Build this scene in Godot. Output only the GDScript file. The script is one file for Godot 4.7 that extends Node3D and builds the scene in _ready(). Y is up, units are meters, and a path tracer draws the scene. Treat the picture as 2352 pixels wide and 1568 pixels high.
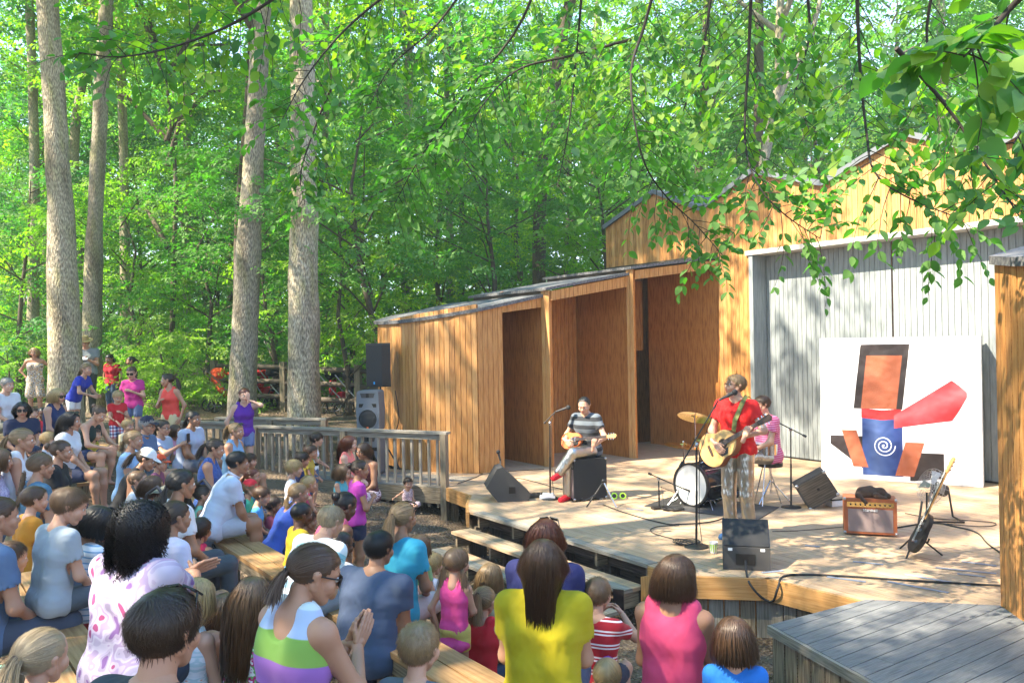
extends Node3D

const STAGE_O := Vector3(4.76, 0.0, -15.7)
const STAGE_TURN := -0.96809
const CANOPY_CLUMPS := 27
const DECK := 0.6
var stage_xf := Transform3D(Basis(Vector3.UP, STAGE_TURN), STAGE_O)
var cam_xf := Transform3D(Basis(Vector3.RIGHT, 0.00262) * Basis(Vector3.BACK, -0.01745), Vector3(0, 2.8, 0))
var mats := {}
var taken := {}
var rng := RandomNumberGenerator.new()

func _ready() -> void:
	rng.seed = 7
	var cam := Camera3D.new()
	cam.name = "camera"
	cam.fov = 44.9
	cam.near = 0.05
	cam.far = 400.0
	cam.transform = cam_xf
	add_child(cam)
	cam.current = true
	var env := Environment.new()
	env.background_mode = Environment.BG_SKY
	env.tonemap_mode = Environment.TONE_MAPPER_LINEAR
	env.tonemap_exposure = 4.35
	env.fog_enabled = true
	env.fog_density = 0.0018
	env.fog_light_color = Color(0.93, 0.98, 0.9)
	env.sdfgi_enabled = true
	env.ssao_enabled = true
	env.ssil_enabled = true
	var sm := ProceduralSkyMaterial.new()
	sm.sky_top_color = Color(0.42, 0.58, 0.85)
	sm.sky_horizon_color = Color(0.86, 0.92, 0.97)
	sm.sky_curve = 0.22
	sm.ground_bottom_color = Color(0.16, 0.15, 0.11)
	sm.ground_horizon_color = Color(0.5, 0.52, 0.45)
	sm.sky_energy_multiplier = 0.95
	var sky := Sky.new()
	sky.sky_material = sm
	env.sky = sky
	var we := WorldEnvironment.new()
	we.name = "environment"
	we.environment = env
	add_child(we)
	var sun := DirectionalLight3D.new()
	sun.name = "sun"
	sun.light_energy = 1.6
	sun.light_color = Color(1.0, 0.95, 0.86)
	sun.light_angular_distance = 0.5
	sun.shadow_enabled = true
	var to_sun := Vector3(-0.92 * 0.66, 0.75, 0.39 * 0.66).normalized()
	sun.basis = Basis.looking_at(-to_sun, Vector3.UP)
	add_child(sun)

	var t0 := Time.get_ticks_msec()
	make_materials()
	build_ground()
	build_stage()
	build_rails_and_benches()
	print("structure ", Time.get_ticks_msec() - t0)
	build_woods()
	print("woods ", Time.get_ticks_msec() - t0)
	build_boughs()
	print("boughs ", Time.get_ticks_msec() - t0)
	build_props()
	print("props ", Time.get_ticks_msec() - t0)
	build_people()
	print("people ", Time.get_ticks_msec() - t0)

# ---------------------------------------------------------------- naming and small helpers
func numbered(called: String) -> String:
	var n: int = taken.get(called, 0)
	taken[called] = n + 1
	return called if n == 0 else "%s_%03d" % [called, n]

func tag(o: Node3D, label: String, category: String, group := "") -> Node3D:
	o.set_meta("label", label)
	o.set_meta("category", category)
	if group: o.set_meta("group", group)
	return o

func thing(called: String, label: String, category: String, at := Vector3.ZERO, turn := 0.0, group := "") -> Node3D:
	var o := Node3D.new()
	o.name = numbered(called)
	o.position = at
	o.rotation.y = turn
	add_child(o)
	return tag(o, label, category, group)

func obj(called: String, mesh: Mesh, mat: Material, parent: Node = null) -> MeshInstance3D:
	var o := MeshInstance3D.new()
	o.mesh = mesh
	if mat: o.material_override = mat
	if parent == null:
		o.name = numbered(called)
		add_child(o)
	else:
		var n := 0
		var nm := called
		while parent.has_node(nm):
			n += 1
			nm = "%s_%03d" % [called, n]
		o.name = nm
		parent.add_child(o)
	return o

func struct(o: Node3D) -> Node3D:
	o.set_meta("kind", "structure")
	return o

# a point along the line of sight of a picture coordinate (2352 x 1568), d metres away in depth
func at(px: float, py: float, d: float) -> Vector3:
	return cam_xf * Vector3((px - 1176.0) / 1898.0 * d, -(py - 784.0) / 1898.0 * d, -d)

func st(s: float, t: float, y := 0.0) -> Vector3:
	return stage_xf * Vector3(s, y, t)

func hash1(x: float, y: float) -> float:
	var v := sin(x * 12.9898 + y * 78.233) * 43758.5453
	return v - floorf(v)

# ---------------------------------------------------------------- a collector of triangles
class M:
	var V := PackedVector3Array()
	var N := PackedVector3Array()
	var U := PackedVector2Array()
	var I := PackedInt32Array()
	var C := PackedColorArray()

	func tri(a: Vector3, b: Vector3, c: Vector3) -> void:
		# clockwise seen from the front
		var n := (c - a).cross(b - a).normalized()
		var i := V.size()
		V.append_array(PackedVector3Array([a, b, c]))
		N.append_array(PackedVector3Array([n, n, n]))
		U.append_array(PackedVector2Array([Vector2(a.x, a.y), Vector2(b.x, b.y), Vector2(c.x, c.y)]))
		I.append_array(PackedInt32Array([i, i + 1, i + 2]))

	func quad4(a: Vector3, b: Vector3, c: Vector3, d: Vector3, ua := Vector2.ZERO, uc := Vector2.ONE) -> void:
		var n := (c - a).cross(b - a).normalized()
		var i := V.size()
		V.append_array(PackedVector3Array([a, b, c, d]))
		N.append_array(PackedVector3Array([n, n, n, n]))
		U.append_array(PackedVector2Array([ua, Vector2(ua.x, uc.y), uc, Vector2(uc.x, ua.y)]))
		I.append_array(PackedInt32Array([i, i + 1, i + 2, i, i + 2, i + 3]))

	func box(size: Vector3, xf := Transform3D(), uv := Vector2.ZERO) -> M:
		# wood grain runs along U, which follows the longest side
		var h := size * 0.5
		var long := 0
		if size.y >= size.x and size.y >= size.z: long = 1
		elif size.z >= size.x and size.z >= size.y: long = 2
		for ax in 3:
			for sg in [-1.0, 1.0]:
				var n := Vector3.ZERO
				n[ax] = sg
				var b1 := (ax + 1) % 3
				var b2 := (ax + 2) % 3
				var ps := []
				for q in [[-1.0, -1.0], [1.0, -1.0], [1.0, 1.0], [-1.0, 1.0]]:
					var p := Vector3.ZERO
					p[ax] = sg * h[ax]
					p[b1] = q[0] * h[b1]
					p[b2] = q[1] * h[b2]
					ps.append(p)
				var i := V.size()
				for p: Vector3 in ps:
					V.append(xf * p)
					N.append((xf.basis * n).normalized())
					var other := b2 if b1 == long else b1
					U.append(uv + Vector2(p[long], p[other] + (0.31 if ax == 1 else 0.0)))
				if sg > 0.0: I.append_array(PackedInt32Array([i, i + 2, i + 1, i, i + 3, i + 2]))
				else: I.append_array(PackedInt32Array([i, i + 1, i + 2, i, i + 2, i + 3]))
		return self

	func cyl(a: Vector3, b: Vector3, ra: float, rb: float, seg := 10, caps := true) -> M:
		return tube([a, b], [ra, rb], seg, caps)

	func tube(pts: Array, radii: Array, seg := 8, caps := true) -> M:
		var side := Vector3.RIGHT
		var base := V.size()
		var run := 0.0
		var n := pts.size()
		for i in n:
			var p: Vector3 = pts[i]
			var q: Vector3 = pts[mini(i + 1, n - 1)]
			var o: Vector3 = pts[maxi(i - 1, 0)]
			var dir := (q - o).normalized()
			if dir == Vector3.ZERO: dir = Vector3.UP
			if absf(dir.dot(side)) > 0.95: side = Vector3.BACK if absf(dir.z) < 0.7 else Vector3.UP
			side = (side - dir * side.dot(dir)).normalized()
			var up := dir.cross(side)
			if i > 0: run += p.distance_to(pts[i - 1])
			var r: float = radii[mini(i, radii.size() - 1)]
			for k in seg + 1:
				var an := TAU * k / seg
				var d := side * cos(an) + up * sin(an)
				V.append(p + d * r)
				N.append(d)
				U.append(Vector2(run, float(k) / seg))
		for i in n - 1:
			for k in seg:
				var q := base + i * (seg + 1) + k
				I.append_array(PackedInt32Array([q, q + seg + 1, q + 1, q + 1, q + seg + 1, q + seg + 2]))
		if caps:
			for e in 2:
				var i := 0 if e == 0 else n - 1
				var p: Vector3 = pts[i]
				var dn: Vector3 = (pts[0] - pts[1]).normalized() if e == 0 else (pts[n - 1] - pts[n - 2]).normalized()
				var c := V.size()
				V.append(p)
				N.append(dn)
				U.append(Vector2.ZERO)
				for k in seg + 1:
					V.append(V[base + i * (seg + 1) + k])
					N.append(dn)
					U.append(Vector2(cos(TAU * k / seg), sin(TAU * k / seg)) * 0.05)
				for k in seg:
					if e == 0: I.append_array(PackedInt32Array([c, c + k + 1, c + k + 2]))
					else: I.append_array(PackedInt32Array([c, c + k + 2, c + k + 1]))
		return self

	# profile of (radius, height) turned about Y
	func lathe(prof: Array, xf := Transform3D(), seg := 24) -> M:
		# which side is out: from the way the outline runs, or up and outwards for a single strip
		var area := 0.0
		for j in prof.size(): area += prof[j].cross(prof[(j + 1) % prof.size()])
		var sgn := 1.0 if area >= 0.0 else -1.0
		if prof.size() == 2:
			var e: Vector2 = prof[1] - prof[0]
			sgn = -signf(e.x) if absf(e.x) > absf(e.y) else signf(e.y)
		for j in prof.size() - 1:
			var p: Vector2 = prof[j]
			var q: Vector2 = prof[j + 1]
			var base := V.size()
			var d := (q - p).normalized()
			for k in seg + 1:
				var an := TAU * k / seg
				var c := Vector3(cos(an), 0, sin(an))
				var nn := (c * d.y - Vector3.UP * d.x).normalized() * sgn
				for e: Vector2 in [p, q]:
					V.append(xf * (c * e.x + Vector3.UP * e.y))
					N.append((xf.basis * nn).normalized())
					U.append(Vector2(an / TAU, e.y))
			for k in seg:
				var i := base + k * 2
				if sgn < 0.0: I.append_array(PackedInt32Array([i, i + 1, i + 2, i + 2, i + 1, i + 3]))
				else: I.append_array(PackedInt32Array([i, i + 2, i + 1, i + 2, i + 3, i + 1]))
		return self

	func ball(c: Vector3, r: float, seg := 10, stretch := Vector3.ONE) -> M:
		var base := V.size()
		var rows := seg / 2 + 1
		for j in rows + 1:
			var th := PI * j / rows
			for k in seg + 1:
				var an := TAU * k / seg
				var d := Vector3(sin(th) * cos(an), cos(th), sin(th) * sin(an))
				V.append(c + d * r * stretch)
				N.append((d / stretch).normalized())
				U.append(Vector2(float(k) / seg, float(j) / rows))
		for j in rows:
			for k in seg:
				var i := base + j * (seg + 1) + k
				I.append_array(PackedInt32Array([i, i + seg + 1, i + 1, i + 1, i + seg + 1, i + seg + 2]))
		return self

	# an outline in X (right) and Y (up), extruded from z0 to z1
	func prism(poly: PackedVector2Array, z0: float, z1: float, xf := Transform3D(), uv := Vector2.ZERO, turned := false) -> M:
		if not Geometry2D.is_polygon_clockwise(poly): poly.reverse()
		var tr := Geometry2D.triangulate_polygon(poly)
		for e in 2:
			var z := z0 if e == 0 else z1
			var n := (xf.basis * (Vector3.FORWARD if e == 0 else Vector3.BACK)).normalized()
			var i := V.size()
			for p in poly:
				V.append(xf * Vector3(p.x, p.y, z))
				N.append(n)
				U.append(uv + (Vector2(p.y, p.x) if turned else p))
			for k in tr.size() / 3:
				var a := poly[tr[k * 3]]
				var b := poly[tr[k * 3 + 1]]
				var c := poly[tr[k * 3 + 2]]
				var ccw := (b - a).cross(c - a) > 0.0
				if ccw == (e == 1): I.append_array(PackedInt32Array([i + tr[k * 3], i + tr[k * 3 + 2], i + tr[k * 3 + 1]]))
				else: I.append_array(PackedInt32Array([i + tr[k * 3], i + tr[k * 3 + 1], i + tr[k * 3 + 2]]))
		for k in poly.size():
			var a := poly[k]
			var b := poly[(k + 1) % poly.size()]
			var l := a.distance_to(b)
			quad4(xf * Vector3(a.x, a.y, z1), xf * Vector3(a.x, a.y, z0), xf * Vector3(b.x, b.y, z0), xf * Vector3(b.x, b.y, z1), uv, uv + Vector2(l, z0 - z1))
			var m := V.size()
			if turned:
				for q in 4: U[m - 4 + q] = Vector2(U[m - 4 + q].y, U[m - 4 + q].x)
			var out := (xf.basis * Vector3(-(b.y - a.y), b.x - a.x, 0)).normalized()
			for q in 4: N[m - 4 + q] = out
			var face := (V[m - 2] - V[m - 4]).cross(V[m - 3] - V[m - 4])
			if face.dot(out) < 0.0:
				for q in 2:
					var s := I[I.size() - 6 + q * 3 + 1]
					I[I.size() - 6 + q * 3 + 1] = I[I.size() - 6 + q * 3 + 2]
					I[I.size() - 6 + q * 3 + 2] = s
		return self

	func mesh(colors = null) -> ArrayMesh:
		var a := []
		a.resize(Mesh.ARRAY_MAX)
		a[Mesh.ARRAY_VERTEX] = V
		a[Mesh.ARRAY_NORMAL] = N
		a[Mesh.ARRAY_TEX_UV] = U
		a[Mesh.ARRAY_INDEX] = I
		if C.size() == V.size() and C.size() > 0: a[Mesh.ARRAY_COLOR] = C
		if colors: a[Mesh.ARRAY_COLOR] = colors
		var m := ArrayMesh.new()
		m.add_surface_from_arrays(Mesh.PRIMITIVE_TRIANGLES, a)
		return m

func put(called: String, m: M, mat: Material, parent: Node = null) -> MeshInstance3D:
	return obj(called, m.mesh(), mat, parent)

func plank(called: String, parent: Node, mat: Material, size: Vector3, xf: Transform3D) -> MeshInstance3D:
	var o := put(called, M.new().box(size, Transform3D(), Vector2(rng.randf() * 7.0, rng.randf() * 7.0)), mat, parent)
	o.transform = xf
	return o

# ---------------------------------------------------------------- materials
func noise_tex(freq: float, ramp: Array, size := 256, oct := 4, kind := FastNoiseLite.TYPE_SIMPLEX_SMOOTH, sd := 1, bump := 0.0) -> NoiseTexture2D:
	var n := FastNoiseLite.new()
	n.noise_type = kind
	n.frequency = freq
	n.fractal_octaves = oct
	n.seed = sd
	var t := NoiseTexture2D.new()
	t.width = size
	t.height = size
	t.seamless = true
	t.noise = n
	if bump > 0.0:
		t.as_normal_map = true
		t.bump_strength = bump
	else:
		var g := Gradient.new()
		var off := PackedFloat32Array()
		var col := PackedColorArray()
		for i in ramp.size():
			off.append(ramp[i][0])
			col.append(ramp[i][1])
		g.offsets = off
		g.colors = col
		t.color_ramp = g
	return t

func lin(r: float, g: float, b: float) -> Color:
	return Color(r, g, b).linear_to_srgb()

func mat(key: String, c := Color.WHITE, rough := 0.7, metal := 0.0) -> StandardMaterial3D:
	if not mats.has(key):
		var m := StandardMaterial3D.new()
		m.resource_name = key
		m.albedo_color = c
		m.roughness = rough
		m.metallic = metal
		mats[key] = m
	return mats[key]

func wood(key: String, dark: Color, mid: Color, light: Color, rough := 0.7, stretch := Vector3(0.35, 9.0, 1.0), sd := 1) -> StandardMaterial3D:
	var m := mat(key, Color.WHITE, rough)
	m.albedo_texture = noise_tex(0.012, [[0.0, dark], [0.42, mid], [0.62, mid.lerp(light, 0.5)], [1.0, light]], 512, 5, FastNoiseLite.TYPE_SIMPLEX_SMOOTH, sd)
	m.uv1_scale = stretch
	m.normal_enabled = true
	m.normal_texture = grain_bump
	m.normal_scale = 0.5
	return m

var grain_bump: NoiseTexture2D
var cloth_bump: NoiseTexture2D
var bark_bump: NoiseTexture2D

func make_materials() -> void:
	grain_bump = noise_tex(0.02, [], 512, 4, FastNoiseLite.TYPE_SIMPLEX_SMOOTH, 5, 3.0)
	cloth_bump = noise_tex(0.008, [], 512, 3, FastNoiseLite.TYPE_SIMPLEX_SMOOTH, 6, 9.0)
	bark_bump = noise_tex(0.025, [], 512, 4, FastNoiseLite.TYPE_CELLULAR, 8, 14.0)
	wood("siding", lin(0.3, 0.115, 0.028), lin(0.46, 0.2, 0.052), lin(0.58, 0.3, 0.095), 0.6, Vector3(0.35, 5.0, 1.0), 3)
	wood("siding_pale", lin(0.4, 0.175, 0.052), lin(0.53, 0.255, 0.082), lin(0.62, 0.35, 0.13), 0.6, Vector3(0.3, 4.0, 1.0), 13)
	wood("siding_dark", lin(0.2, 0.085, 0.024), lin(0.38, 0.165, 0.044), lin(0.52, 0.26, 0.085), 0.65, Vector3(0.5, 7.0, 1.0), 17)
	wood("bench", lin(0.22, 0.115, 0.045), lin(0.33, 0.185, 0.075), lin(0.43, 0.26, 0.12), 0.6, Vector3(0.3, 6.0, 1.0), 29)
	wood("ply", lin(0.25, 0.08, 0.017), lin(0.42, 0.155, 0.034), lin(0.53, 0.22, 0.055), 0.55, Vector3(0.4, 2.6, 1.0), 4)
	wood("deck", lin(0.34, 0.225, 0.13), lin(0.45, 0.31, 0.19), lin(0.53, 0.385, 0.25), 0.65, Vector3(0.3, 6.0, 1.0), 21)
	wood("deck_dark", lin(0.3, 0.195, 0.11), lin(0.41, 0.275, 0.165), lin(0.5, 0.36, 0.23), 0.65, Vector3(0.3, 6.0, 1.0), 22)
	wood("fascia", lin(0.32, 0.15, 0.045), lin(0.44, 0.225, 0.07), lin(0.53, 0.295, 0.11), 0.6, Vector3(0.3, 6.0, 1.0), 23)
	wood("grey_deck", lin(0.1, 0.106, 0.112), lin(0.15, 0.158, 0.164), lin(0.215, 0.222, 0.226), 0.65, Vector3(0.5, 12.0, 1.0), 24)
	wood("grey_wood", lin(0.115, 0.098, 0.074), lin(0.235, 0.208, 0.165), lin(0.36, 0.325, 0.27), 0.75, Vector3(0.4, 8.0, 1.0), 25)
	wood("old_wood", lin(0.09, 0.065, 0.04), lin(0.2, 0.155, 0.1), lin(0.32, 0.26, 0.18), 0.8, Vector3(0.4, 8.0, 1.0), 26)
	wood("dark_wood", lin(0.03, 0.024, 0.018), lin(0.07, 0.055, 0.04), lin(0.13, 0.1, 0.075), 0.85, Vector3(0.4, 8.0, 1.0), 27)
	wood("slate_paint", lin(0.15, 0.17, 0.175), lin(0.21, 0.235, 0.242), lin(0.27, 0.295, 0.3), 0.6, Vector3(0.3, 3.0, 1.0), 28)
	mat("trim", lin(0.42, 0.40, 0.37), 0.6)
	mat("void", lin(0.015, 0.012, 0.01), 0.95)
	var sh := mat("shingle", Color.WHITE, 0.9)
	sh.albedo_texture = noise_tex(0.05, [[0.0, lin(0.05, 0.05, 0.055)], [0.5, lin(0.13, 0.13, 0.135)], [1.0, lin(0.24, 0.23, 0.22)]], 256, 4, FastNoiseLite.TYPE_SIMPLEX_SMOOTH, 30)
	sh.uv1_scale = Vector3(1.5, 1.5, 1)
	var gr := mat("mulch", Color.WHITE, 0.95)
	gr.albedo_texture = noise_tex(0.045, [[0.0, lin(0.035, 0.022, 0.012)], [0.4, lin(0.105, 0.07, 0.042)], [0.6, lin(0.17, 0.12, 0.078)], [0.85, lin(0.27, 0.21, 0.145)], [1.0, lin(0.38, 0.31, 0.23)]], 1024, 5, FastNoiseLite.TYPE_SIMPLEX_SMOOTH, 31)
	gr.uv1_triplanar = true
	gr.uv1_world_triplanar = true
	gr.uv1_scale = Vector3(0.55, 0.55, 0.55)
	gr.normal_enabled = true
	gr.normal_texture = noise_tex(0.06, [], 512, 4, FastNoiseLite.TYPE_SIMPLEX_SMOOTH, 32, 10.0)
	gr.vertex_color_use_as_albedo = true
	for i in 3:
		var b := mat("bark%d" % i, Color.WHITE, 0.9)
		var k: Color = [Color(1.12, 1.08, 1.0), Color(1.25, 1.2, 1.1), Color(0.66, 0.6, 0.52)][i]
		b.albedo_texture = noise_tex(0.03, [[0.0, lin(0.06, 0.055, 0.045) * k], [0.45, lin(0.2, 0.185, 0.16) * k], [0.7, lin(0.32, 0.3, 0.265) * k], [1.0, lin(0.44, 0.43, 0.39) * k]], 512, 5, FastNoiseLite.TYPE_SIMPLEX_SMOOTH, 40 + i)
		b.uv1_scale = Vector3(0.55, 4.0, 1)
		b.vertex_color_use_as_albedo = true
		b.normal_enabled = true
		b.normal_texture = bark_bump
		b.normal_scale = 1.0
	for i in 3: mats["bark%d" % i].normal_scale = 0.65
	mat("twig", lin(0.035, 0.026, 0.02), 0.85)
	mat("black", lin(0.012, 0.012, 0.013), 0.45)
	mat("black_matte", lin(0.02, 0.02, 0.021), 0.8)
	mat("charcoal", lin(0.05, 0.047, 0.045), 0.7)
	mat("chrome", lin(0.75, 0.75, 0.76), 0.12, 1.0)
	mat("steel", lin(0.45, 0.45, 0.46), 0.3, 1.0)
	mat("brass", lin(0.75, 0.52, 0.2), 0.22, 1.0)
	mat("speaker_grey", lin(0.14, 0.155, 0.175), 0.6)
	mat("white", lin(0.8, 0.8, 0.8), 0.6)
	mat("red", lin(0.62, 0.03, 0.03), 0.6)
	mat("lime", lin(0.35, 0.68, 0.04), 0.5)
	mat("tape", lin(0.2, 0.235, 0.3), 0.55)
	# leaves: light that falls on one side comes through the other
	var tone := [[0.15, 0.235, 0.045], [0.095, 0.18, 0.05], [0.21, 0.27, 0.04], [0.075, 0.145, 0.06], [0.17, 0.25, 0.05]]
	for i in tone.size():
		var l := mat("leaf%d" % i, lin(tone[i][0], tone[i][1], tone[i][2]), 0.7)
		l.metallic_specular = 0.3
		l.cull_mode = BaseMaterial3D.CULL_DISABLED
		l.backlight_enabled = true
		l.backlight = [Color(0.55, 0.82, 0.12), Color(0.34, 0.66, 0.14), Color(0.74, 0.95, 0.12), Color(0.25, 0.55, 0.19), Color(0.58, 0.82, 0.13)][i]

# ---------------------------------------------------------------- ground
func ground_y(x: float, z: float) -> float:
	var r := Vector2(x - 2.14, z + 10.68).length()
	var ks := [0.0, 3.4, 4.5, 6.0, 7.5, 9.0, 11.0, 14.0, 25.0, 60.0, 200.0]
	var hs := [0.02, 0.02, 0.2, 0.42, 0.68, 0.88, 1.05, 1.2, 1.45, 2.4, 6.0]
	var y := 6.0
	for i in ks.size() - 1:
		if r < ks[i + 1]:
			var u: float = (r - ks[i]) / (ks[i + 1] - ks[i])
			y = lerpf(hs[i], hs[i + 1], u)
			break
	# level ground under and behind the stage house
	var l := stage_xf.affine_inverse() * Vector3(x, 0, z)
	if l.z < 5.0:
		var inside := clampf((5.0 - l.z) / 3.0, 0.0, 1.0) * clampf((l.x + 6.5) / 2.5, 0.0, 1.0)
		y = lerpf(y, minf(y, 0.25), inside)
	return y

func build_ground() -> void:
	var m := M.new()
	var cols := PackedColorArray()
	var xs := [-200.0, -90.0, -55.0, -40.0, -30.0]
	for i in 101: xs.append(-24.0 + i * 0.4)
	xs.append_array([18.0, 24.0, 34.0, 50.0, 90.0, 200.0])
	var zs := [-240.0, -120.0, -75.0, -55.0, -42.0, -34.0]
	for i in 81: zs.append(-29.0 + i * 0.4)
	zs.append_array([5.0, 9.0, 16.0, 30.0, 80.0, 200.0])
	var nx := xs.size()
	for z: float in zs:
		for x: float in xs:
			m.V.append(Vector3(x, ground_y(x, z) + (hash1(x, z) - 0.5) * 0.05, z))
			m.U.append(Vector2(x, z))
			# a trodden sandy path runs along the top of the bowl
			var pathd := absf(Vector2(x + 7.4, (z + 16.6) * 1.6).length() - 1.0)
			var sand := clampf(1.25 - pathd * 0.32, 0.0, 1.0) if x < -3.5 else 0.0
			cols.append(Color(1, 1, 1).lerp(Color(3.2, 3.0, 2.7), sand))
	for j in zs.size() - 1:
		for i in nx - 1:
			var q := j * nx + i
			m.I.append_array(PackedInt32Array([q, q + 1, q + nx, q + 1, q + nx + 1, q + nx]))
	m.N.resize(m.V.size())
	m.N.fill(Vector3.ZERO)
	for k in m.I.size() / 3:
		var a := m.I[k * 3]
		var b := m.I[k * 3 + 1]
		var c := m.I[k * 3 + 2]
		var n := (m.V[c] - m.V[a]).cross(m.V[b] - m.V[a])
		m.N[a] += n
		m.N[b] += n
		m.N[c] += n
	for k in m.N.size(): m.N[k] = m.N[k].normalized()
	struct(obj("ground", m.mesh(cols), mats.mulch))
	# fallen leaves and bark chips lie all over it
	var chips := []
	for v in 2:
		var c := M.new()
		var l := 0.05
		c.tri(Vector3(0, 0.004, -l), Vector3(-l * 0.45, 0.016, 0), Vector3(0, 0.006, l * 0.1))
		c.tri(Vector3(-l * 0.45, 0.016, 0), Vector3(0, 0.012, l), Vector3(0, 0.006, l * 0.1))
		c.tri(Vector3(0, 0.012, l), Vector3(l * 0.45, 0.02, 0), Vector3(0, 0.006, l * 0.1))
		c.tri(Vector3(l * 0.45, 0.02, 0), Vector3(0, 0.004, -l), Vector3(0, 0.006, l * 0.1))
		chips.append(c.mesh())
	var xfs := []
	var cc := []
	rng.seed = 91
	for k in 14000:
		var near := k < 9000
		var p := Vector3(rng.randf_range(-3.5, 3.4), 0, rng.randf_range(-13.0, -3.0)) if near else Vector3(rng.randf_range(-15.0, 1.0), 0, rng.randf_range(-21.0, -2.0))
		var l := stage_xf.affine_inverse() * p
		if l.x > -1.0 and l.x < 9.0 and l.z < 6.6: continue
		p.y = ground_y(p.x, p.z) + 0.012
		var b := Basis.from_euler(Vector3(rng.randf_range(-0.5, 0.5), rng.randf() * TAU, rng.randf_range(-0.5, 0.5))).scaled(Vector3(0.6, 1, 1) * rng.randf_range(0.3, 0.85))
		xfs.append(Transform3D(b, p))
		var w := rng.randf()
		cc.append(Color(0.10, 0.065, 0.04).lerp(Color(0.42, 0.33, 0.23), w * w))
	var lm := mat("litter", Color.WHITE, 0.9)
	lm.vertex_color_use_as_albedo = true
	lm.cull_mode = BaseMaterial3D.CULL_DISABLED
	var mm := many(chips[0], xfs, lm, cc)
	mm.name = numbered("leaf_litter")
	mm.set_meta("kind", "stuff")
	tag(mm, "dry fallen leaves and bark chips scattered over the brown ground", "leaf litter")
	add_child(mm)

func many(mesh: Mesh, xfs: Array, material: Material, cols := []) -> MultiMeshInstance3D:
	var mm := MultiMesh.new()
	mm.transform_format = MultiMesh.TRANSFORM_3D
	mm.use_colors = cols.size() > 0
	mm.mesh = mesh
	mm.instance_count = xfs.size()
	for i in xfs.size():
		mm.set_instance_transform(i, xfs[i])
		if cols.size() > 0: mm.set_instance_color(i, cols[i])
	var o := MultiMeshInstance3D.new()
	o.multimesh = mm
	o.material_override = material
	return o
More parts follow.
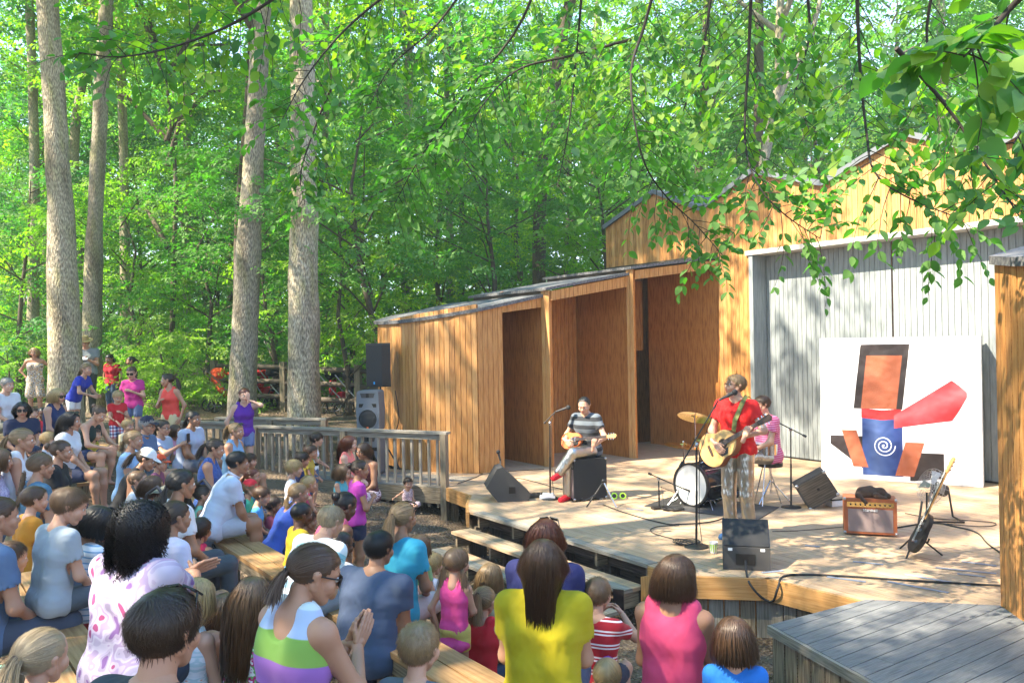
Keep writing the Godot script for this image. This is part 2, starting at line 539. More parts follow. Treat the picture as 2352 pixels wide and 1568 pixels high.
# ---------------------------------------------------------------- implicit surfaces meshed as surface nets
# B holds bones of eight numbers: the two ends, then the two radii. A negative first radius cuts the bone away.
func nets(B: PackedFloat32Array, cell: float, k: float) -> Array:
	var lo := Vector3(1e9, 1e9, 1e9)
	var hi := -lo
	var nb := B.size() / 8
	for b in nb:
		var r := maxf(B[b * 8 + 6], B[b * 8 + 7])
		if r < 0.0: continue
		var v := Vector3(r, r, r)
		for e in 2:
			var p := Vector3(B[b * 8 + e * 3], B[b * 8 + e * 3 + 1], B[b * 8 + e * 3 + 2])
			lo = lo.min(p - v)
			hi = hi.max(p + v)
	lo -= Vector3.ONE * cell * 2.5
	hi += Vector3.ONE * cell * 2.5
	var nx := int((hi.x - lo.x) / cell) + 2
	var ny := int((hi.y - lo.y) / cell) + 2
	var nz := int((hi.z - lo.z) / cell) + 2
	var nxy := nx * ny
	var f := PackedFloat32Array()
	f.resize(nxy * nz)
	f.fill(1.0)
	for b in nb:
		var ax := B[b * 8]
		var ay := B[b * 8 + 1]
		var az := B[b * 8 + 2]
		var dx := B[b * 8 + 3] - ax
		var dy := B[b * 8 + 4] - ay
		var dz := B[b * 8 + 5] - az
		var ra := B[b * 8 + 6]
		var rb := B[b * 8 + 7]
		var cut := ra < 0.0
		if cut:
			ra = -ra
			rb = absf(rb)
		var inv := 1.0 / maxf(dx * dx + dy * dy + dz * dz, 1e-9)
		var rr := maxf(ra, rb) + k + cell * 1.6
		var x0 := clampi(int((minf(ax, ax + dx) - rr - lo.x) / cell), 0, nx - 1)
		var x1 := clampi(int((maxf(ax, ax + dx) + rr - lo.x) / cell) + 1, 0, nx - 1)
		var y0 := clampi(int((minf(ay, ay + dy) - rr - lo.y) / cell), 0, ny - 1)
		var y1 := clampi(int((maxf(ay, ay + dy) + rr - lo.y) / cell) + 1, 0, ny - 1)
		var z0 := clampi(int((minf(az, az + dz) - rr - lo.z) / cell), 0, nz - 1)
		var z1 := clampi(int((maxf(az, az + dz) + rr - lo.z) / cell) + 1, 0, nz - 1)
		var dr := rb - ra
		var k4 := 0.25 / k
		for z in range(z0, z1 + 1):
			var pz := lo.z + z * cell - az
			for y in range(y0, y1 + 1):
				var py := lo.y + y * cell - ay
				var i := z * nxy + y * nx + x0
				var px := lo.x + x0 * cell - ax
				var yz := py * dy + pz * dz
				for x in range(x0, x1 + 1):
					var t := clampf((px * dx + yz) * inv, 0.0, 1.0)
					var qx := px - t * dx
					var qy := py - t * dy
					var qz := pz - t * dz
					var d := sqrt(qx * qx + qy * qy + qz * qz) - ra - t * dr
					var e := f[i]
					if cut:
						if -d > e: f[i] = -d
					else:
						var h := k - absf(e - d)
						if h > 0.0: f[i] = minf(e, d) - h * h * k4
						elif d < e: f[i] = d
					i += 1
					px += cell
	var V := PackedVector3Array()
	var N := PackedVector3Array()
	var I := PackedInt32Array()
	var at := PackedInt32Array()
	at.resize(nxy * nz)
	at.fill(-1)
	var lim := cell * 1.9
	for z in nz - 1:
		for y in ny - 1:
			var i := z * nxy + y * nx
			for x in nx - 1:
				var c0 := f[i]
				if c0 < lim and c0 > -lim:
					var c1 := f[i + 1]
					var c2 := f[i + nx]
					var c3 := f[i + nx + 1]
					var c4 := f[i + nxy]
					var c5 := f[i + nxy + 1]
					var c6 := f[i + nxy + nx]
					var c7 := f[i + nxy + nx + 1]
					var s := int(c0 < 0.0) + int(c1 < 0.0) + int(c2 < 0.0) + int(c3 < 0.0) + int(c4 < 0.0) + int(c5 < 0.0) + int(c6 < 0.0) + int(c7 < 0.0)
					if s > 0 and s < 8:
						var g := Vector3(c1 + c3 + c5 + c7 - c0 - c2 - c4 - c6, c2 + c3 + c6 + c7 - c0 - c1 - c4 - c5, c4 + c5 + c6 + c7 - c0 - c1 - c2 - c3) * 0.25
						var m := (c0 + c1 + c2 + c3 + c4 + c5 + c6 + c7) * 0.125
						var st := g * (m / maxf(g.length_squared(), 1e-9))
						st = st.clamp(Vector3(-0.5, -0.5, -0.5), Vector3(0.5, 0.5, 0.5))
						at[i] = V.size()
						V.append(lo + (Vector3(x + 0.5, y + 0.5, z + 0.5) - st) * cell)
						N.append(g.normalized())
						# edges that start at this corner: x, y and z
						if x > 0 and y > 0 and z > 0:
							var in0 := c0 < 0.0
							if in0 != (c1 < 0.0): quad(I, at[i], at[i - nx], at[i - nx - nxy], at[i - nxy], in0)
							if in0 != (c2 < 0.0): quad(I, at[i], at[i - nxy], at[i - nxy - 1], at[i - 1], in0)
							if in0 != (c4 < 0.0): quad(I, at[i], at[i - 1], at[i - 1 - nx], at[i - nx], in0)
				i += 1
	return [V, N, I]

func quad(I: PackedInt32Array, a: int, b: int, c: int, d: int, flip: bool) -> void:
	if a < 0 or b < 0 or c < 0 or d < 0: return
	if flip: I.append_array(PackedInt32Array([a, c, b, a, d, c]))
	else: I.append_array(PackedInt32Array([a, b, c, a, c, d]))

func bone(B: PackedFloat32Array, a: Vector3, b: Vector3, ra: float, rb := 0.0) -> void:
	B.append_array(PackedFloat32Array([a.x, a.y, a.z, b.x, b.y, b.z, ra, rb if rb != 0.0 else ra]))
# ---------------------------------------------------------------- the stage and its house
const UPRIGHT := Basis(Vector3.RIGHT, Vector3.FORWARD, Vector3.UP)   # outlines drawn as (s, -t) and extruded upwards

# boards laid side by side over an outline, running along a direction, each a piece of its own
func lay_boards(parent: Node3D, called: String, outline: PackedVector2Array, along: Vector2, pitch: float, gap: float, y: float, thick: float, ms: Array, piece := 2.6) -> void:
	var ac := Vector2(-along.y, along.x)
	var lo := Vector2(1e9, 1e9)
	var hi := -lo
	for p in outline:
		var q := Vector2(p.dot(along), p.dot(ac))
		lo = lo.min(q)
		hi = hi.max(q)
	var row := 0
	var v := lo.y
	while v < hi.y:
		var u := lo.x - hash1(row, 3.0) * piece
		while u < hi.x:
			var l := piece * (0.85 + 0.3 * hash1(row, u))
			var strip := PackedVector2Array([along * (u + 0.003) + ac * v, along * (u + l) + ac * v, along * (u + l) + ac * (v + pitch - gap), along * (u + 0.003) + ac * (v + pitch - gap)])
			for poly: PackedVector2Array in Geometry2D.intersect_polygons(outline, strip):
				if poly.size() < 3: continue
				var m := M.new()
				var fl := PackedVector2Array()
				for p in poly: fl.append(Vector2(p.dot(along), p.dot(ac)))
				var ax := Transform3D(Basis(Vector3(along.x, 0, -along.y), Vector3(ac.x, 0, -ac.y), Vector3.UP), Vector3(0, y, 0))
				m.prism(fl, -thick, 0.0, ax, Vector2(rng.randf() * 5.0, rng.randf() * 5.0))
				put(called, m, ms[(row * 7 + int(u * 3.0)) % ms.size()], parent)
			u += l
		v += pitch
		row += 1

# upright boards along a line on plan, from p to q, with the top and bottom given at each end
func side_boards(parent: Node3D, called: String, ms: Array, p: Vector2, q: Vector2, yb: Callable, yt: Callable, pitch := 0.1, thick := 0.022, gap := 0.007) -> void:
	var dir := (q - p).normalized()
	var l := p.distance_to(q)
	var n := maxi(1, int(round(l / pitch)))
	var w := l / n
	var x := Vector3(dir.x, 0, dir.y)
	var bs := Basis(x, Vector3.UP, x.cross(Vector3.UP))
	for i in n:
		var a := i * w / l
		var b := (i + 1) * w / l
		var g := gap / 2.0
		var pa := p.lerp(q, a)
		var poly := PackedVector2Array([Vector2(g, yb.call(a)), Vector2(w - g, yb.call(b)), Vector2(w - g, yt.call(b)), Vector2(g, yt.call(a))])
		# the top edge may have a peak or a valley inside a board: keep it simple and straight
		var m := M.new().prism(poly, 0.0, thick, Transform3D(bs, Vector3(pa.x, 0, pa.y)), Vector2(rng.randf() * 9.0, rng.randf() * 9.0), true)
		put(called, m, ms[rng.randi() % ms.size()], parent)
	# the dark sheet behind the grooves
	var back := M.new().prism(PackedVector2Array([Vector2(0, yb.call(0.0)), Vector2(l, yb.call(1.0)), Vector2(l, yt.call(1.0) - 0.004), Vector2(0, yt.call(0.0) - 0.004)]), -0.05, -0.001, Transform3D(bs, Vector3(p.x, 0, p.y)))
	put("backing", back, mats.ply, parent)

func flat(v: float) -> Callable:
	return func(_a: float) -> float: return v

func ramp(a0: float, a1: float) -> Callable:
	return func(a: float) -> float: return lerpf(a0, a1, a)

const GABLE := [Vector2(-4.04, 5.38), Vector2(-2.44, 5.94), Vector2(-1.12, 5.38), Vector2(0.14, 5.9), Vector2(1.62, 5.42), Vector2(3.1, 5.96), Vector2(4.33, 5.42), Vector2(5.7, 5.95), Vector2(7.0, 5.4), Vector2(8.1, 5.9), Vector2(9.3, 5.38)]

func gable(s: float) -> float:
	for i in GABLE.size() - 1:
		if s <= GABLE[i + 1].x:
			return lerpf(GABLE[i].y, GABLE[i + 1].y, (s - GABLE[i].x) / (GABLE[i + 1].x - GABLE[i].x))
	return 5.38

func flip(poly: Array) -> PackedVector2Array:
	var o := PackedVector2Array()
	for p: Vector2 in poly: o.append(Vector2(p.x, -p.y))
	return o

func slab(parent: Node3D, called: String, material: Material, poly: Array, y0: float, y1: float, xf := Transform3D(), slope := 0.0) -> MeshInstance3D:
	var b := Basis(Vector3.RIGHT, Vector3(0, slope, -1), Vector3.UP)
	return put(called, M.new().prism(flip(poly), y0, y1, xf * Transform3D(b, Vector3.ZERO), Vector2(rng.randf(), rng.randf()), y1 - y0 > 1.0), material, parent)

func build_stage() -> void:
	rng.seed = 11
	var deck := thing("stage_platform", "low tan timber stage deck with orange edge boards and three front steps", "stage")
	deck.transform = stage_xf
	var front := [Vector2(-0.95, 6.42), Vector2(-0.05, 6.5), Vector2(0.5, 6.9), Vector2(0.93, 7.15), Vector2(4.33, 7.15), Vector2(4.75, 7.12), Vector2(5.27, 6.58), Vector2(6.21, 6.5), Vector2(6.95, 5.8)]
	var outline := [Vector2(-3.05, 0.0), Vector2(-3.05, 5.2), Vector2(-1.72, 5.25), Vector2(-1.58, 5.34)] + front + [Vector2(8.3, 5.8), Vector2(8.3, 0.0)]
	lay_boards(deck, "deck_board", flip(outline), Vector2.RIGHT, 0.146, 0.007, DECK, 0.03, [mats.deck, mats.deck, mats.deck_dark], 3.4)
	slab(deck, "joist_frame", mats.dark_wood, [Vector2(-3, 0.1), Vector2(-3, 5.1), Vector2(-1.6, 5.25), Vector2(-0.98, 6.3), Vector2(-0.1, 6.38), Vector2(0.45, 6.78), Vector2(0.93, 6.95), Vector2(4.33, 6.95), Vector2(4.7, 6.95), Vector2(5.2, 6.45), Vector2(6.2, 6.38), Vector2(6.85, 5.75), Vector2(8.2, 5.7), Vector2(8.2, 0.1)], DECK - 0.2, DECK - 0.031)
	for i in front.size() - 1:
		if i == 3: continue
		var p: Vector2 = front[i]
		var q: Vector2 = front[i + 1]
		var d := (q - p).normalized()
		var x := Vector3(d.x, 0, d.y)
		var c := (p + q) * 0.5
		var out := x.cross(Vector3.UP)
		plank("edge_board", deck, mats.fascia, Vector3(p.distance_to(q) + 0.03, 0.2, 0.038), Transform3D(Basis(x, Vector3.UP, out), Vector3(c.x, DECK - 0.103, c.y) + out * 0.02))
	# upright skirt boards under the right-hand edge
	for seg: Array in [[4.5, 7.02, 4.74, 7.02], [4.74, 7.02, 5.24, 6.5], [5.24, 6.5, 6.2, 6.43]]:
		side_boards(deck, "skirt_board", [mats.old_wood, mats.old_wood, mats.grey_wood], Vector2(seg[0], seg[1]), Vector2(seg[2], seg[3]), flat(-0.05), flat(0.4), 0.145, 0.02, 0.014)
	# the space below is closed off well back, with posts in front of it
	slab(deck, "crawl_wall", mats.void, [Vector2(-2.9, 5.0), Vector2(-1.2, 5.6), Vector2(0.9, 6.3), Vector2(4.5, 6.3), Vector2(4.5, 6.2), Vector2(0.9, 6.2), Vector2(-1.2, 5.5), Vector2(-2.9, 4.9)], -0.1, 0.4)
	for p: Vector2 in [Vector2(0.52, 6.84), Vector2(-0.9, 6.3), Vector2(0.0, 6.42), Vector2(0.96, 7.05)]:
		plank("post", deck, mats.old_wood, Vector3(0.09, 0.42, 0.09), Transform3D(Basis(), Vector3(p.x, 0.19, p.y)))
	# the steps: planks on upright dividers, open between them
	for k in 3:
		var y: float = [DECK + 0.004, 0.41, 0.225][k]
		var t0: float = [6.86, 7.2, 7.52][k]
		for j in 2:
			for h in 2:
				var w := 1.62
				plank("tread", deck, [mats.grey_wood, mats.old_wood, mats.deck_dark][(k + j + h) % 3] if k > 0 else [mats.deck_dark, mats.grey_wood][j], Vector3(w - 0.006, 0.035, 0.142), Transform3D(Basis(), Vector3(1.04 + w * (h + 0.5), y - 0.0175 + (0.004 if k == 0 else 0.0), t0 + 0.075 + j * 0.148)))
		for j in 5:
			var s := 1.08 + j * 0.785
			plank("riser_post", deck, mats.old_wood, Vector3(0.04, 0.16, 0.2), Transform3D(Basis(), Vector3(s, y - 0.117, t0 + 0.14)))
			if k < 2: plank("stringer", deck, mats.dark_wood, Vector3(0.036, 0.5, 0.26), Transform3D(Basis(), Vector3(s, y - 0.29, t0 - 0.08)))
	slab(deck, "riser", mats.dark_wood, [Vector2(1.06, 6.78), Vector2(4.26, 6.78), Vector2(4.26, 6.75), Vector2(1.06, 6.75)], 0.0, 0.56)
	var cheek := M.new().prism(PackedVector2Array([Vector2(0, -0.05), Vector2(0.33, -0.05), Vector2(0.31, 0.3), Vector2(0.30, 0.53), Vector2(0.17, 0.535), Vector2(0.165, 0.51), Vector2(0.14, 0.512), Vector2(0.135, 0.532), Vector2(0.0, 0.49)]), 0.0, 0.025, Transform3D(Basis(), Vector3(4.3, 0.02, 7.24)), Vector2(0.3, 0.3), true)
	put("cheek_panel", cheek, mats.fascia, deck)
	plank("cheek_cleat", deck, mats.siding, Vector3(0.035, 0.2, 0.02), Transform3D(Basis(), Vector3(4.58, 0.42, 7.277)))

	# walkway to the left, turned about thirty degrees
	var wd := Vector2(-0.866, 0.5)
	var walk := thing("walkway", "grey plank walkway ramp leading from the stage past the cedar wing", "walkway")
	walk.transform = stage_xf
	var wp := [Vector2(-0.95, 6.42), Vector2(-0.95, 6.42) + wd * 6.6, Vector2(-1.58, 5.34) + wd * 6.6, Vector2(-1.58, 5.34)]
	lay_boards(walk, "deck_board", flip(wp), Vector2(wd.x, -wd.y), 0.146, 0.008, DECK, 0.03, [mats.grey_deck, mats.deck_dark, mats.grey_wood], 2.4)
	var c := Vector2(-0.95, 6.42) + wd * 3.3
	var wx := Vector3(-wd.x, 0, -wd.y)
	plank("rim_joist", walk, mats.old_wood, Vector3(6.6, 0.24, 0.04), Transform3D(Basis(wx, Vector3.UP, wx.cross(Vector3.UP)), Vector3(c.x, DECK - 0.155, c.y)))
	plank("lower_joist", walk, mats.dark_wood, Vector3(6.6, 0.2, 0.04), Transform3D(Basis(wx, Vector3.UP, wx.cross(Vector3.UP)), Vector3(c.x - 0.3, 0.08, c.y - 0.55)))
	# grey corner platform at the front right
	var pf := thing("corner_platform", "weathered blue grey plank platform with dark skirt boards at the stage corner", "platform")
	pf.transform = stage_xf
	var pp := [Vector2(6.13, 7.64), Vector2(6.215, 6.52), Vector2(6.95, 5.82), Vector2(7.3, 6.12), Vector2(9.6, 6.4), Vector2(9.6, 8.8), Vector2(7.17, 7.98)]
	lay_boards(pf, "deck_board", flip(pp), Vector2(0.0, -1.0), 0.142, 0.007, DECK + 0.02, 0.035, [mats.grey_deck], 6.0)
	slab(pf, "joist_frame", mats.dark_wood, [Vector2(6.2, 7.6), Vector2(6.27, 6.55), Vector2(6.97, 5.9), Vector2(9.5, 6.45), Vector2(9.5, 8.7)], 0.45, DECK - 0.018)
	for e: Array in [[6.13, 7.64, 7.17, 7.98], [7.17, 7.98, 9.6, 8.8]]:
		var p := Vector2(e[0], e[1])
		var q := Vector2(e[2], e[3])
		var d := (q - p).normalized()
		var x := Vector3(d.x, 0, d.y)
		var out := x.cross(Vector3.UP)
		var m := (p + q) * 0.5
		plank("edge_board", pf, mats.grey_wood, Vector3(p.distance_to(q), 0.07, 0.03), Transform3D(Basis(x, Vector3.UP, out), Vector3(m.x, DECK - 0.018, m.y) + out * 0.016))
		side_boards(pf, "skirt_board", [mats.old_wood, mats.dark_wood, mats.old_wood], p - Vector2(d.y, -d.x) * 0.0 - Vector2(out.x, out.z) * 0.03, q - Vector2(out.x, out.z) * 0.03, flat(-0.3), flat(0.55), 0.15, 0.02, 0.014)
	build_house()

func build_house() -> void:
	var h := thing("stage_house", "orange cedar clad stage house with zigzag gabled front and grey sliding doors", "stage building")
	h.transform = stage_xf
	var sid := [mats.siding, mats.siding_dark, mats.siding_pale]
	# the gabled front wall
	var n := 0
	var s := -4.04
	while s < 5.99:
		var w := 0.1
		var lo := 4.26
		if s > -0.78 and s < 0.02: lo = DECK + 0.004
		elif s >= 0.02 and s < 5.22: lo = 4.46
		elif s >= 5.22: lo = DECK + 0.004
		var poly := PackedVector2Array([Vector2(0.0032, lo), Vector2(w - 0.0032, lo), Vector2(w - 0.0032, gable(s + w)), Vector2(0.0032, gable(s))])
		put("siding_board", M.new().prism(poly, 0.33, 0.352, Transform3D(Basis(), Vector3(s, 0, 0)), Vector2(rng.randf() * 9.0, rng.randf() * 9.0), true), sid[rng.randi() % 3], h)
		s += w
		n += 1
	var top := PackedVector2Array([Vector2(-4.04, 4.27), Vector2(-0.78, 4.27), Vector2(-0.78, DECK), Vector2(0.0, DECK), Vector2(0.0, 4.47), Vector2(5.24, 4.47), Vector2(5.24, DECK), Vector2(9.3, DECK)])
	for i in GABLE.size(): top.append(GABLE[GABLE.size() - 1 - i] - Vector2(0, 0.01))
	put("front_sheet", M.new().prism(top, 0.26, 0.328, Transform3D(), Vector2.ZERO, true), mats.ply, h)
	# roof slopes behind the zigzag, each with a metal edge
	for i in GABLE.size() - 1:
		var a: Vector2 = GABLE[i]
		var b: Vector2 = GABLE[i + 1]
		var d := (b - a).normalized()
		var up := Vector2(-d.y, d.x)
		put("roof", M.new().prism(PackedVector2Array([a + up * 0.01, b + up * 0.01, b + up * 0.07, a + up * 0.07]), -6.0, 0.4), mats.shingle, h)
		put("roof_edge", M.new().prism(PackedVector2Array([a - up * 0.015, b - up * 0.015, b + up * 0.075, a + up * 0.075]), 0.403, 0.43), mats.speaker_grey, h)
	slab(h, "end_wall", mats.ply, [Vector2(-4.0, 0.25), Vector2(-3.95, 0.25), Vector2(-3.95, -5.9), Vector2(-4.0, -5.9)], 0.3, 5.36)
	slab(h, "end_wall", mats.ply, [Vector2(9.2, 0.25), Vector2(9.25, 0.25), Vector2(9.25, -5.9), Vector2(9.2, -5.9)], 0.3, 5.36)
	slab(h, "rear_wall", mats.ply, [Vector2(-4.0, -5.9), Vector2(9.25, -5.9), Vector2(9.25, -5.95), Vector2(-4.0, -5.95)], 0.3, 5.36)
	# trim round the opening, and its two big doors
	put("lintel", M.new().box(Vector3(5.34, 0.085, 0.13), Transform3D(Basis(), Vector3(2.62, 4.417, 0.33))), mats.trim, h)
	put("soffit", M.new().box(Vector3(5.2, 0.02, 0.31), Transform3D(Basis(), Vector3(2.62, 4.385, 0.11))), mats.trim, h)
	for e in 2:
		var js := 0.06 if e == 0 else 5.18
		put("jamb", M.new().box(Vector3(0.09, 3.77, 0.385), Transform3D(Basis(), Vector3(js, DECK + 1.889, 0.18))), mats.slate_paint, h)
	for e in 2:
		var door := Node3D.new()
		door.name = "sliding_door" if e == 0 else "sliding_door_001"
		h.add_child(door)
		var s0 := 0.11 if e == 0 else 2.635
		var s1 := 2.61 if e == 0 else 5.13
		side_boards(door, "plank", [mats.slate_paint], Vector2(s0, -0.03), Vector2(s1, -0.03), flat(DECK + 0.03), flat(4.37), 0.098, 0.02, 0.008)
		put("bottom_rail", M.new().box(Vector3(s1 - s0, 0.025, 0.02), Transform3D(Basis(), Vector3((s0 + s1) / 2, DECK + 0.014, -0.018))), mats.black, door)
	put("door_gap", M.new().box(Vector3(0.03, 3.8, 0.02), Transform3D(Basis(), Vector3(2.622, 2.5, -0.05))), mats.black, h)

	# left wing: three bays open to the stage, a rounded front
	var arc := [Vector2(-4.8, 5.35), Vector2(-4.62, 5.72), Vector2(-4.3, 5.95), Vector2(-3.7, 6.06), Vector2(-3.06, 6.06), Vector2(-2.62, 5.98), Vector2(-2.04, 5.66), Vector2(-1.7, 5.33)]
	var roof_y := func(p: Vector2) -> float: return 3.2 + (6.1 - p.y) * 0.2
	wing_front(h, arc, 3.19, 0.27)
	side_boards(h, "siding_board", [mats.siding], Vector2(-1.7, 5.33), Vector2(-1.67, 4.84), flat(DECK), ramp(3.4, 3.46), 0.098)
	side_boards(h, "siding_board", [mats.siding], Vector2(-1.67, 4.84), Vector2(-1.61, 4.03), ramp(3.34, 3.44), ramp(3.46, 3.62), 0.1)
	slab(h, "panel", mats.ply, [Vector2(-2.95, 4.0), Vector2(-1.6, 4.0), Vector2(-1.6, 3.96), Vector2(-2.95, 3.96)], DECK, 3.6)
	side_boards(h, "siding_board", [mats.siding_pale], Vector2(-1.61, 4.01), Vector2(-1.43, 3.97), flat(DECK), flat(3.73), 0.09)
	side_boards(h, "siding_board", [mats.siding], Vector2(-1.43, 3.95), Vector2(-1.39, 2.14), ramp(3.55, 3.84), ramp(3.72, 4.04), 0.1)
	slab(h, "panel", mats.ply, [Vector2(-2.95, 2.16), Vector2(-1.4, 2.14), Vector2(-1.4, 2.1), Vector2(-2.95, 2.12)], DECK, 4.0)
	side_boards(h, "siding_board", [mats.siding_pale], Vector2(-1.41, 2.15), Vector2(-1.27, 2.1), flat(DECK), flat(4.16), 0.075)
	side_boards(h, "siding_board", [mats.siding], Vector2(-1.27, 2.07), Vector2(-0.74, 0.37), ramp(3.97, 4.2), ramp(4.14, 4.36), 0.1)
	slab(h, "panel", mats.ply, [Vector2(-2.75, 0.31), Vector2(-0.79, 0.31), Vector2(-0.79, 0.27), Vector2(-2.75, 0.27)], DECK, 4.25)
	side_boards(h, "siding_board", [mats.ply], Vector2(-2.9, 4.0), Vector2(-2.9, 2.2), flat(DECK), flat(3.8), 0.1)
	side_boards(h, "siding_board", [mats.ply], Vector2(-2.9, 5.5), Vector2(-2.9, 4.0), flat(DECK), flat(3.4), 0.15)
	side_boards(h, "siding_board", [mats.ply], Vector2(-2.98, 2.15), Vector2(-2.98, 1.2), flat(DECK), flat(4.0), 0.1)
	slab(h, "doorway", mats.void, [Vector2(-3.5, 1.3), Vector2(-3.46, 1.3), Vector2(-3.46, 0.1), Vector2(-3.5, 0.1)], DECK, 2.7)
	slab(h, "door_header", mats.ply, [Vector2(-3.0, 1.2), Vector2(-2.96, 1.2), Vector2(-2.96, 0.27), Vector2(-3.0, 0.27)], 2.6, 4.1)
	# stepped shingle roofs
	var ov := []
	for p: Vector2 in arc: ov.append(p + Vector2(0.0, 0.07) + Vector2(-0.02, 0))
	ov.append_array([Vector2(-1.62, 5.3), Vector2(-1.55, 4.02), Vector2(-4.8, 4.02)])
	slab(h, "roof", mats.shingle, ov, 3.2 + 6.1 * 0.2, 3.26 + 6.1 * 0.2, Transform3D(), 0.2)
	slab(h, "roof_step", mats.dark_wood, [Vector2(-3.9, 4.02), Vector2(-1.62, 4.02), Vector2(-1.62, 3.93), Vector2(-3.9, 3.93)], 3.56, 3.75)
	slab(h, "roof", mats.shingle, [Vector2(-4.0, 4.08), Vector2(-1.40, 4.08), Vector2(-1.33, 2.12), Vector2(-4.0, 2.12)], 3.74 + 4.0 * 0.17, 3.79 + 4.0 * 0.17, Transform3D(), 0.17)
	slab(h, "roof_step", mats.dark_wood, [Vector2(-3.9, 2.15), Vector2(-1.42, 2.15), Vector2(-1.42, 2.05), Vector2(-3.9, 2.05)], 4.0, 4.17)
	slab(h, "roof", mats.shingle, [Vector2(-4.0, 2.2), Vector2(-1.22, 2.2), Vector2(-0.7, 0.43), Vector2(-4.0, 0.43)], 4.17 + 2.1 * 0.13, 4.22 + 2.1 * 0.13, Transform3D(), 0.13)
	slab(h, "flashing", mats.dark_wood, [Vector2(-4.0, 0.4), Vector2(-0.75, 0.4), Vector2(-0.75, 0.36), Vector2(-4.0, 0.36)], 4.3, 4.48)
	# right wing, of which the rounded front is nearest
	var arc2 := [Vector2(6.96, 5.78), Vector2(7.28, 6.1), Vector2(7.86, 6.4), Vector2(8.4, 6.5), Vector2(9.0, 6.4), Vector2(9.5, 6.0)]
	wing_front(h, arc2, 3.38, -0.05)
	slab(h, "panel", mats.ply, [Vector2(6.97, 5.74), Vector2(7.02, 5.74), Vector2(7.02, 4.6), Vector2(6.97, 4.6)], DECK, 3.4)
	slab(h, "panel", mats.ply, [Vector2(6.95, 4.2), Vector2(8.4, 4.2), Vector2(8.4, 4.15), Vector2(6.95, 4.15)], DECK, 3.6)
	var ov2 := []
	for p: Vector2 in arc2: ov2.append(p + Vector2(-0.03, 0.07))
	ov2.append_array([Vector2(9.5, 0.4), Vector2(6.6, 0.4), Vector2(6.9, 5.6)])
	slab(h, "roof", mats.shingle, ov2, 3.38 + 5.8 * 0.17, 3.45 + 5.8 * 0.17, Transform3D(), 0.17)

func wing_front(h: Node3D, arc: Array, y0: float, rise: float) -> void:
	var total := 0.0
	for i in arc.size() - 1: total += arc[i].distance_to(arc[i + 1])
	var n := int(total / 0.098)
	var pts := []
	for k in n + 1:
		var want := total * k / n
		for i in arc.size() - 1:
			var l: float = arc[i].distance_to(arc[i + 1])
			if want <= l + 1e-4 or i == arc.size() - 2:
				pts.append(arc[i].lerp(arc[i + 1], clampf(want / l, 0, 1)))
				break
			want -= l
	# round the corners of the bend
	for it in 3:
		var q := pts.duplicate()
		for k in range(1, n): q[k] = (pts[k - 1] + pts[k] * 2.0 + pts[k + 1]) / 4.0
		pts = q
	for k in n:
		var a: Vector2 = pts[k]
		var b: Vector2 = pts[k + 1]
		var d := (b - a).normalized()
		var x := Vector3(d.x, 0, d.y)
		var w := a.distance_to(b)
		var ya := y0 + rise * pow(float(k) / n, 1.5) + (6.1 - a.y) * 0.03
		var yb := y0 + rise * pow(float(k + 1) / n, 1.5) + (6.1 - b.y) * 0.03
		var xf := Transform3D(Basis(x, Vector3.UP, x.cross(Vector3.UP)), Vector3(a.x, 0, a.y))
		put("siding_board", M.new().prism(PackedVector2Array([Vector2(0.004, DECK), Vector2(w - 0.004, DECK), Vector2(w - 0.004, yb), Vector2(0.004, ya)]), 0.0, 0.022, xf, Vector2(rng.randf() * 9.0, rng.randf() * 9.0), true), [mats.siding, mats.siding_pale, mats.siding, mats.siding_dark][rng.randi() % 4], h)
		put("backing", M.new().prism(PackedVector2Array([Vector2(-0.01, DECK), Vector2(w + 0.01, DECK), Vector2(w + 0.01, yb - 0.01), Vector2(-0.01, ya - 0.01)]), -0.04, -0.001, xf), mats.ply, h)

# ---------------------------------------------------------------- railings, benches, fence
func railing(label: String, a: Vector3, b: Vector3, top: float, foot: float, post_at: Array, step := 0.16) -> void:
	var o := thing("railing", label, "railing", Vector3(a.x, 0, a.z), 0.0, "grey timber railings along the walkway")
	var d := (b - a)
	d.y = 0
	var l := d.length()
	d = d.normalized()
	var bs := Basis(d, Vector3.UP, d.cross(Vector3.UP))
	plank("handrail", o, mats.grey_wood, Vector3(l + 0.12, 0.04, 0.14), Transform3D(bs, d * l * 0.5 + Vector3.UP * top))
	plank("top_rail", o, mats.grey_wood, Vector3(l, 0.09, 0.038), Transform3D(bs, d * l * 0.5 + Vector3.UP * (top - 0.066)))
	var n := int(l / step)
	for i in n + 1:
		var u := l * i / n
		var g := foot + 0.02
		plank("baluster", o, mats.grey_wood, Vector3(0.038, top - 0.05 - g, 0.038), Transform3D(bs, d * u + bs.z * 0.04 + Vector3.UP * (top - 0.05 + g) * 0.5))
	for u: float in post_at:
		var p := a + d * u * l
		plank("post", o, mats.old_wood, Vector3(0.1, top - 0.02 - ground_y(p.x, p.z) + 0.1, 0.1), Transform3D(bs, d * u * l - bs.z * 0.03 + Vector3.UP * (top - 0.02 + ground_y(p.x, p.z) - 0.1) * 0.5))

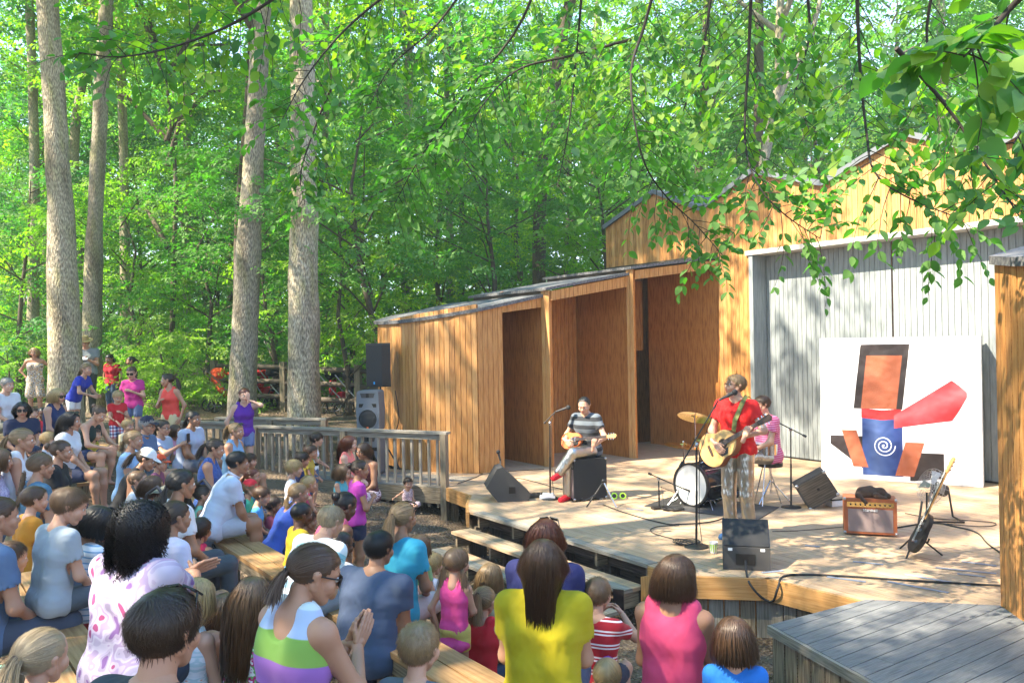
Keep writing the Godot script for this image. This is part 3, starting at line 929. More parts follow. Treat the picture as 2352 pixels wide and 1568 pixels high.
func bench(label: String, s0: float, t0: float, s1: float, t1: float, seat: float) -> void:
	var a := st(s0, t0)
	var b := st(s1, t1)
	var mid := (a + b) * 0.5
	var o := thing("bench", label, "bench", Vector3(mid.x, ground_y(mid.x, mid.z), mid.z), 0.0, "long backless audience benches")
	var d := (b - a).normalized()
	var bs := Basis(d, Vector3.UP, d.cross(Vector3.UP))
	var l := a.distance_to(b)
	var y := seat - o.position.y
	for j in 2:
		var n := maxi(1, int(l / 2.4))
		for k in n:
			plank("seat_plank", o, mats.bench, Vector3(l / n - 0.006, 0.04, 0.165), Transform3D(bs, d * (l * ((k + 0.5) / n - 0.5)) + bs.z * (j - 0.5) * 0.178 + Vector3.UP * (y - 0.02)))
		plank("apron", o, mats.old_wood, Vector3(l - 0.05, 0.1, 0.038), Transform3D(bs, bs.z * (j - 0.5) * 0.28 + Vector3.UP * (y - 0.092)))
	var k := int(l / 1.5) + 1
	for i in k + 1:
		var p := d * (l * (float(i) / k - 0.5) * 0.96)
		var w := o.position + p
		var g := ground_y(w.x, w.z) - o.position.y - 0.05
		for e in 2:
			plank("leg", o, mats.old_wood, Vector3(0.09, y - 0.143 - g, 0.09), Transform3D(bs, p + bs.z * (e - 0.5) * 0.2 + Vector3.UP * (y - 0.143 + g) * 0.5))

func build_rails_and_benches() -> void:
	rng.seed = 21
	var w := Vector3(-0.903, 0, -0.43)
	var p0 := Vector3(-1.07, 0, -12.84)
	railing("near grey timber railing in front of the speaker stack by the stage", p0, p0 + w * 3.8, 1.43, 0.24, [0.0, 0.5, 1.0], 0.155)
	railing("short grey timber railing piece further up the walkway behind seated people", p0 + w * 4.3 + Vector3(0, 0, -0.05), p0 + w * 7.2 + Vector3(0, 0, 0.25), 1.47, 0.4, [0.0, 1.0], 0.17)
	railing("far grey timber railing on the woods side of the walkway", Vector3(-3.5, 0, -15.35), Vector3(-5.7, 0, -16.0), 1.46, 0.5, [0.0, 0.5, 1.0], 0.17)
	bench("long tan bench under the mustard shirt boy at lower left", 3.25, 12.42, 9.6, 12.1, 1.2)
	bench("tan bench under the man in the pale polo, running to the girl in pink", 1.2, 10.42, 8.0, 10.3, 0.86)
	bench("tan bench under the row of people near the railing", -3.6, 9.9, 0.7, 10.2, 0.84)
	bench("tan bench under the woman with the curly bun", -6.0, 10.6, -1.4, 11.3, 1.14)
	bench("tan bench at far left under the woman with the ponytail", -0.9, 11.9, 2.9, 12.36, 1.2)
	bench("tan rear bench at far left under the woman in sunglasses", -7.5, 11.9, -2.6, 12.6, 1.42)
# ---------------------------------------------------------------- trees
var sprays: Array[Mesh] = []
var leaf_mesh: Array[Mesh] = []
var labels_used := {}

func leaf_into(m: M, xf: Transform3D, l: float, w: float, fine := false) -> void:
	# a pointed oval, folded a little along its rib and bent down at the tip; along +Z
	var p := func(x: float, y: float, z: float) -> Vector3: return xf * Vector3(x * w, y * l, z * l)
	var base := m.V.size()
	var vs: Array
	if fine: vs = [p.call(0, 0, 0), p.call(0, 0.0, 0.32), p.call(0, -0.03, 0.66), p.call(0, -0.12, 1.0), p.call(-0.34, 0.05, 0.16), p.call(-0.5, 0.05, 0.42), p.call(-0.34, 0.0, 0.72), p.call(0.34, 0.05, 0.16), p.call(0.5, 0.05, 0.42), p.call(0.34, 0.0, 0.72)]
	else: vs = [p.call(0, 0, 0), p.call(0, 0.0, 0.5), p.call(0, -0.1, 1.0), p.call(-0.5, 0.06, 0.42), p.call(0.5, 0.06, 0.42)]
	var up := (xf.basis * Vector3.UP).normalized()
	var sd := (xf.basis * Vector3.RIGHT).normalized()
	for i in vs.size():
		m.V.append(vs[i])
		var side := 0.0
		if fine: side = -1.0 if i in [4, 5, 6] else (1.0 if i > 6 else 0.0)
		else: side = -1.0 if i == 3 else (1.0 if i == 4 else 0.0)
		m.N.append((up - sd * side * 0.25).normalized())
		m.U.append(Vector2(0.5 + side * 0.5, float(i) / vs.size()))
	var ix := [0, 1, 3, 3, 1, 2, 0, 4, 1, 1, 4, 2] if not fine else [0, 1, 4, 4, 1, 5, 1, 2, 5, 5, 2, 6, 2, 3, 6, 0, 7, 1, 1, 7, 8, 1, 8, 2, 2, 8, 9, 2, 9, 3]
	for k in ix: m.I.append(base + k)

func make_sprays() -> void:
	var r := RandomNumberGenerator.new()
	r.seed = 404
	for v in 3:
		var m := M.new()
		for br in 3:
			var dir := Vector3([-0.55, 0.0, 0.6][br], r.randf_range(-0.15, 0.1), 1.0).normalized()
			var l: float = [0.34, 0.5, 0.36][br]
			var o := Vector3(0, 0, 0.06 * br)
			for i in 6 if br == 1 else 5:
				var u := (i + 0.8) / 6.0
				var c := o + dir * l * u + Vector3(0, -0.07 * u * u, 0)
				var s := -1.0 if i % 2 == 0 else 1.0
				var an := atan2(dir.x, dir.z) + s * r.randf_range(0.6, 1.05)
				if i == 5: an = atan2(dir.x, dir.z)
				var b := Basis(Vector3.UP, an) * Basis(Vector3.RIGHT, r.randf_range(-0.1, 0.7)) * Basis(Vector3.BACK, r.randf_range(-0.6, 0.6))
				leaf_into(m, Transform3D(b, c), r.randf_range(0.1, 0.15), r.randf_range(0.055, 0.078))
		sprays.append(m.mesh())
	for v in 2:
		var m := M.new()
		leaf_into(m, Transform3D(), 0.1, 0.06 + v * 0.009, true)
		leaf_mesh.append(m.mesh())

# leaf sprays in flat clumps. clumps: [centre, radius, height, count]
func foliage(parent: Node3D, clumps: Array, material: Material, scale: float, r: RandomNumberGenerator, called := "foliage") -> void:
	var xfs := []
	for c: Array in clumps:
		var ctr: Vector3 = c[0]
		for i in int(c[3]):
			var a := r.randf() * TAU
			var rad := sqrt(r.randf()) * float(c[1])
			var p := ctr + Vector3(cos(a) * rad, r.randfn() * float(c[2]) * 0.5 - rad * rad * 0.06, sin(a) * rad)
			var b := Basis(Vector3.UP, PI / 2 - a + r.randfn() * 0.7) * Basis(Vector3.RIGHT, r.randf_range(-0.35, 0.6)) * Basis(Vector3.BACK, r.randfn() * 0.35)
			xfs.append(Transform3D(b.scaled(Vector3.ONE * scale * r.randf_range(0.7, 1.25)), p))
	if xfs.is_empty(): return
	var o := many(sprays[r.randi() % 3], xfs, material)
	o.name = called
	o.set_meta("kind", "stuff")
	parent.add_child(o, true)

func trunk_mesh(pts: Array, radii: Array, r: RandomNumberGenerator) -> M:
	# resampled, with an uneven girth
	var c := Curve3D.new()
	for i in pts.size():
		var t: Vector3 = (pts[mini(i + 1, pts.size() - 1)] - pts[maxi(i - 1, 0)]) * 0.17
		c.add_point(pts[i], -t, t)
	var total := c.get_baked_length()
	var n := clampi(int(total / 0.3), 6, 60)
	var ps := []
	var rs := []
	for i in n + 1:
		var u := float(i) / n
		ps.append(c.sample_baked(u * total))
		var f := u * (radii.size() - 1)
		var k := mini(int(f), radii.size() - 2)
		rs.append(lerpf(radii[k], radii[k + 1], f - k))
	var m := M.new().tube(ps, rs, 18, false)
	var nz := FastNoiseLite.new()
	nz.seed = r.randi() % 1000
	nz.frequency = 0.9
	for i in m.V.size():
		var w := nz.get_noise_3d(m.V[i].x * 2.0, m.V[i].y * 0.7, m.V[i].z * 2.0) * 0.16 + nz.get_noise_3d(m.V[i].x * 9.0, m.V[i].y * 1.6, m.V[i].z * 9.0) * 0.05
		# lichen, moss and darker weathered bark in patches
		var pa := nz.get_noise_3d(m.V[i].x * 3.0 + 40.0, m.V[i].y * 0.8, m.V[i].z * 3.0)
		var pb := nz.get_noise_3d(m.V[i].x * 5.0, m.V[i].y * 1.5 + 90.0, m.V[i].z * 5.0)
		var col := Color(1, 1, 1).lerp(Color(0.55, 0.52, 0.48), clampf(pa * 2.6, 0.0, 1.0))
		col = col.lerp(Color(0.78, 0.86, 0.5), clampf(pb * 2.2 - 0.15, 0.0, 0.8))
		m.C.append(col)
		m.V[i] += m.N[i] * rs[i / 19] * w
	return m

# a tree seen by its trunk; picture points give the line of the stem at depth d
func trunk_tree(called: String, label: String, pix: Array, d: float, radii: Array, bark: int, crown: Array, leaf: int, flare := 1.35) -> Node3D:
	var r := RandomNumberGenerator.new()
	r.seed = hash(label)
	var pts := []
	for p: Vector2 in pix: pts.append(at(p.x, p.y, d))
	var b0: Vector3 = pts[0]
	var gy := ground_y(b0.x, b0.z) - 0.15
	# down to the ground
	var foot := Vector3(b0.x + (b0.x - pts[1].x) * 0.1, gy, b0.z)
	var o := thing(called, label, "tree", Vector3(foot.x, gy, foot.z))
	var loc := [Vector3.ZERO]
	var rr := [radii[0] * flare]
	if b0.y - gy > 0.5:
		loc.append(Vector3(0, 0.45, 0).lerp(b0 - foot, 0.1))
		rr.append(radii[0] * 1.04)
	for i in pts.size():
		if pts[i].y > gy + 0.6:
			loc.append(pts[i] - foot)
			rr.append(radii[mini(i, radii.size() - 1)])
	put("trunk", trunk_mesh(loc, rr, r), mats["bark%d" % bark], o)
	# crown: [height above ground, spread, clumps, sprays in each, scale of the leaves]
	if crown.size() > 0:
		var top: Vector3 = loc[loc.size() - 1]
		var clumps := []
		var lim := M.new()
		for k in int(crown[2] * 1.6):
			var h := float(crown[0]) + r.randf() * 7.0
			var a := r.randf() * TAU
			var rad := float(crown[1]) * sqrt(r.randf_range(0.05, 1.0))
			var c := Vector3(top.x, 0, top.z) + Vector3(cos(a) * rad, h, sin(a) * rad)
			clumps.append([c, r.randf_range(0.9, 1.6), 0.35, crown[3]])
			if k % 2 == 0:
				var s := Vector3(top.x, minf(top.y, h - 1.0 - rad * 0.2), top.z)
				lim.tube([s, s.lerp(c, 0.5) + Vector3(0, 0.5, 0), c], [0.09, 0.055, 0.015], 6, false)
		if lim.V.size() > 0: put("limb", lim, mats["bark%d" % bark], o)
		foliage(o, clumps, mats["leaf%d" % leaf], crown[4], r)
	return o

func place_of(p: Vector3) -> String:
	var v := cam_xf.affine_inverse() * p
	var px := 1176.0 + v.x / -v.z * 1898.0
	var ks := [60, 200, 330, 470, 580, 680, 800, 930, 1100, 1240, 1400, 1600, 1800, 2000, 2200]
	var nm := ["the left edge of the picture", "the leftmost pair of trunks", "the second trunk", "the woman in coral", "the fence post", "the leaning grey trunk", "the stout flaky trunk", "the black loudspeaker", "the cedar wing corner", "the first roof step", "the dark trunk behind the wing", "the first gable", "the second gable", "the forked trunk", "the third gable"]
	var b := 0
	for i in ks.size():
		if absf(px - ks[i]) < absf(px - ks[b]): b = i
	return nm[b]

func unique_label(parts: Array) -> String:
	# the first wording that no other tree has
	for p: String in parts:
		if not labels_used.has(p):
			labels_used[p] = true
			return p
	var k := 2
	while labels_used.has(parts[0] + ", number %d from the camera" % k): k += 1
	labels_used[parts[0] + ", number %d from the camera" % k] = true
	return parts[0] + ", number %d from the camera" % k

# a leafy tree whose foliage fills the woods: thin stem, layered clumps
func leafy(x: float, d: float, height: float, spread: float, low: float, nclump: int, per: int, scale: float, leaf: int, r: RandomNumberGenerator) -> void:
	var z := -d
	var gy := ground_y(x, z) - 0.1
	var base := Vector3(x, gy, z)
	var tone: String = ["bright green", "deep green", "yellow green", "dark blue green", "fresh green"][leaf]
	var size: String = "tall" if height > 11.0 else ("young" if height > 4.5 else "low")
	var where := place_of(base + Vector3.UP * height * 0.5)
	var far: String = "far behind" if d > 38.0 else ("in the woods behind" if d > 25.0 else "just behind")
	var kind := "tree" if height > 4.5 else "shrub"
	var lb := []
	for ad: String in ["layered", "airy", "dense", "leaning", "broad", "narrow", "ragged", "arching", "bushy", "spreading", "slender", "drooping"]: lb.append("%s %s %s %s %s %s" % [size, ad, tone, kind, far, where])
	var o := thing("leafy_tree" if kind == "tree" else "shrub", unique_label(lb), kind, base, 0.0, "trees of the woods" if kind == "tree" else "shrubs at the edge of the woods")
	var lean := Vector3(r.randfn() * 0.06, 1, r.randfn() * 0.06)
	var rad := 0.018 + height * 0.008
	var m := M.new()
	var pts := []
	for i in 5: pts.append(lean * height * (i / 4.0) * 0.92 + Vector3(r.randfn(), 0, r.randfn()) * 0.06 * i)
	m.tube(pts, [rad * 1.3, rad, rad * 0.8, rad * 0.5, rad * 0.2], 8, false)
	var clumps := []
	for k in nclump:
		var u := (k + r.randf()) / nclump
		var h := lerpf(low, height, u)
		var w := spread * (0.35 + 0.65 * sin(PI * clampf(0.15 + 0.8 * u, 0, 1))) * sqrt(r.randf_range(0.08, 1.0))
		var a := r.randf() * TAU
		var c := lean * h + Vector3(cos(a) * w, 0, sin(a) * w)
		clumps.append([c, r.randf_range(0.45, 1.0) * (0.5 + spread * 0.22), 0.16 + 0.05 * spread, per])
		if k % 2 == 0 and height > 3.0:
			var s := lean * maxf(h - 0.25 - w * 0.3, 0.2)
			m.tube([s, s.lerp(c, 0.55) + Vector3(0, 0.12, 0), c], [rad * 0.35, rad * 0.22, 0.006], 5, false)
	put("stem", m, mats["bark2"], o)
	foliage(o, clumps, mats["leaf%d" % leaf], scale, r)

func build_woods() -> void:
	make_sprays()
	var r := RandomNumberGenerator.new()
	r.seed = 515
	var V := func(a: Array) -> Array:
		var o := []
		for i in a.size() / 2: o.append(Vector2(a[i * 2], a[i * 2 + 1]))
		return o
	trunk_tree("big_tree", "thick pale mossy trunk at the left that the woman in the dress leans on", V.call([148, 890, 147, 800, 142, 600, 128, 300, 110, 40, 96, -200, 84, -420]), 17.6, [0.31, 0.25, 0.24, 0.225, 0.21, 0.18, 0.14], 1, [12.0, 4.5, 26, 26, 1.3], 0)
	trunk_tree("big_tree", "second straight trunk from the left, rising behind the ranger's hat", V.call([212, 880, 210, 760, 214, 600, 222, 400, 232, 200, 243, 0, 250, -300]), 21.0, [0.22, 0.19, 0.185, 0.18, 0.17, 0.16, 0.12], 0, [13.0, 4.5, 24, 24, 1.3], 1)
	trunk_tree("big_tree", "grey trunk leaning right, directly behind the woman in purple", V.call([556, 925, 560, 800, 572, 550, 585, 300, 598, 80, 606, -100, 615, -420]), 16.8, [0.255, 0.22, 0.205, 0.185, 0.165, 0.155, 0.12], 0, [12.0, 4.5, 26, 26, 1.3], 4)
	trunk_tree("big_tree", "stout straight trunk with flaky pale bark beyond the railing", V.call([699, 960, 697, 850, 698, 600, 697, 300, 690, 0, 686, -400]), 16.4, [0.29, 0.255, 0.245, 0.225, 0.2, 0.15], 1, [12.5, 5.0, 28, 26, 1.3], 2, 1.25)
	trunk_tree("thin_tree", "dark thin trunk pressed close to the left side of the leaning grey trunk", V.call([547, 880, 543, 700, 545, 500, 562, 300, 577, 60]), 18.5, [0.075, 0.07, 0.065, 0.06, 0.05], 2, [10.0, 2.5, 10, 16, 1.1], 1)
	trunk_tree("thin_tree", "slim dark sapling stem between the coral top and the second trunk", V.call([392, 850, 398, 620, 402, 400, 380, 180]), 24.0, [0.075, 0.06, 0.05, 0.035], 2, [6.0, 2.5, 12, 18, 1.1], 0)
	trunk_tree("thin_tree", "straight grey trunk far behind the slim dark sapling", V.call([428, 840, 430, 500, 428, 250, 428, -100]), 31.0, [0.13, 0.12, 0.11, 0.08], 0, [11.0, 4.0, 16, 20, 1.5], 2)
	trunk_tree("big_tree", "crooked trunk with a bend seen between the two leftmost trunks", V.call([180, 860, 176, 600, 170, 320, 192, 180, 230, 60]), 27.0, [0.19, 0.17, 0.15, 0.13, 0.1], 0, [11.0, 4.0, 14, 20, 1.4], 3)
	var t7 := trunk_tree("big_tree", "dark trunk rising behind the roof of the cedar wing", V.call([1238, 560, 1246, 400, 1266, 260, 1288, 100, 1322, -60, 1340, -260]), 24.0, [0.2, 0.185, 0.175, 0.165, 0.15, 0.1], 2, [13.0, 4.0, 16, 22, 1.4], 0)
	var a7 := at(1262, 340, 24.0) - t7.position
	put("branch", M.new().tube([a7, at(1330, 312, 23.6) - t7.position, at(1410, 268, 23.2) - t7.position], [0.07, 0.055, 0.035], 8, false), mats.bark2, t7)
	var t8 := trunk_tree("forked_tree", "forked slim trunk behind the second gable", V.call([1752, 430, 1762, 340, 1788, 200, 1792, 40, 1800, -160]), 22.0, [0.14, 0.135, 0.12, 0.1, 0.07], 0, [12.0, 3.5, 12, 20, 1.3], 2)
	put("branch", M.new().tube([at(1778, 250, 22.0) - t8.position, at(1812, 170, 22.0) - t8.position, at(1862, 90, 22.0) - t8.position, at(1900, -60, 22.0) - t8.position], [0.1, 0.09, 0.075, 0.05], 8, false), mats.bark0, t8)
	trunk_tree("thin_tree", "faint grey trunk above the left end of the wing roof", V.call([930, 760, 934, 500, 938, 220, 940, -60]), 31.0, [0.17, 0.16, 0.15, 0.12], 0, [12.0, 4.0, 14, 20, 1.5], 1)
	trunk_tree("thin_tree", "shaded trunk standing in the dip between the first two gables", V.call([1602, 560, 1608, 380, 1620, 150, 1626, -80]), 29.0, [0.17, 0.16, 0.14, 0.1], 2, [12.0, 4.0, 14, 20, 1.5], 3)
	trunk_tree("thin_tree", "pale thin trunk far off between the stout trunk and the wing", V.call([745, 800, 742, 560, 748, 250, 752, -40]), 33.0, [0.13, 0.12, 0.1, 0.08], 0, [12.0, 4.0, 12, 20, 1.5], 0)
	trunk_tree("thin_tree", "far trunk at the extreme left beside the woman in the dress", V.call([104, 850, 106, 500, 104, 200, 100, -60]), 33.0, [0.16, 0.15, 0.13, 0.1], 2, [11.0, 4.0, 12, 20, 1.5], 3)
	# crowns overhead, beyond the frame, that dapple the stage and the benches
	var over := [[-11.5, -4.5], [-7.0, 3.5], [-14.0, 0.5], [-17.0, -8.0], [3.5, 5.0], [-2.0, 8.0], [10.5, -4.0], [-20.0, -14.0], [-12.0, -10.5], [-9.5, 0.8]]
	for i in over.size():
		var x: float = over[i][0]
		var z: float = over[i][1]
		var o := thing("canopy_tree", ["tall tree left of the benches outside the picture", "tall tree behind the camera to its left", "tall tree far left behind the back row", "tall tree beyond the left edge near the dirt path", "tall tree behind the camera to its right", "tall tree well behind the camera", "tall tree to the right of the grey corner platform", "tall tree far left past the leftmost trunks", "tall tree left of the benches level with the railing", "tall tree close behind the camera at its left shoulder"][i], "tree", Vector3(x, ground_y(x, z) - 0.1, z), 0.0, "canopy trees around the benches")
		var h := 17.0 + r.randf() * 4.0
		put("trunk", trunk_mesh([Vector3.ZERO, Vector3(0.05, 0.6, 0), Vector3(0.1, h * 0.5, 0.2), Vector3(-0.2, h, 0.1)], [0.45, 0.32, 0.26, 0.1], r), mats.bark0, o)
		var clumps := []
		var lim := M.new()
		for k in CANOPY_CLUMPS:
			var a := r.randf() * TAU
			var rad := 5.2 * sqrt(r.randf())
			var y := 9.0 + r.randf() * (h - 8.0)
			var c := Vector3(cos(a) * rad, y, sin(a) * rad)
			clumps.append([c, r.randf_range(0.8, 1.5), 0.35, 26])
			if k % 2 == 0: lim.tube([Vector3(0, y - 1.5, 0), Vector3(cos(a) * rad * 0.5, y - 0.2, sin(a) * rad * 0.5), c], [0.1, 0.06, 0.015], 5, false)
		put("limb", lim, mats.bark0, o)
		foliage(o, clumps, mats["leaf%d" % (i % 5)], 1.3, r)
	# the small tree with level branches left of the wing, and more understory across the view
	leafy(at(885, 800, 19.5).x, 19.5, 8.2, 3.6, 3.4, 34, 24, 0.85, 1, r)
	leafy(at(1130, 700, 21.5).x, 21.5, 7.6, 3.2, 3.6, 26, 22, 0.9, 1, r)
	leafy(at(800, 800, 20.5).x, 20.5, 5.6, 2.4, 1.0, 20, 20, 0.85, 4, r)
	leafy(at(470, 800, 23.0).x, 23.0, 6.4, 2.8, 1.4, 24, 22, 0.9, 1, r)
	leafy(at(640, 800, 22.0).x, 22.0, 6.0, 2.6, 1.2, 22, 22, 0.9, 1, r)
	leafy(at(330, 800, 25.0).x, 25.0, 6.6, 3.0, 1.5, 24, 22, 1.0, 0, r)
	leafy(at(40, 800, 24.0).x, 24.0, 7.0, 3.0, 1.4, 24, 22, 1.0, 3, r)
	leafy(at(1400, 640, 23.0).x, 23.0, 8.0, 3.0, 3.4, 24, 22, 1.0, 0, r)
	# shrubs and ferns along the path and the fence
	for k in 26:
		var d := r.randf_range(20.5, 27.0)
		var px := r.randf_range(20.0, 860.0)
		if d < 21.5 and px < 330: continue
		leafy(at(px, 800, d).x, d, r.randf_range(1.0, 2.6), r.randf_range(0.8, 1.5), 0.15, 9, 15, 0.75, [0, 1, 1, 4][k % 4], r)
	# rows of woodland trees, nearest first
	var rows := [[26.0, 31.0, 17, 10.5, 1.15], [33.0, 39.0, 17, 15.0, 1.5], [42.0, 50.0, 18, 19.0, 2.0], [54.0, 66.0, 20, 22.0, 2.6]]
	for row: Array in rows:
		for k in int(row[2]):
			var d := r.randf_range(row[0], row[1])
			var px := -150.0 + (2650.0) * (k + r.randf() * 0.9) / float(row[2])
			if d < 31.0 and px > 1380.0: d += 2.0
			var hgt: float = row[3] * r.randf_range(0.75, 1.15)
			leafy(at(px, 780, d).x, d, hgt, 2.6 + d * 0.055, 1.2 if d < 40.0 else 1.0, int(26 + d * 0.25), 20, row[4], (k * 3 + int(d)) % 5, r)
	# tall trees among them, whose crowns shade the understory
	for k in 7:
		var d := r.randf_range(19.0, 44.0)
		var px := -100.0 + 2500.0 * (k + 0.5 * r.randf()) / 7.0
		if px > 1150.0: d = maxf(d, 25.0)
		var base := at(px, 780, d)
		base.y = ground_y(base.x, base.z) - 0.1
		var where := place_of(base + Vector3.UP * 5.0)
		var o := thing("canopy_tree", unique_label(["tall straight forest tree with high crown behind " + where, "second tall forest tree with high crown behind " + where, "third high crowned forest tree behind " + where]), "tree", base, 0.0, "tall trees of the woods")
		put("trunk", trunk_mesh([Vector3.ZERO, Vector3(0.02, 0.6, 0), Vector3(r.randfn() * 0.25, 9.0, 0), Vector3(r.randfn() * 0.4, 19.0, 0)], [0.2, 0.15, 0.13, 0.05], r), mats["bark%d" % (k % 3)], o)
		var cl := []
		for j in 38:
			var a := r.randf() * TAU
			var rad := 4.6 * sqrt(r.randf())
			cl.append([Vector3(cos(a) * rad, r.randf_range(9.5, 19.0), sin(a) * rad), r.randf_range(0.9, 1.7), 0.35, 30])
		foliage(o, cl, mats["leaf%d" % (k % 5)], 1.35, r)
	build_fence(r)

func build_fence(r: RandomNumberGenerator) -> void:
	# split rail fence with parked strollers behind it
	var a := at(492, 920, 22.0)
	var b := at(1010, 905, 19.5)
	var d := (b - a)
	d.y = 0
	var l := d.length()
	d = d.normalized()
	var bs := Basis(d, Vector3.UP, d.cross(Vector3.UP))
	var g := ground_y(a.x, a.z)
	var o := thing("rail_fence", "weathered split rail fence behind the big trunks", "fence", Vector3(a.x, g, a.z))
	for k in 4:
		var p := d * l * k / 3.0
		plank("post", o, mats.old_wood, Vector3(0.15, 1.35, 0.13), Transform3D(bs, p + Vector3.UP * (0.6 + ground_y(a.x + p.x, a.z + p.z) - g)))
	for k in 3:
		for j in 3:
			var y := 1.12 - j * 0.38
			var p := d * l * k / 3.0 + Vector3.UP * (y + ground_y(a.x + d.x * l * k / 3.0, a.z + d.z * l * k / 3.0) - g)
			var q := d * l * (k + 1) / 3.0 + Vector3.UP * (y + ground_y(a.x + d.x * l * (k + 1) / 3.0, a.z + d.z * l * (k + 1) / 3.0) - g + 0.03)
			put("rail", trunk_mesh([p, p.lerp(q, 0.5) + Vector3(0, r.randfn() * 0.02, 0), q], [0.06, 0.075, 0.055], r), mats.dark_wood, o)
	var spots := [[512, 21.0, "#d84a20", "orange stroller parked beside the fence post"], [608, 22.2, "#b01c20", "red and black stroller just right of the leaning grey trunk"], [640, 21.8, "#1c1c22", "black stroller with white frame between the two big trunks"], [775, 21.0, "#c02030", "dark stroller with a red and white seat right of the stout trunk"], [815, 20.6, "#1c2440", "navy stroller left of the loudspeaker stack"]]
	for s: Array in spots:
		var p := at(s[0], 900, s[1])
		p.y = ground_y(p.x, p.z)
		var t := thing("parked_stroller", s[3], "stroller", p, r.randf_range(0.6, 1.6) + (0.0 if s[0] > 520 else 0.6), "strollers parked at the fence")
		for sx in [-1.0, 1.0]:
			put("frame_tube", M.new().tube([Vector3(sx * 0.24, 1.02, -0.42), Vector3(sx * 0.25, 0.55, 0.02), Vector3(sx * 0.2, 0.16, 0.42)], [0.016], 8), mats.steel, t)
			put("frame_tube", M.new().tube([Vector3(sx * 0.25, 0.62, 0.0), Vector3(sx * 0.27, 0.16, -0.3)], [0.014], 8), mats.charcoal, t)
			var ring := []
			for j in 17: ring.append(Vector3(sx * 0.28, 0.17 + sin(TAU * j / 16) * 0.15, -0.3 + cos(TAU * j / 16) * 0.15))
			var wm := put("wheel", M.new().tube(ring, [0.02], 8, false), mats.black_matte, t)
			for j in 5: put("spoke", M.new().cyl(Vector3(sx * 0.28, 0.17, -0.3), ring[j * 3], 0.006, 0.006, 5), mats.steel, wm)
		var fr := []
		for j in 17: fr.append(Vector3(0, 0.14 + sin(TAU * j / 16) * 0.12, 0.44 + cos(TAU * j / 16) * 0.12))
		put("wheel", M.new().tube(fr, [0.02], 8, false), mats.black_matte, t)
		put("handle", M.new().tube([Vector3(-0.24, 1.02, -0.42), Vector3(0, 1.05, -0.47), Vector3(0.24, 1.02, -0.42)], [0.018], 8), mats.black_matte, t)
		blob("seat", [[Vector3(-0.12, 0.45, 0.12), Vector3(0.12, 0.45, 0.12), 0.1], [Vector3(-0.13, 0.55, -0.08), Vector3(0.13, 0.82, -0.18), 0.09]], 0.025, 0.06, cloth(s[2]), t)
		blob("canopy", [[Vector3(-0.17, 0.98, -0.12), Vector3(0.17, 0.98, -0.12), 0.14], [Vector3(-0.17, 0.92, 0.08), Vector3(0.17, 0.92, 0.08), 0.08], [Vector3(-0.16, 0.8, 0.05), Vector3(0.16, 0.8, 0.05), -0.15]], 0.025, 0.05, cloth(s[2] if s[0] < 620 else "#17181c"), t)

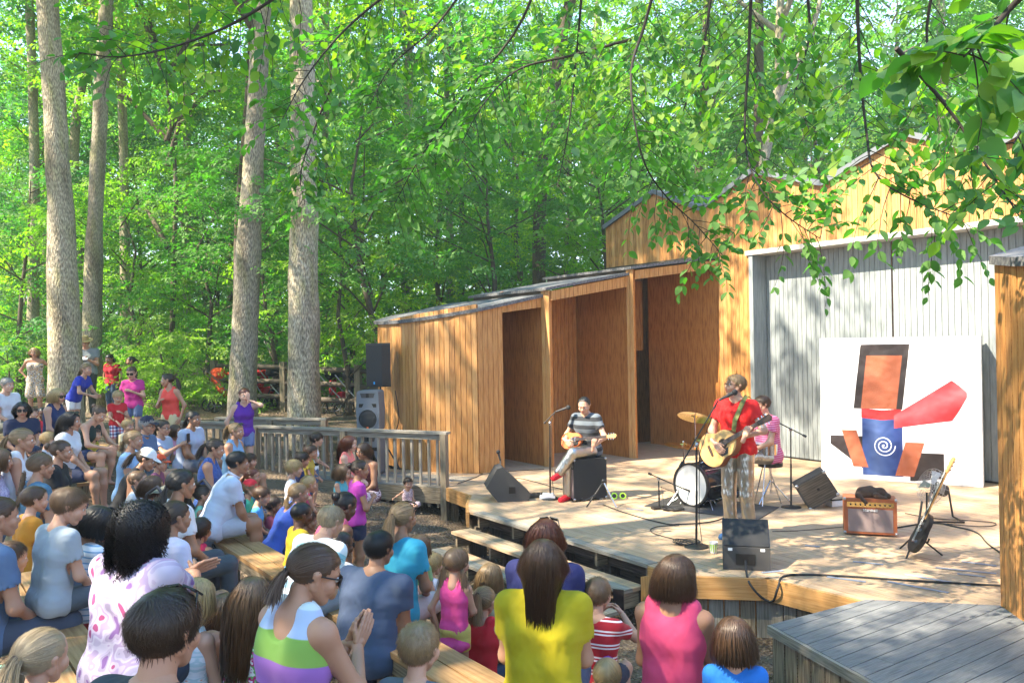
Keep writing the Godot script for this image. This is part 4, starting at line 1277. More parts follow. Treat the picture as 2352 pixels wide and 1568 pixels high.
# ---------------------------------------------------------------- boughs that hang into the picture
func build_boughs() -> void:
	var r := RandomNumberGenerator.new()
	r.seed = 626
	var list := [
		["hanging bough reaching from the top past the first gable to the lintel corner", 6.2, 0.95, [1512, -60, 1480, 60, 1452, 150, 1454, 250, 1480, 372, 1530, 450, 1595, 512, 1660, 585], 1.0],
		["hanging bough bending right across the middle gable", 5.6, 0.95, [1728, -60, 1720, 130, 1712, 320, 1740, 420, 1800, 490, 1885, 548], 1.0],
		["straight hanging bough ending in a leafy fan below the third gable", 5.2, 0.95, [1968, -60, 1976, 150, 1992, 310, 2010, 395, 2080, 450, 2215, 505], 1.05],
		["long slanting bough in the upper middle of the picture", 7.0, 1.0, [1240, -60, 1185, 70, 1050, 240, 960, 370, 905, 470], 1.0],
		["level bough arching left from the first hanging bough", 6.6, 0.95, [1450, 90, 1310, 128, 1190, 160, 1110, 240, 1060, 330], 0.9],
		["bough drooping at the right edge beside the third gable", 4.3, 0.95, [2060, 110, 2180, 250, 2280, 400, 2345, 500], 0.9],
		["bough of large dark leaves in the top right corner, nearest the camera", 2.5, 1.15, [2400, -60, 2320, 20, 2260, 90, 2215, 130], 0.55],
		["dark leaf cluster at the right edge above the house", 3.0, 1.0, [2420, 200, 2370, 260, 2330, 330], 0.6],
		["bough across the upper left in front of the two leftmost trunks", 5.2, 1.0, [720, -70, 560, 40, 420, 100, 280, 130, 180, 120], 0.8],
		["slanting leafy bough between the two big middle trunks at the top", 6.6, 1.0, [960, -70, 800, 60, 700, 180, 640, 290], 0.9],
		["small leafy bough hanging in front of the stout flaky trunk", 8.0, 1.0, [760, 200, 720, 300, 690, 400, 700, 470], 0.8],
		["thin bough hanging down the middle above the small level tree", 7.6, 1.0, [1340, -60, 1325, 120, 1305, 300, 1280, 430], 0.9],
		["leafy bough filling the space between the two hanging boughs", 6.4, 1.0, [1640, -60, 1610, 140, 1560, 270, 1500, 330], 0.9],
		["leafy bough between the straight bough and the right corner", 5.6, 0.95, [2150, -60, 2130, 90, 2170, 200, 2120, 300], 0.85],
		["leafy bough above the middle gable", 6.2, 0.95, [1850, -60, 1860, 80, 1830, 200, 1860, 300], 0.8],
		["high leafy bough left of the long slanting bough", 7.4, 1.0, [1090, -60, 1000, 60, 900, 150, 850, 240], 0.85],
	]
	for b: Array in list:
		var px: Array = b[3]
		var d: float = b[1]
		var pts := []
		var n := px.size() / 2
		for i in n: pts.append(at(px[i * 2], px[i * 2 + 1], d + 0.35 * sin(i * 1.3) * 0.5))
		var org: Vector3 = pts[0]
		var o := thing("hanging_bough", b[0], "bough", org, 0.0, "leafy boughs hanging from above")
		var c := Curve3D.new()
		for i in n:
			var t: Vector3 = (pts[mini(i + 1, n - 1)] - pts[maxi(i - 1, 0)]) * 0.17
			c.add_point(pts[i] - org, -t, t)
		c.bake_interval = 0.04
		var bp := []
		var radii := []
		var bl := c.get_baked_length()
		var k := int(bl / 0.06)
		for i in k + 1:
			bp.append(c.sample_baked(bl * i / k))
			radii.append(lerpf(0.0135, 0.003, float(i) / k))
		put("stem", M.new().tube(bp, radii, 6), mats.twig, o)
		var twigs := M.new()
		var leaves := 0
		var extra := []
		var at_len := 0.12
		var side := 1.0
		while at_len < bl:
			var u := at_len / bl
			var p := c.sample_baked(at_len)
			var fw := (c.sample_baked(minf(at_len + 0.05, bl)) - c.sample_baked(maxf(at_len - 0.05, 0.0))).normalized()
			var lat := fw.cross(Vector3(0.0, 0.25, 1.0)).normalized() * side
			var dir := (lat * 1.0 + fw * 0.55 + Vector3(r.randfn() * 0.3, -0.12 + r.randfn() * 0.25, r.randfn() * 0.55)).normalized()
			var tl := r.randf_range(0.32, 0.9) * (1.0 - 0.42 * u) * float(b[4])
			var tp := [p]
			var q := p
			for i in 7:
				dir = (dir + Vector3(r.randfn() * 0.1, -0.07, r.randfn() * 0.1)).normalized()
				q += dir * tl / 7.0
				tp.append(q)
				for side2 in [-1.0, 1.0]:
					if i == 0 or (side2 > 0 and r.randf() < 0.25): continue
					var lf: Vector3 = (dir * 0.7 + dir.cross(Vector3.UP).normalized() * side2 * 0.9 + Vector3(r.randfn() * 0.25, -0.35 + r.randfn() * 0.25, r.randfn() * 0.25)).normalized()
					var upv := (Vector3.UP + Vector3(r.randfn(), 0, r.randfn()) * 0.55)
					var x := upv.cross(lf).normalized()
					var sc := float(b[2]) * r.randf_range(0.55, 1.05)
					var xf := Transform3D(Basis(x, lf.cross(x), lf).scaled(Vector3.ONE * sc), q + lf * 0.012)
					if leaves < 290:
						var li := MeshInstance3D.new()
						li.mesh = leaf_mesh[leaves % 2]
						li.material_override = mats[["leaf1", "leaf0", "leaf4", "leaf1", "leaf3"][r.randi() % 5]]
						li.transform = xf
						li.name = "leaf" if leaves == 0 else "leaf_%03d" % leaves
						o.add_child(li)
						leaves += 1
					else: extra.append(xf)
			twigs.tube(tp, [0.0032, 0.003, 0.0026, 0.0022, 0.002, 0.0018, 0.0015, 0.0012], 4, false)
			side = -side
			at_len += r.randf_range(0.025, 0.05)
		put("twig", twigs, mats.twig, o)
		if extra.size() > 0:
			var mm := many(leaf_mesh[0], extra, mats.leaf1)
			mm.name = "foliage"
			mm.set_meta("kind", "stuff")
			o.add_child(mm)
# ---------------------------------------------------------------- what stands on the stage
func deck_at(px: float, py: float) -> Vector3:
	var a := cam_xf.origin
	var r := at(px, py, 1.0) - a
	return a + r * ((DECK - a.y) / r.y)

func blob(called: String, bones: Array, cell: float, k: float, material: Material, parent: Node) -> MeshInstance3D:
	var B := PackedFloat32Array()
	for b: Array in bones: bone(B, b[0], b[1], b[2], b[3] if b.size() > 3 else 0.0)
	var r := nets(B, cell, k)
	var m := M.new()
	m.V = r[0]
	m.N = r[1]
	m.I = r[2]
	for p: Vector3 in m.V: m.U.append(Vector2(p.x + p.z, p.y))
	return put(called, m, material, parent)

func microphone(parent: Node, tip: Vector3, dir: Vector3) -> void:
	dir = dir.normalized()
	put("mic_body", M.new().cyl(tip - dir * 0.19, tip - dir * 0.03, 0.011, 0.019, 10), mats.charcoal, parent)
	put("mic_head", M.new().ball(tip, 0.033, 12), mats.black_matte, parent)

func mic_stand(label: String, base: Vector3, top: Vector3, boom_low: Vector3, boom_high: Vector3, round_base := true, with_mic := true, aim := Vector3.ZERO) -> void:
	var o := thing("microphone_stand", label, "microphone stand", base, 0.0, "black microphone stands on the stage")
	var l := func(v: Vector3) -> Vector3: return v - base
	if round_base: put("base", M.new().lathe([Vector2(0.0, 0.032), Vector2(0.03, 0.03), Vector2(0.09, 0.02), Vector2(0.125, 0.012), Vector2(0.13, 0.0)]), mats.black, o)
	else: put("base", M.new().box(Vector3(0.2, 0.035, 0.1), Transform3D(Basis(Vector3.UP, 0.3), Vector3(0, 0.018, 0))), mats.black, o)
	put("pole", M.new().tube([Vector3(0, 0.02, 0), l.call(top) * 0.55, l.call(top) * 0.56, l.call(top)], [0.0125, 0.0125, 0.0095, 0.0095], 10), mats.black, o)
	put("clutch", M.new().ball(l.call(top), 0.022, 8, Vector3(1, 1.4, 1)), mats.steel, o)
	put("boom", M.new().cyl(l.call(boom_low), l.call(boom_high), 0.008, 0.008, 8), mats.black, o)
	put("counterweight", M.new().cyl(l.call(boom_low), l.call(boom_low.lerp(boom_high, 0.08)), 0.016, 0.016, 10), mats.black, o)
	if with_mic:
		var d := aim if aim != Vector3.ZERO else (boom_high - boom_low)
		microphone(o, l.call(boom_high) + d.normalized() * 0.2, d)
		put("mic_cable", M.new().tube([l.call(boom_high), l.call(boom_high.lerp(top, 0.3)) + Vector3(-0.03, -0.08, 0.03), l.call(top) + Vector3(0.02, -0.1, 0.02), Vector3(0.03, 0.3, 0.02), Vector3(0.05, 0.05, 0.05), Vector3(0.2, 0.01, 0.12)], [0.004], 6), mats.black_matte, o)

func cable(label: String, pts: Array, r := 0.006, m: Material = null) -> void:
	# a smooth run through points on the deck
	var c := Curve3D.new()
	for i in pts.size():
		var t: Vector3 = (pts[mini(i + 1, pts.size() - 1)] - pts[maxi(i - 1, 0)]) * 0.2
		c.add_point(pts[i], -t, t)
	c.bake_interval = 0.05
	var b := []
	for p in c.get_baked_points(): b.append(p)
	var mid: Vector3 = pts[pts.size() / 2]
	var loc := []
	for p: Vector3 in b: loc.append(p - mid)
	var o := put("cable", M.new().tube(loc, [r], 6), m if m else mats.black_matte)
	o.position = mid
	tag(o, label, "cable", "cables lying on the deck")

func wedge(label: String, prof: Array, width: float, xf: Transform3D, plate := 0) -> Node3D:
	var o := thing("floor_monitor", label, "stage monitor", xf.origin, 0.0, "wedge monitors on the stage")
	o.basis = xf.basis
	var p := PackedVector2Array()
	for q: Vector2 in prof: p.append(q)
	put("cabinet", M.new().prism(p, -width * 0.5, width * 0.5), mats.charcoal, o)
	return o

func guitar_outline(acoustic: bool) -> PackedVector2Array:
	var o := PackedVector2Array()
	var n := 40
	for i in n:
		var a := TAU * i / n
		var x := cos(a)
		var y := sin(a)
		var wv := 0.19 - 0.035 * x - 0.045 * exp(-pow((x - 0.15) * 3.2, 2.0)) if acoustic else 0.165 - 0.02 * x - 0.03 * exp(-pow((x - 0.1) * 3.0, 2.0))
		o.append(Vector2(x * (0.245 if acoustic else 0.21), y * wv * (1.05 if acoustic else 1.0)))
	return o

# neck along +X, face towards +Z
func guitar(label: String, called: String, category: String, xf: Transform3D, acoustic: bool, face: Material, side: Material, neck_len := 0.5) -> Node3D:
	var o := thing(called, label, category, xf.origin)
	o.basis = xf.basis
	var dep := 0.1 if acoustic else 0.04
	put("body", M.new().prism(guitar_outline(acoustic), -dep, 0.0), side, o)
	var inner := PackedVector2Array()
	for p in guitar_outline(acoustic): inner.append(p * 0.975)
	put("top_plate", M.new().prism(inner, 0.0, 0.004), face, o)
	put("neck", M.new().prism(PackedVector2Array([Vector2(0.14, -0.026), Vector2(0.14, 0.026), Vector2(0.2 + neck_len, 0.021), Vector2(0.2 + neck_len, -0.021)]), 0.0, 0.016), mats.neck, o)
	put("fretboard", M.new().prism(PackedVector2Array([Vector2(0.1, -0.027), Vector2(0.1, 0.027), Vector2(0.2 + neck_len, 0.021), Vector2(0.2 + neck_len, -0.021)]), 0.0165, 0.021), mats.rosewood, o)
	var hd := put("headstock", M.new().prism(PackedVector2Array([Vector2(0.2 + neck_len, -0.024), Vector2(0.2 + neck_len, 0.024), Vector2(0.36 + neck_len, 0.038), Vector2(0.38 + neck_len, 0.0), Vector2(0.36 + neck_len, -0.038)]), -0.006, 0.012), mats.rosewood if acoustic else mats.neck, o)
	for k in 6:
		var s := -1.0 if k % 2 == 0 else 1.0
		put("tuning_peg", M.new().cyl(Vector3(0.23 + neck_len + (k / 2) * 0.045, s * 0.03, 0.003), Vector3(0.23 + neck_len + (k / 2) * 0.045, s * 0.058, 0.003), 0.006, 0.008, 8), mats.chrome, hd)
	if acoustic:
		put("sound_hole", M.new().lathe([Vector2(0, 0.0), Vector2(0.05, 0.0)], Transform3D(Basis(Vector3.RIGHT, PI / 2), Vector3(0.07, 0, 0.0065))), mats.void, o)
		put("rosette", M.new().lathe([Vector2(0.051, 0.001), Vector2(0.058, 0.001)], Transform3D(Basis(Vector3.RIGHT, PI / 2), Vector3(0.07, 0, 0.0065))), mats.rosewood, o)
		put("pickguard", M.new().prism(PackedVector2Array([Vector2(0.03, -0.06), Vector2(0.12, -0.055), Vector2(0.08, -0.12), Vector2(0.0, -0.12), Vector2(-0.02, -0.08)]), 0.004, 0.0065), mats.black, o)
	else:
		put("pickguard", M.new().prism(PackedVector2Array([Vector2(0.17, 0.05), Vector2(0.15, -0.1), Vector2(-0.05, -0.13), Vector2(-0.08, -0.04), Vector2(0.05, 0.06)]), 0.004, 0.0065), mats.black, o)
		for px in [0.02, 0.09]: put("pickup", M.new().box(Vector3(0.03, 0.085, 0.012), Transform3D(Basis(), Vector3(px, 0, 0.011))), mats.steel, o)
	put("bridge", M.new().box(Vector3(0.025, 0.12 if acoustic else 0.07, 0.014), Transform3D(Basis(), Vector3(-0.1, 0, 0.01))), mats.rosewood if acoustic else mats.chrome, o)
	var strm := M.new()
	for k in 6: strm.cyl(Vector3(-0.1, (k - 2.5) * 0.009, 0.02), Vector3(0.2 + neck_len, (k - 2.5) * 0.006, 0.025), 0.0011, 0.0011, 4, false)
	put("strings", strm, mats.steel, o)
	return o

func build_props() -> void:
	rng.seed = 31
	mat("neck", lin(0.5, 0.28, 0.1), 0.4)
	mat("rosewood", lin(0.06, 0.03, 0.018), 0.45)
	mat("spruce", lin(0.6, 0.36, 0.12), 0.35)
	mat("mahogany", lin(0.2, 0.065, 0.025), 0.35)
	mat("amp_orange", lin(0.34, 0.095, 0.03), 0.65)
	mat("grille", lin(0.27, 0.2, 0.19), 0.8)
	mat("drum_shell", lin(0.02, 0.018, 0.02), 0.15)
	mat("drum_head", lin(0.72, 0.72, 0.7), 0.4)
	mat("orange", lin(0.75, 0.14, 0.03), 0.6)
	# printed cloth box against the doors: plain patches of the print's colours
	var bx := thing("fabric_backdrop", "white fabric display box printed with brown, blue and red shapes before the grey doors", "backdrop")
	var b0 := st(2.2, 1.36, DECK)
	var b1 := st(4.24, 0.47, DECK)
	var dx := (b1 - b0).normalized()
	var wdt := b0.distance_to(b1)
	bx.transform = Transform3D(Basis(dx, Vector3.UP, dx.cross(Vector3.UP)), b0)
	var hgt := 2.19
	var cloth_m := mat("banner_cloth", lin(0.78, 0.78, 0.8), 0.75)
	cloth_m.normal_enabled = true
	cloth_m.normal_texture = cloth_bump
	cloth_m.normal_scale = 0.8
	put("cloth_box", M.new().box(Vector3(wdt, hgt, 0.42), Transform3D(Basis(), Vector3(wdt * 0.5, hgt * 0.5 + 0.004, -0.211))), cloth_m, bx)
	var im := Image.create(512, 512, false, Image.FORMAT_RGB8)
	var pn := FastNoiseLite.new()
	pn.frequency = 0.06
	var ff := FastNoiseLite.new()
	ff.frequency = 0.25
	for y in 512:
		for x in 512:
			var u := x / 512.0
			var v := y / 512.0
			var c := Color(0.92, 0.92, 0.94)
			var n1 := pn.get_noise_2d(x, y)
			var n2 := ff.get_noise_2d(x, y)
			# overlapping plain shapes in the colours of the print
			var disc := maxf(absf(u - 0.42 + (v - 0.27) * 0.12) / 0.165, absf(v - 0.27) / 0.23)
			var inner := maxf(absf(u - 0.42 + (v - 0.31) * 0.12) / 0.12, absf(v - 0.31) / 0.19)
			var dark := Color(0.13, 0.09, 0.1).lightened(maxf(0.0, n2) * 0.15)
			var rust := Color(0.62, 0.32, 0.2).lightened(n2 * 0.3) if n2 > 0 else Color(0.62, 0.32, 0.2).darkened(-n2 * 0.4)
			if v > 0.7 and v < 0.94 and u > 0.06 and u < 0.3 and v < 0.74 + (u - 0.03) * 0.75: c = dark
			if u > 0.6 and u < 0.82 and v > 0.8 and v < 1.0 - (u - 0.62) * 0.15: c = dark
			if absf(u - 0.42) < 0.135 and v > 0.55 and v < 0.975: c = Color(0.06, 0.17, 0.42).lightened(clampf(0.2 - absf(u - 0.38) * 1.4, 0.0, 0.2))
			if disc < 1.0: c = dark
			if inner < 1.0: c = rust
			if absf(u - 0.235 - (v - 0.8) * 0.3) < 0.052 and absf(v - 0.79) < 0.13: c = rust
			if absf(u - 0.6 + (v - 0.85) * 0.3) < 0.062 and absf(v - 0.85) < 0.12: c = rust
			# the red pennant
			if v > 0.5 and v < 0.6 and u > 0.28 and u < 0.55 and absf(v - 0.51 - absf(u - 0.42) * -0.1 - 0.035) < 0.035: c = Color(0.8, 0.12, 0.14)
			if u > 0.5 and u < 0.97:
				var mid := 0.59 - (u - 0.5) * 0.42
				var hw := 0.045 + (u - 0.5) * 0.25
				if u > 0.84: hw *= clampf((0.975 - u) / 0.1, 0.0, 1.0) * 0.95 + 0.05
				if absf(v - mid) < hw: c = Color(0.84, 0.14, 0.18).lightened(clampf(0.22 - absf(v - mid + 0.02) * 2.0, 0.0, 0.3))
			im.set_pixel(x, y, c)
	# thin white curl and crescent on the blue patch
	for k in 900:
		var a := k / 900.0
		var p := Vector2(0.43, 0.76) + Vector2(cos(a * 18.0), sin(a * 18.0)) * 0.075 * (1.0 - a)
		im.fill_rect(Rect2i(int(p.x * 512), int(p.y * 512), 3, 3), Color(0.9, 0.9, 0.95))
	var pm := mat("banner_print", Color.WHITE, 0.7)
	pm.albedo_texture = ImageTexture.create_from_image(im)
	pm.normal_enabled = true
	pm.normal_texture = cloth_bump
	pm.normal_scale = 0.8
	var pr := M.new()
	pr.quad4(Vector3(0.01, hgt - 0.01, 0.003), Vector3(0.01, 0.03, 0.003), Vector3(wdt - 0.12, 0.03, 0.003), Vector3(wdt - 0.12, hgt - 0.01, 0.003))
	pr.I = PackedInt32Array([0, 2, 1, 0, 3, 2])
	for i in 4: pr.N[i] = Vector3.BACK
	put("print", pr, pm, bx)

	# loudspeakers beside the wing
	var sp := at(851, 985, 14.2)
	for k in 2:
		var o := thing("loudspeaker", ["grey moulded loudspeaker with round black cone, upper of the two stacked", "grey moulded loudspeaker below, partly hidden by the balusters"][k], "loudspeaker", Vector3(sp.x, 1.36 if k == 0 else DECK + 0.02, sp.z), -0.12, "grey loudspeakers stacked on the walkway")
		var fr := PackedVector2Array([Vector2(-0.19, 0.02), Vector2(-0.17, 0), Vector2(0.17, 0), Vector2(0.19, 0.02), Vector2(0.205, 0.35), Vector2(0.185, 0.66), Vector2(0.15, 0.685), Vector2(-0.15, 0.685), Vector2(-0.185, 0.66), Vector2(-0.205, 0.35)])
		put("cabinet", M.new().prism(fr, -0.2, 0.16), mats.speaker_grey, o)
		var bk := PackedVector2Array()
		for p in fr: bk.append(Vector2(p.x * 0.8, p.y * 0.94 + 0.02))
		put("back_shell", M.new().prism(bk, -0.34, -0.2), mats.grille, o)
		put("cone_grille", M.new().lathe([Vector2(0, 0.018), Vector2(0.1, 0.014), Vector2(0.158, 0.0)], Transform3D(Basis(Vector3.RIGHT, PI / 2), Vector3(0, 0.2, 0.162)), 30), mats.black_matte, o)
		put("cone_rim", M.new().lathe([Vector2(0.158, 0.0), Vector2(0.16, 0.012), Vector2(0.172, 0.012), Vector2(0.175, 0.0)], Transform3D(Basis(Vector3.RIGHT, PI / 2), Vector3(0, 0.2, 0.161)), 30), mats.speaker_grey, o)
		put("horn", M.new().prism(PackedVector2Array([Vector2(-0.13, 0.64), Vector2(-0.105, 0.56), Vector2(0.105, 0.56), Vector2(0.13, 0.64)]), 0.158, 0.163), mats.charcoal, o)
		put("horn_throat", M.new().box(Vector3(0.05, 0.07, 0.002), Transform3D(Basis(), Vector3(0, 0.6, 0.165))), mats.void, o)
		for sx in [-1.0, 1.0]: put("port", M.new().prism(PackedVector2Array([Vector2(sx * 0.15, 0.46), Vector2(sx * 0.07, 0.46), Vector2(sx * 0.1, 0.4), Vector2(sx * 0.15, 0.4)]), 0.158, 0.164), mats.void, o)
		put("badge", M.new().box(Vector3(0.03, 0.025, 0.006), Transform3D(Basis(), Vector3(0, 0.055, 0.18))), mats.orange, o)
	var q := at(873, 895, 14.7)
	var bs := thing("loudspeaker", "black loudspeaker raised on a pole above the grey stack", "loudspeaker", Vector3(q.x, DECK + 0.03, q.z), -0.05)
	var cab := PackedVector2Array([Vector2(-0.2, 0.0), Vector2(-0.2, 0.08), Vector2(-0.12, -0.1), Vector2(0.12, -0.1)])
	cab = PackedVector2Array([Vector2(-0.21, 0.16), Vector2(0.07, 0.17), Vector2(0.21, 0.08), Vector2(0.14, -0.2), Vector2(-0.14, -0.2)])
	put("cabinet", M.new().prism(cab, 0.0, 0.74, Transform3D(Basis(Vector3.RIGHT, Vector3.BACK, Vector3.DOWN), Vector3(0, 2.19, 0))), mats.black, bs)
	put("top_cap", M.new().prism(cab, -0.03, 0.0, Transform3D(Basis(Vector3.RIGHT, Vector3.BACK, Vector3.DOWN), Vector3(0, 2.191, 0))), mats.charcoal, bs)
	put("bottom_cap", M.new().prism(cab, -0.04, 0.0, Transform3D(Basis(Vector3.RIGHT, Vector3.BACK, Vector3.DOWN), Vector3(0, 1.449, 0))), mats.charcoal, bs)
	put("pole", M.new().cyl(Vector3(0, 0.0, -0.02), Vector3(0, 1.44, -0.02), 0.018, 0.018), mats.black, bs)
	for k in 3: put("tripod_leg", M.new().cyl(Vector3(0, 0.55, -0.02), Vector3(cos(k * 2.1 + 0.5) * 0.42, 0.0, sin(k * 2.1 + 0.5) * 0.42), 0.013, 0.013), mats.black, bs)
	put("badge", M.new().box(Vector3(0.025, 0.045, 0.004), Transform3D(Basis(), Vector3(-0.07, 1.52, 0.168))), cloth("#3c9ce0"), bs)
	cable("black cable hanging down behind the loudspeaker stack", [Vector3(q.x + 0.25, 2.0, q.z - 0.1), Vector3(q.x + 0.32, 1.5, q.z), Vector3(q.x + 0.22, 1.1, q.z), Vector3(q.x + 0.3, DECK + 0.02, q.z)], 0.008)

	# wedge monitors
	var wl := deck_at(1140, 1154)
	var m1 := wedge("dark wedge monitor seen side on at the far left of the deck", [Vector2(-0.16, 0.2), Vector2(-0.005, 0.46), Vector2(0.07, 0.48), Vector2(0.46, 0.1), Vector2(0.43, 0.0), Vector2(0.0, 0.0)], 0.4, Transform3D(Basis(Vector3.UP, 0.12), wl + Vector3(0.0, 0.003, -0.2)))
	put("handle_recess", M.new().box(Vector3(0.15, 0.15, 0.004), Transform3D(Basis(), Vector3(0.2, 0.16, 0.201))), mats.charcoal, m1)
	put("handle_hole", M.new().box(Vector3(0.09, 0.09, 0.004), Transform3D(Basis(), Vector3(0.2, 0.16, 0.204))), mats.void, m1)
	var wc := deck_at(1716, 1310)
	var turn := Basis(Vector3.UP, -0.24)
	# its profile runs away from the camera: X of the outline is depth
	var m2 := wedge("dark wedge monitor at the front edge in front of the singer", [Vector2(0.0, 0.0), Vector2(0.02, 0.21), Vector2(0.3, 0.42), Vector2(0.38, 0.41), Vector2(0.46, 0.22), Vector2(0.4, 0.0)], 0.44, Transform3D(turn * Basis(Vector3.UP, PI / 2), wc + Vector3(0, 0.003, 0)))
	put("sloped_grille", M.new().box(Vector3(0.335, 0.008, 0.42), Transform3D(Basis(Vector3.BACK, 0.644), Vector3(0.157, 0.322, 0))), mats.black_matte, m2)
	put("jack_plate", M.new().box(Vector3(0.004, 0.1, 0.18), Transform3D(Basis(Vector3.BACK, -0.095), Vector3(0.004, 0.1, -0.01))), mats.void, m2)
	for zz in [-0.15, 0.15]: put("corner_label", M.new().box(Vector3(0.003, 0.025, 0.04), Transform3D(Basis(Vector3.BACK, -0.095), Vector3(0.015, 0.19, zz))), mats.white, m2)
	put("side_handle", M.new().box(Vector3(0.06, 0.11, 0.004), Transform3D(Basis(), Vector3(0.25, 0.17, 0.222))), mats.void, m2)
	var wr_ := deck_at(1872, 1166)
	var m3 := thing("floor_monitor", "worn brown wedge monitor tipped up on its edge near the drummer's microphone", "stage monitor", wr_, 0.0, "wedge monitors on the stage")
	m3.basis = Basis(Vector3.UP, -0.2) * Basis(Vector3.BACK, 0.53)
	put("cabinet", M.new().box(Vector3(0.42, 0.36, 0.34), Transform3D(Basis(), Vector3(0.14, 0.19, -0.1))), mats.charcoal, m3)
	put("front_face", M.new().box(Vector3(0.38, 0.32, 0.006), Transform3D(Basis(), Vector3(0.14, 0.19, 0.073))), mats.dark_wood, m3)
	put("socket", M.new().cyl(Vector3(0.16, 0.2, 0.075), Vector3(0.16, 0.2, 0.08), 0.018, 0.018), mats.void, m3)
	for cx in [-1.0, 1.0]:
		for cy in [-1.0, 1.0]: put("corner_cap", M.new().ball(Vector3(0.14 + cx * 0.195, 0.19 + cy * 0.165, 0.06), 0.028, 8), mats.steel, m3)

	# bass amplifier, which the bassist sits on
	var ba := deck_at(1347, 1150)
	var amp := thing("bass_amplifier", "tall black bass amplifier used as a seat on the deck", "amplifier", ba + Vector3(0, 0.003, -0.16), 0.35)
	put("cabinet", M.new().box(Vector3(0.5, 0.56, 0.36), Transform3D(Basis(), Vector3(0.0, 0.3, 0))), mats.black_matte, amp)
	put("front_grille", M.new().box(Vector3(0.006, 0.4, 0.32), Transform3D(Basis(), Vector3(-0.253, 0.24, 0))), mats.grille, amp)
	put("control_strip", M.new().box(Vector3(0.006, 0.07, 0.3), Transform3D(Basis(), Vector3(-0.253, 0.5, 0))), mats.steel, amp)
	for cx in [-1.0, 1.0]:
		for cz in [-1.0, 1.0]:
			for cy in [0.03, 0.57]: put("corner_cap", M.new().ball(Vector3(cx * 0.24, cy, cz * 0.17), 0.022, 8), mats.steel, amp)
	# guitar amplifier under a jacket
	var ga := deck_at(2005, 1232)
	var g2 := thing("guitar_amplifier", "orange brown guitar amplifier with grey grille and brass panel", "amplifier", ga + Vector3(0.03, 0.003, -0.14), -0.33)
	put("cabinet", M.new().box(Vector3(0.54, 0.39, 0.27), Transform3D(Basis(), Vector3(0, 0.215, 0))), mats.amp_orange, g2)
	put("grille_cloth", M.new().box(Vector3(0.46, 0.25, 0.006), Transform3D(Basis(), Vector3(0, 0.17, 0.136))), mats.grille, g2)
	put("control_panel", M.new().box(Vector3(0.48, 0.055, 0.006), Transform3D(Basis(), Vector3(0, 0.345, 0.136))), mats.brass, g2)
	for k in 9: put("knob", M.new().cyl(Vector3(-0.2 + k * 0.05, 0.345, 0.138), Vector3(-0.2 + k * 0.05, 0.345, 0.155), 0.011, 0.009, 8), mats.black, g2)
	var tm := TextMesh.new()
	tm.text = "Marshall"
	var sf := SystemFont.new()
	sf.font_names = PackedStringArray(["Droid Serif"])
	sf.font_italic = true
	tm.font = sf
	tm.font_size = 20
	tm.pixel_size = 0.0018
	tm.depth = 0.008
	obj("logo", tm, mats.white, g2).position = Vector3(0, 0.285, 0.146)
	for cx in [-1.0, 1.0]:
		for cy in [0.03, 0.4]: put("corner_cap", M.new().ball(Vector3(cx * 0.262, cy, 0.125), 0.02, 8), mats.steel, g2)
	var jk := blob("jacket", [[Vector3(-0.12, 0.02, 0.05), Vector3(0.1, 0.05, 0.0), 0.05, 0.06], [Vector3(-0.1, 0.06, 0.02), Vector3(0.0, 0.07, -0.03), 0.05], [Vector3(0.05, 0.03, 0.1), Vector3(0.14, 0.0, 0.11), 0.035, 0.025], [Vector3(-0.14, 0.02, 0.1), Vector3(-0.06, -0.04, 0.15), 0.03, 0.02], [Vector3(0.1, 0.03, -0.05), Vector3(0.17, 0.02, 0.05), 0.035]], 0.012, 0.03, cloth("#4a3426"), null)
	jk.position = g2.position + Vector3(0.02, 0.41, 0)
	jk.rotation.y = -0.33
	tag(jk, "crumpled brown jacket lying on the orange amplifier", "jacket")

	# microphones
	var sb := deck_at(1600, 1256)
	mic_stand("tall boom microphone stand with round base in front of the singer", sb, at(1601, 1022, 8.72), at(1562, 1072, 8.75), at(1650, 920, 8.72), true, true, Vector3(0.85, 0.4, -0.05))
	mic_stand("boom microphone stand beside the bassist", deck_at(1264, 1146), at(1263, 972, 11.7), at(1250, 972, 11.72), at(1275, 946, 11.7), true, true, Vector3(0.9, 0.3, 0.1))
	mic_stand("boom microphone stand to the right of the drummer, reaching back to him", deck_at(1818, 1165), at(1817, 986, 10.9), at(1853, 1003, 10.8), at(1752, 952, 11.0), true, false)
	mic_stand("short microphone stand aimed at the white bass drum head", deck_at(1515, 1169), at(1513, 1100, 10.85), at(1490, 1087, 10.8), at(1568, 1121, 10.9), false, true, Vector3(0.6, -0.25, -0.1))
	var sm := thing("microphone", "microphone standing up behind the far left wedge monitor", "microphone", deck_at(1150, 1110))
	put("stand", M.new().cyl(Vector3.ZERO, Vector3(0.0, 0.36, 0), 0.012, 0.012), mats.steel, sm)
	microphone(sm, Vector3(-0.03, 0.5, 0.03), Vector3(-0.2, 0.9, 0.2))

	# drum kit
	var rug := thing("drum_rug", "dark grey rug under the drum kit", "rug")
	var rp := [deck_at(1480, 1163), deck_at(1560, 1136), deck_at(1790, 1166), deck_at(1740, 1196)]
	var rm := M.new()
	var rpoly := PackedVector2Array()
	for v: Vector3 in rp: rpoly.append(Vector2(v.x, -v.z))
	rm.prism(rpoly, 0.0, 0.008, Transform3D(Basis(Vector3.RIGHT, Vector3.FORWARD, Vector3.UP), Vector3(0, DECK + 0.004, 0)))
	put("pile", rm, mats.charcoal, rug)
	var kc := at(1588, 1119, 10.9)
	var ax := Vector3(-0.78, 0, 0.62).normalized()
	var kit := thing("drum_kit", "drum kit with white fronted bass drum, dark shells and brass cymbals", "drum kit", Vector3(kc.x, DECK + 0.012, kc.z))
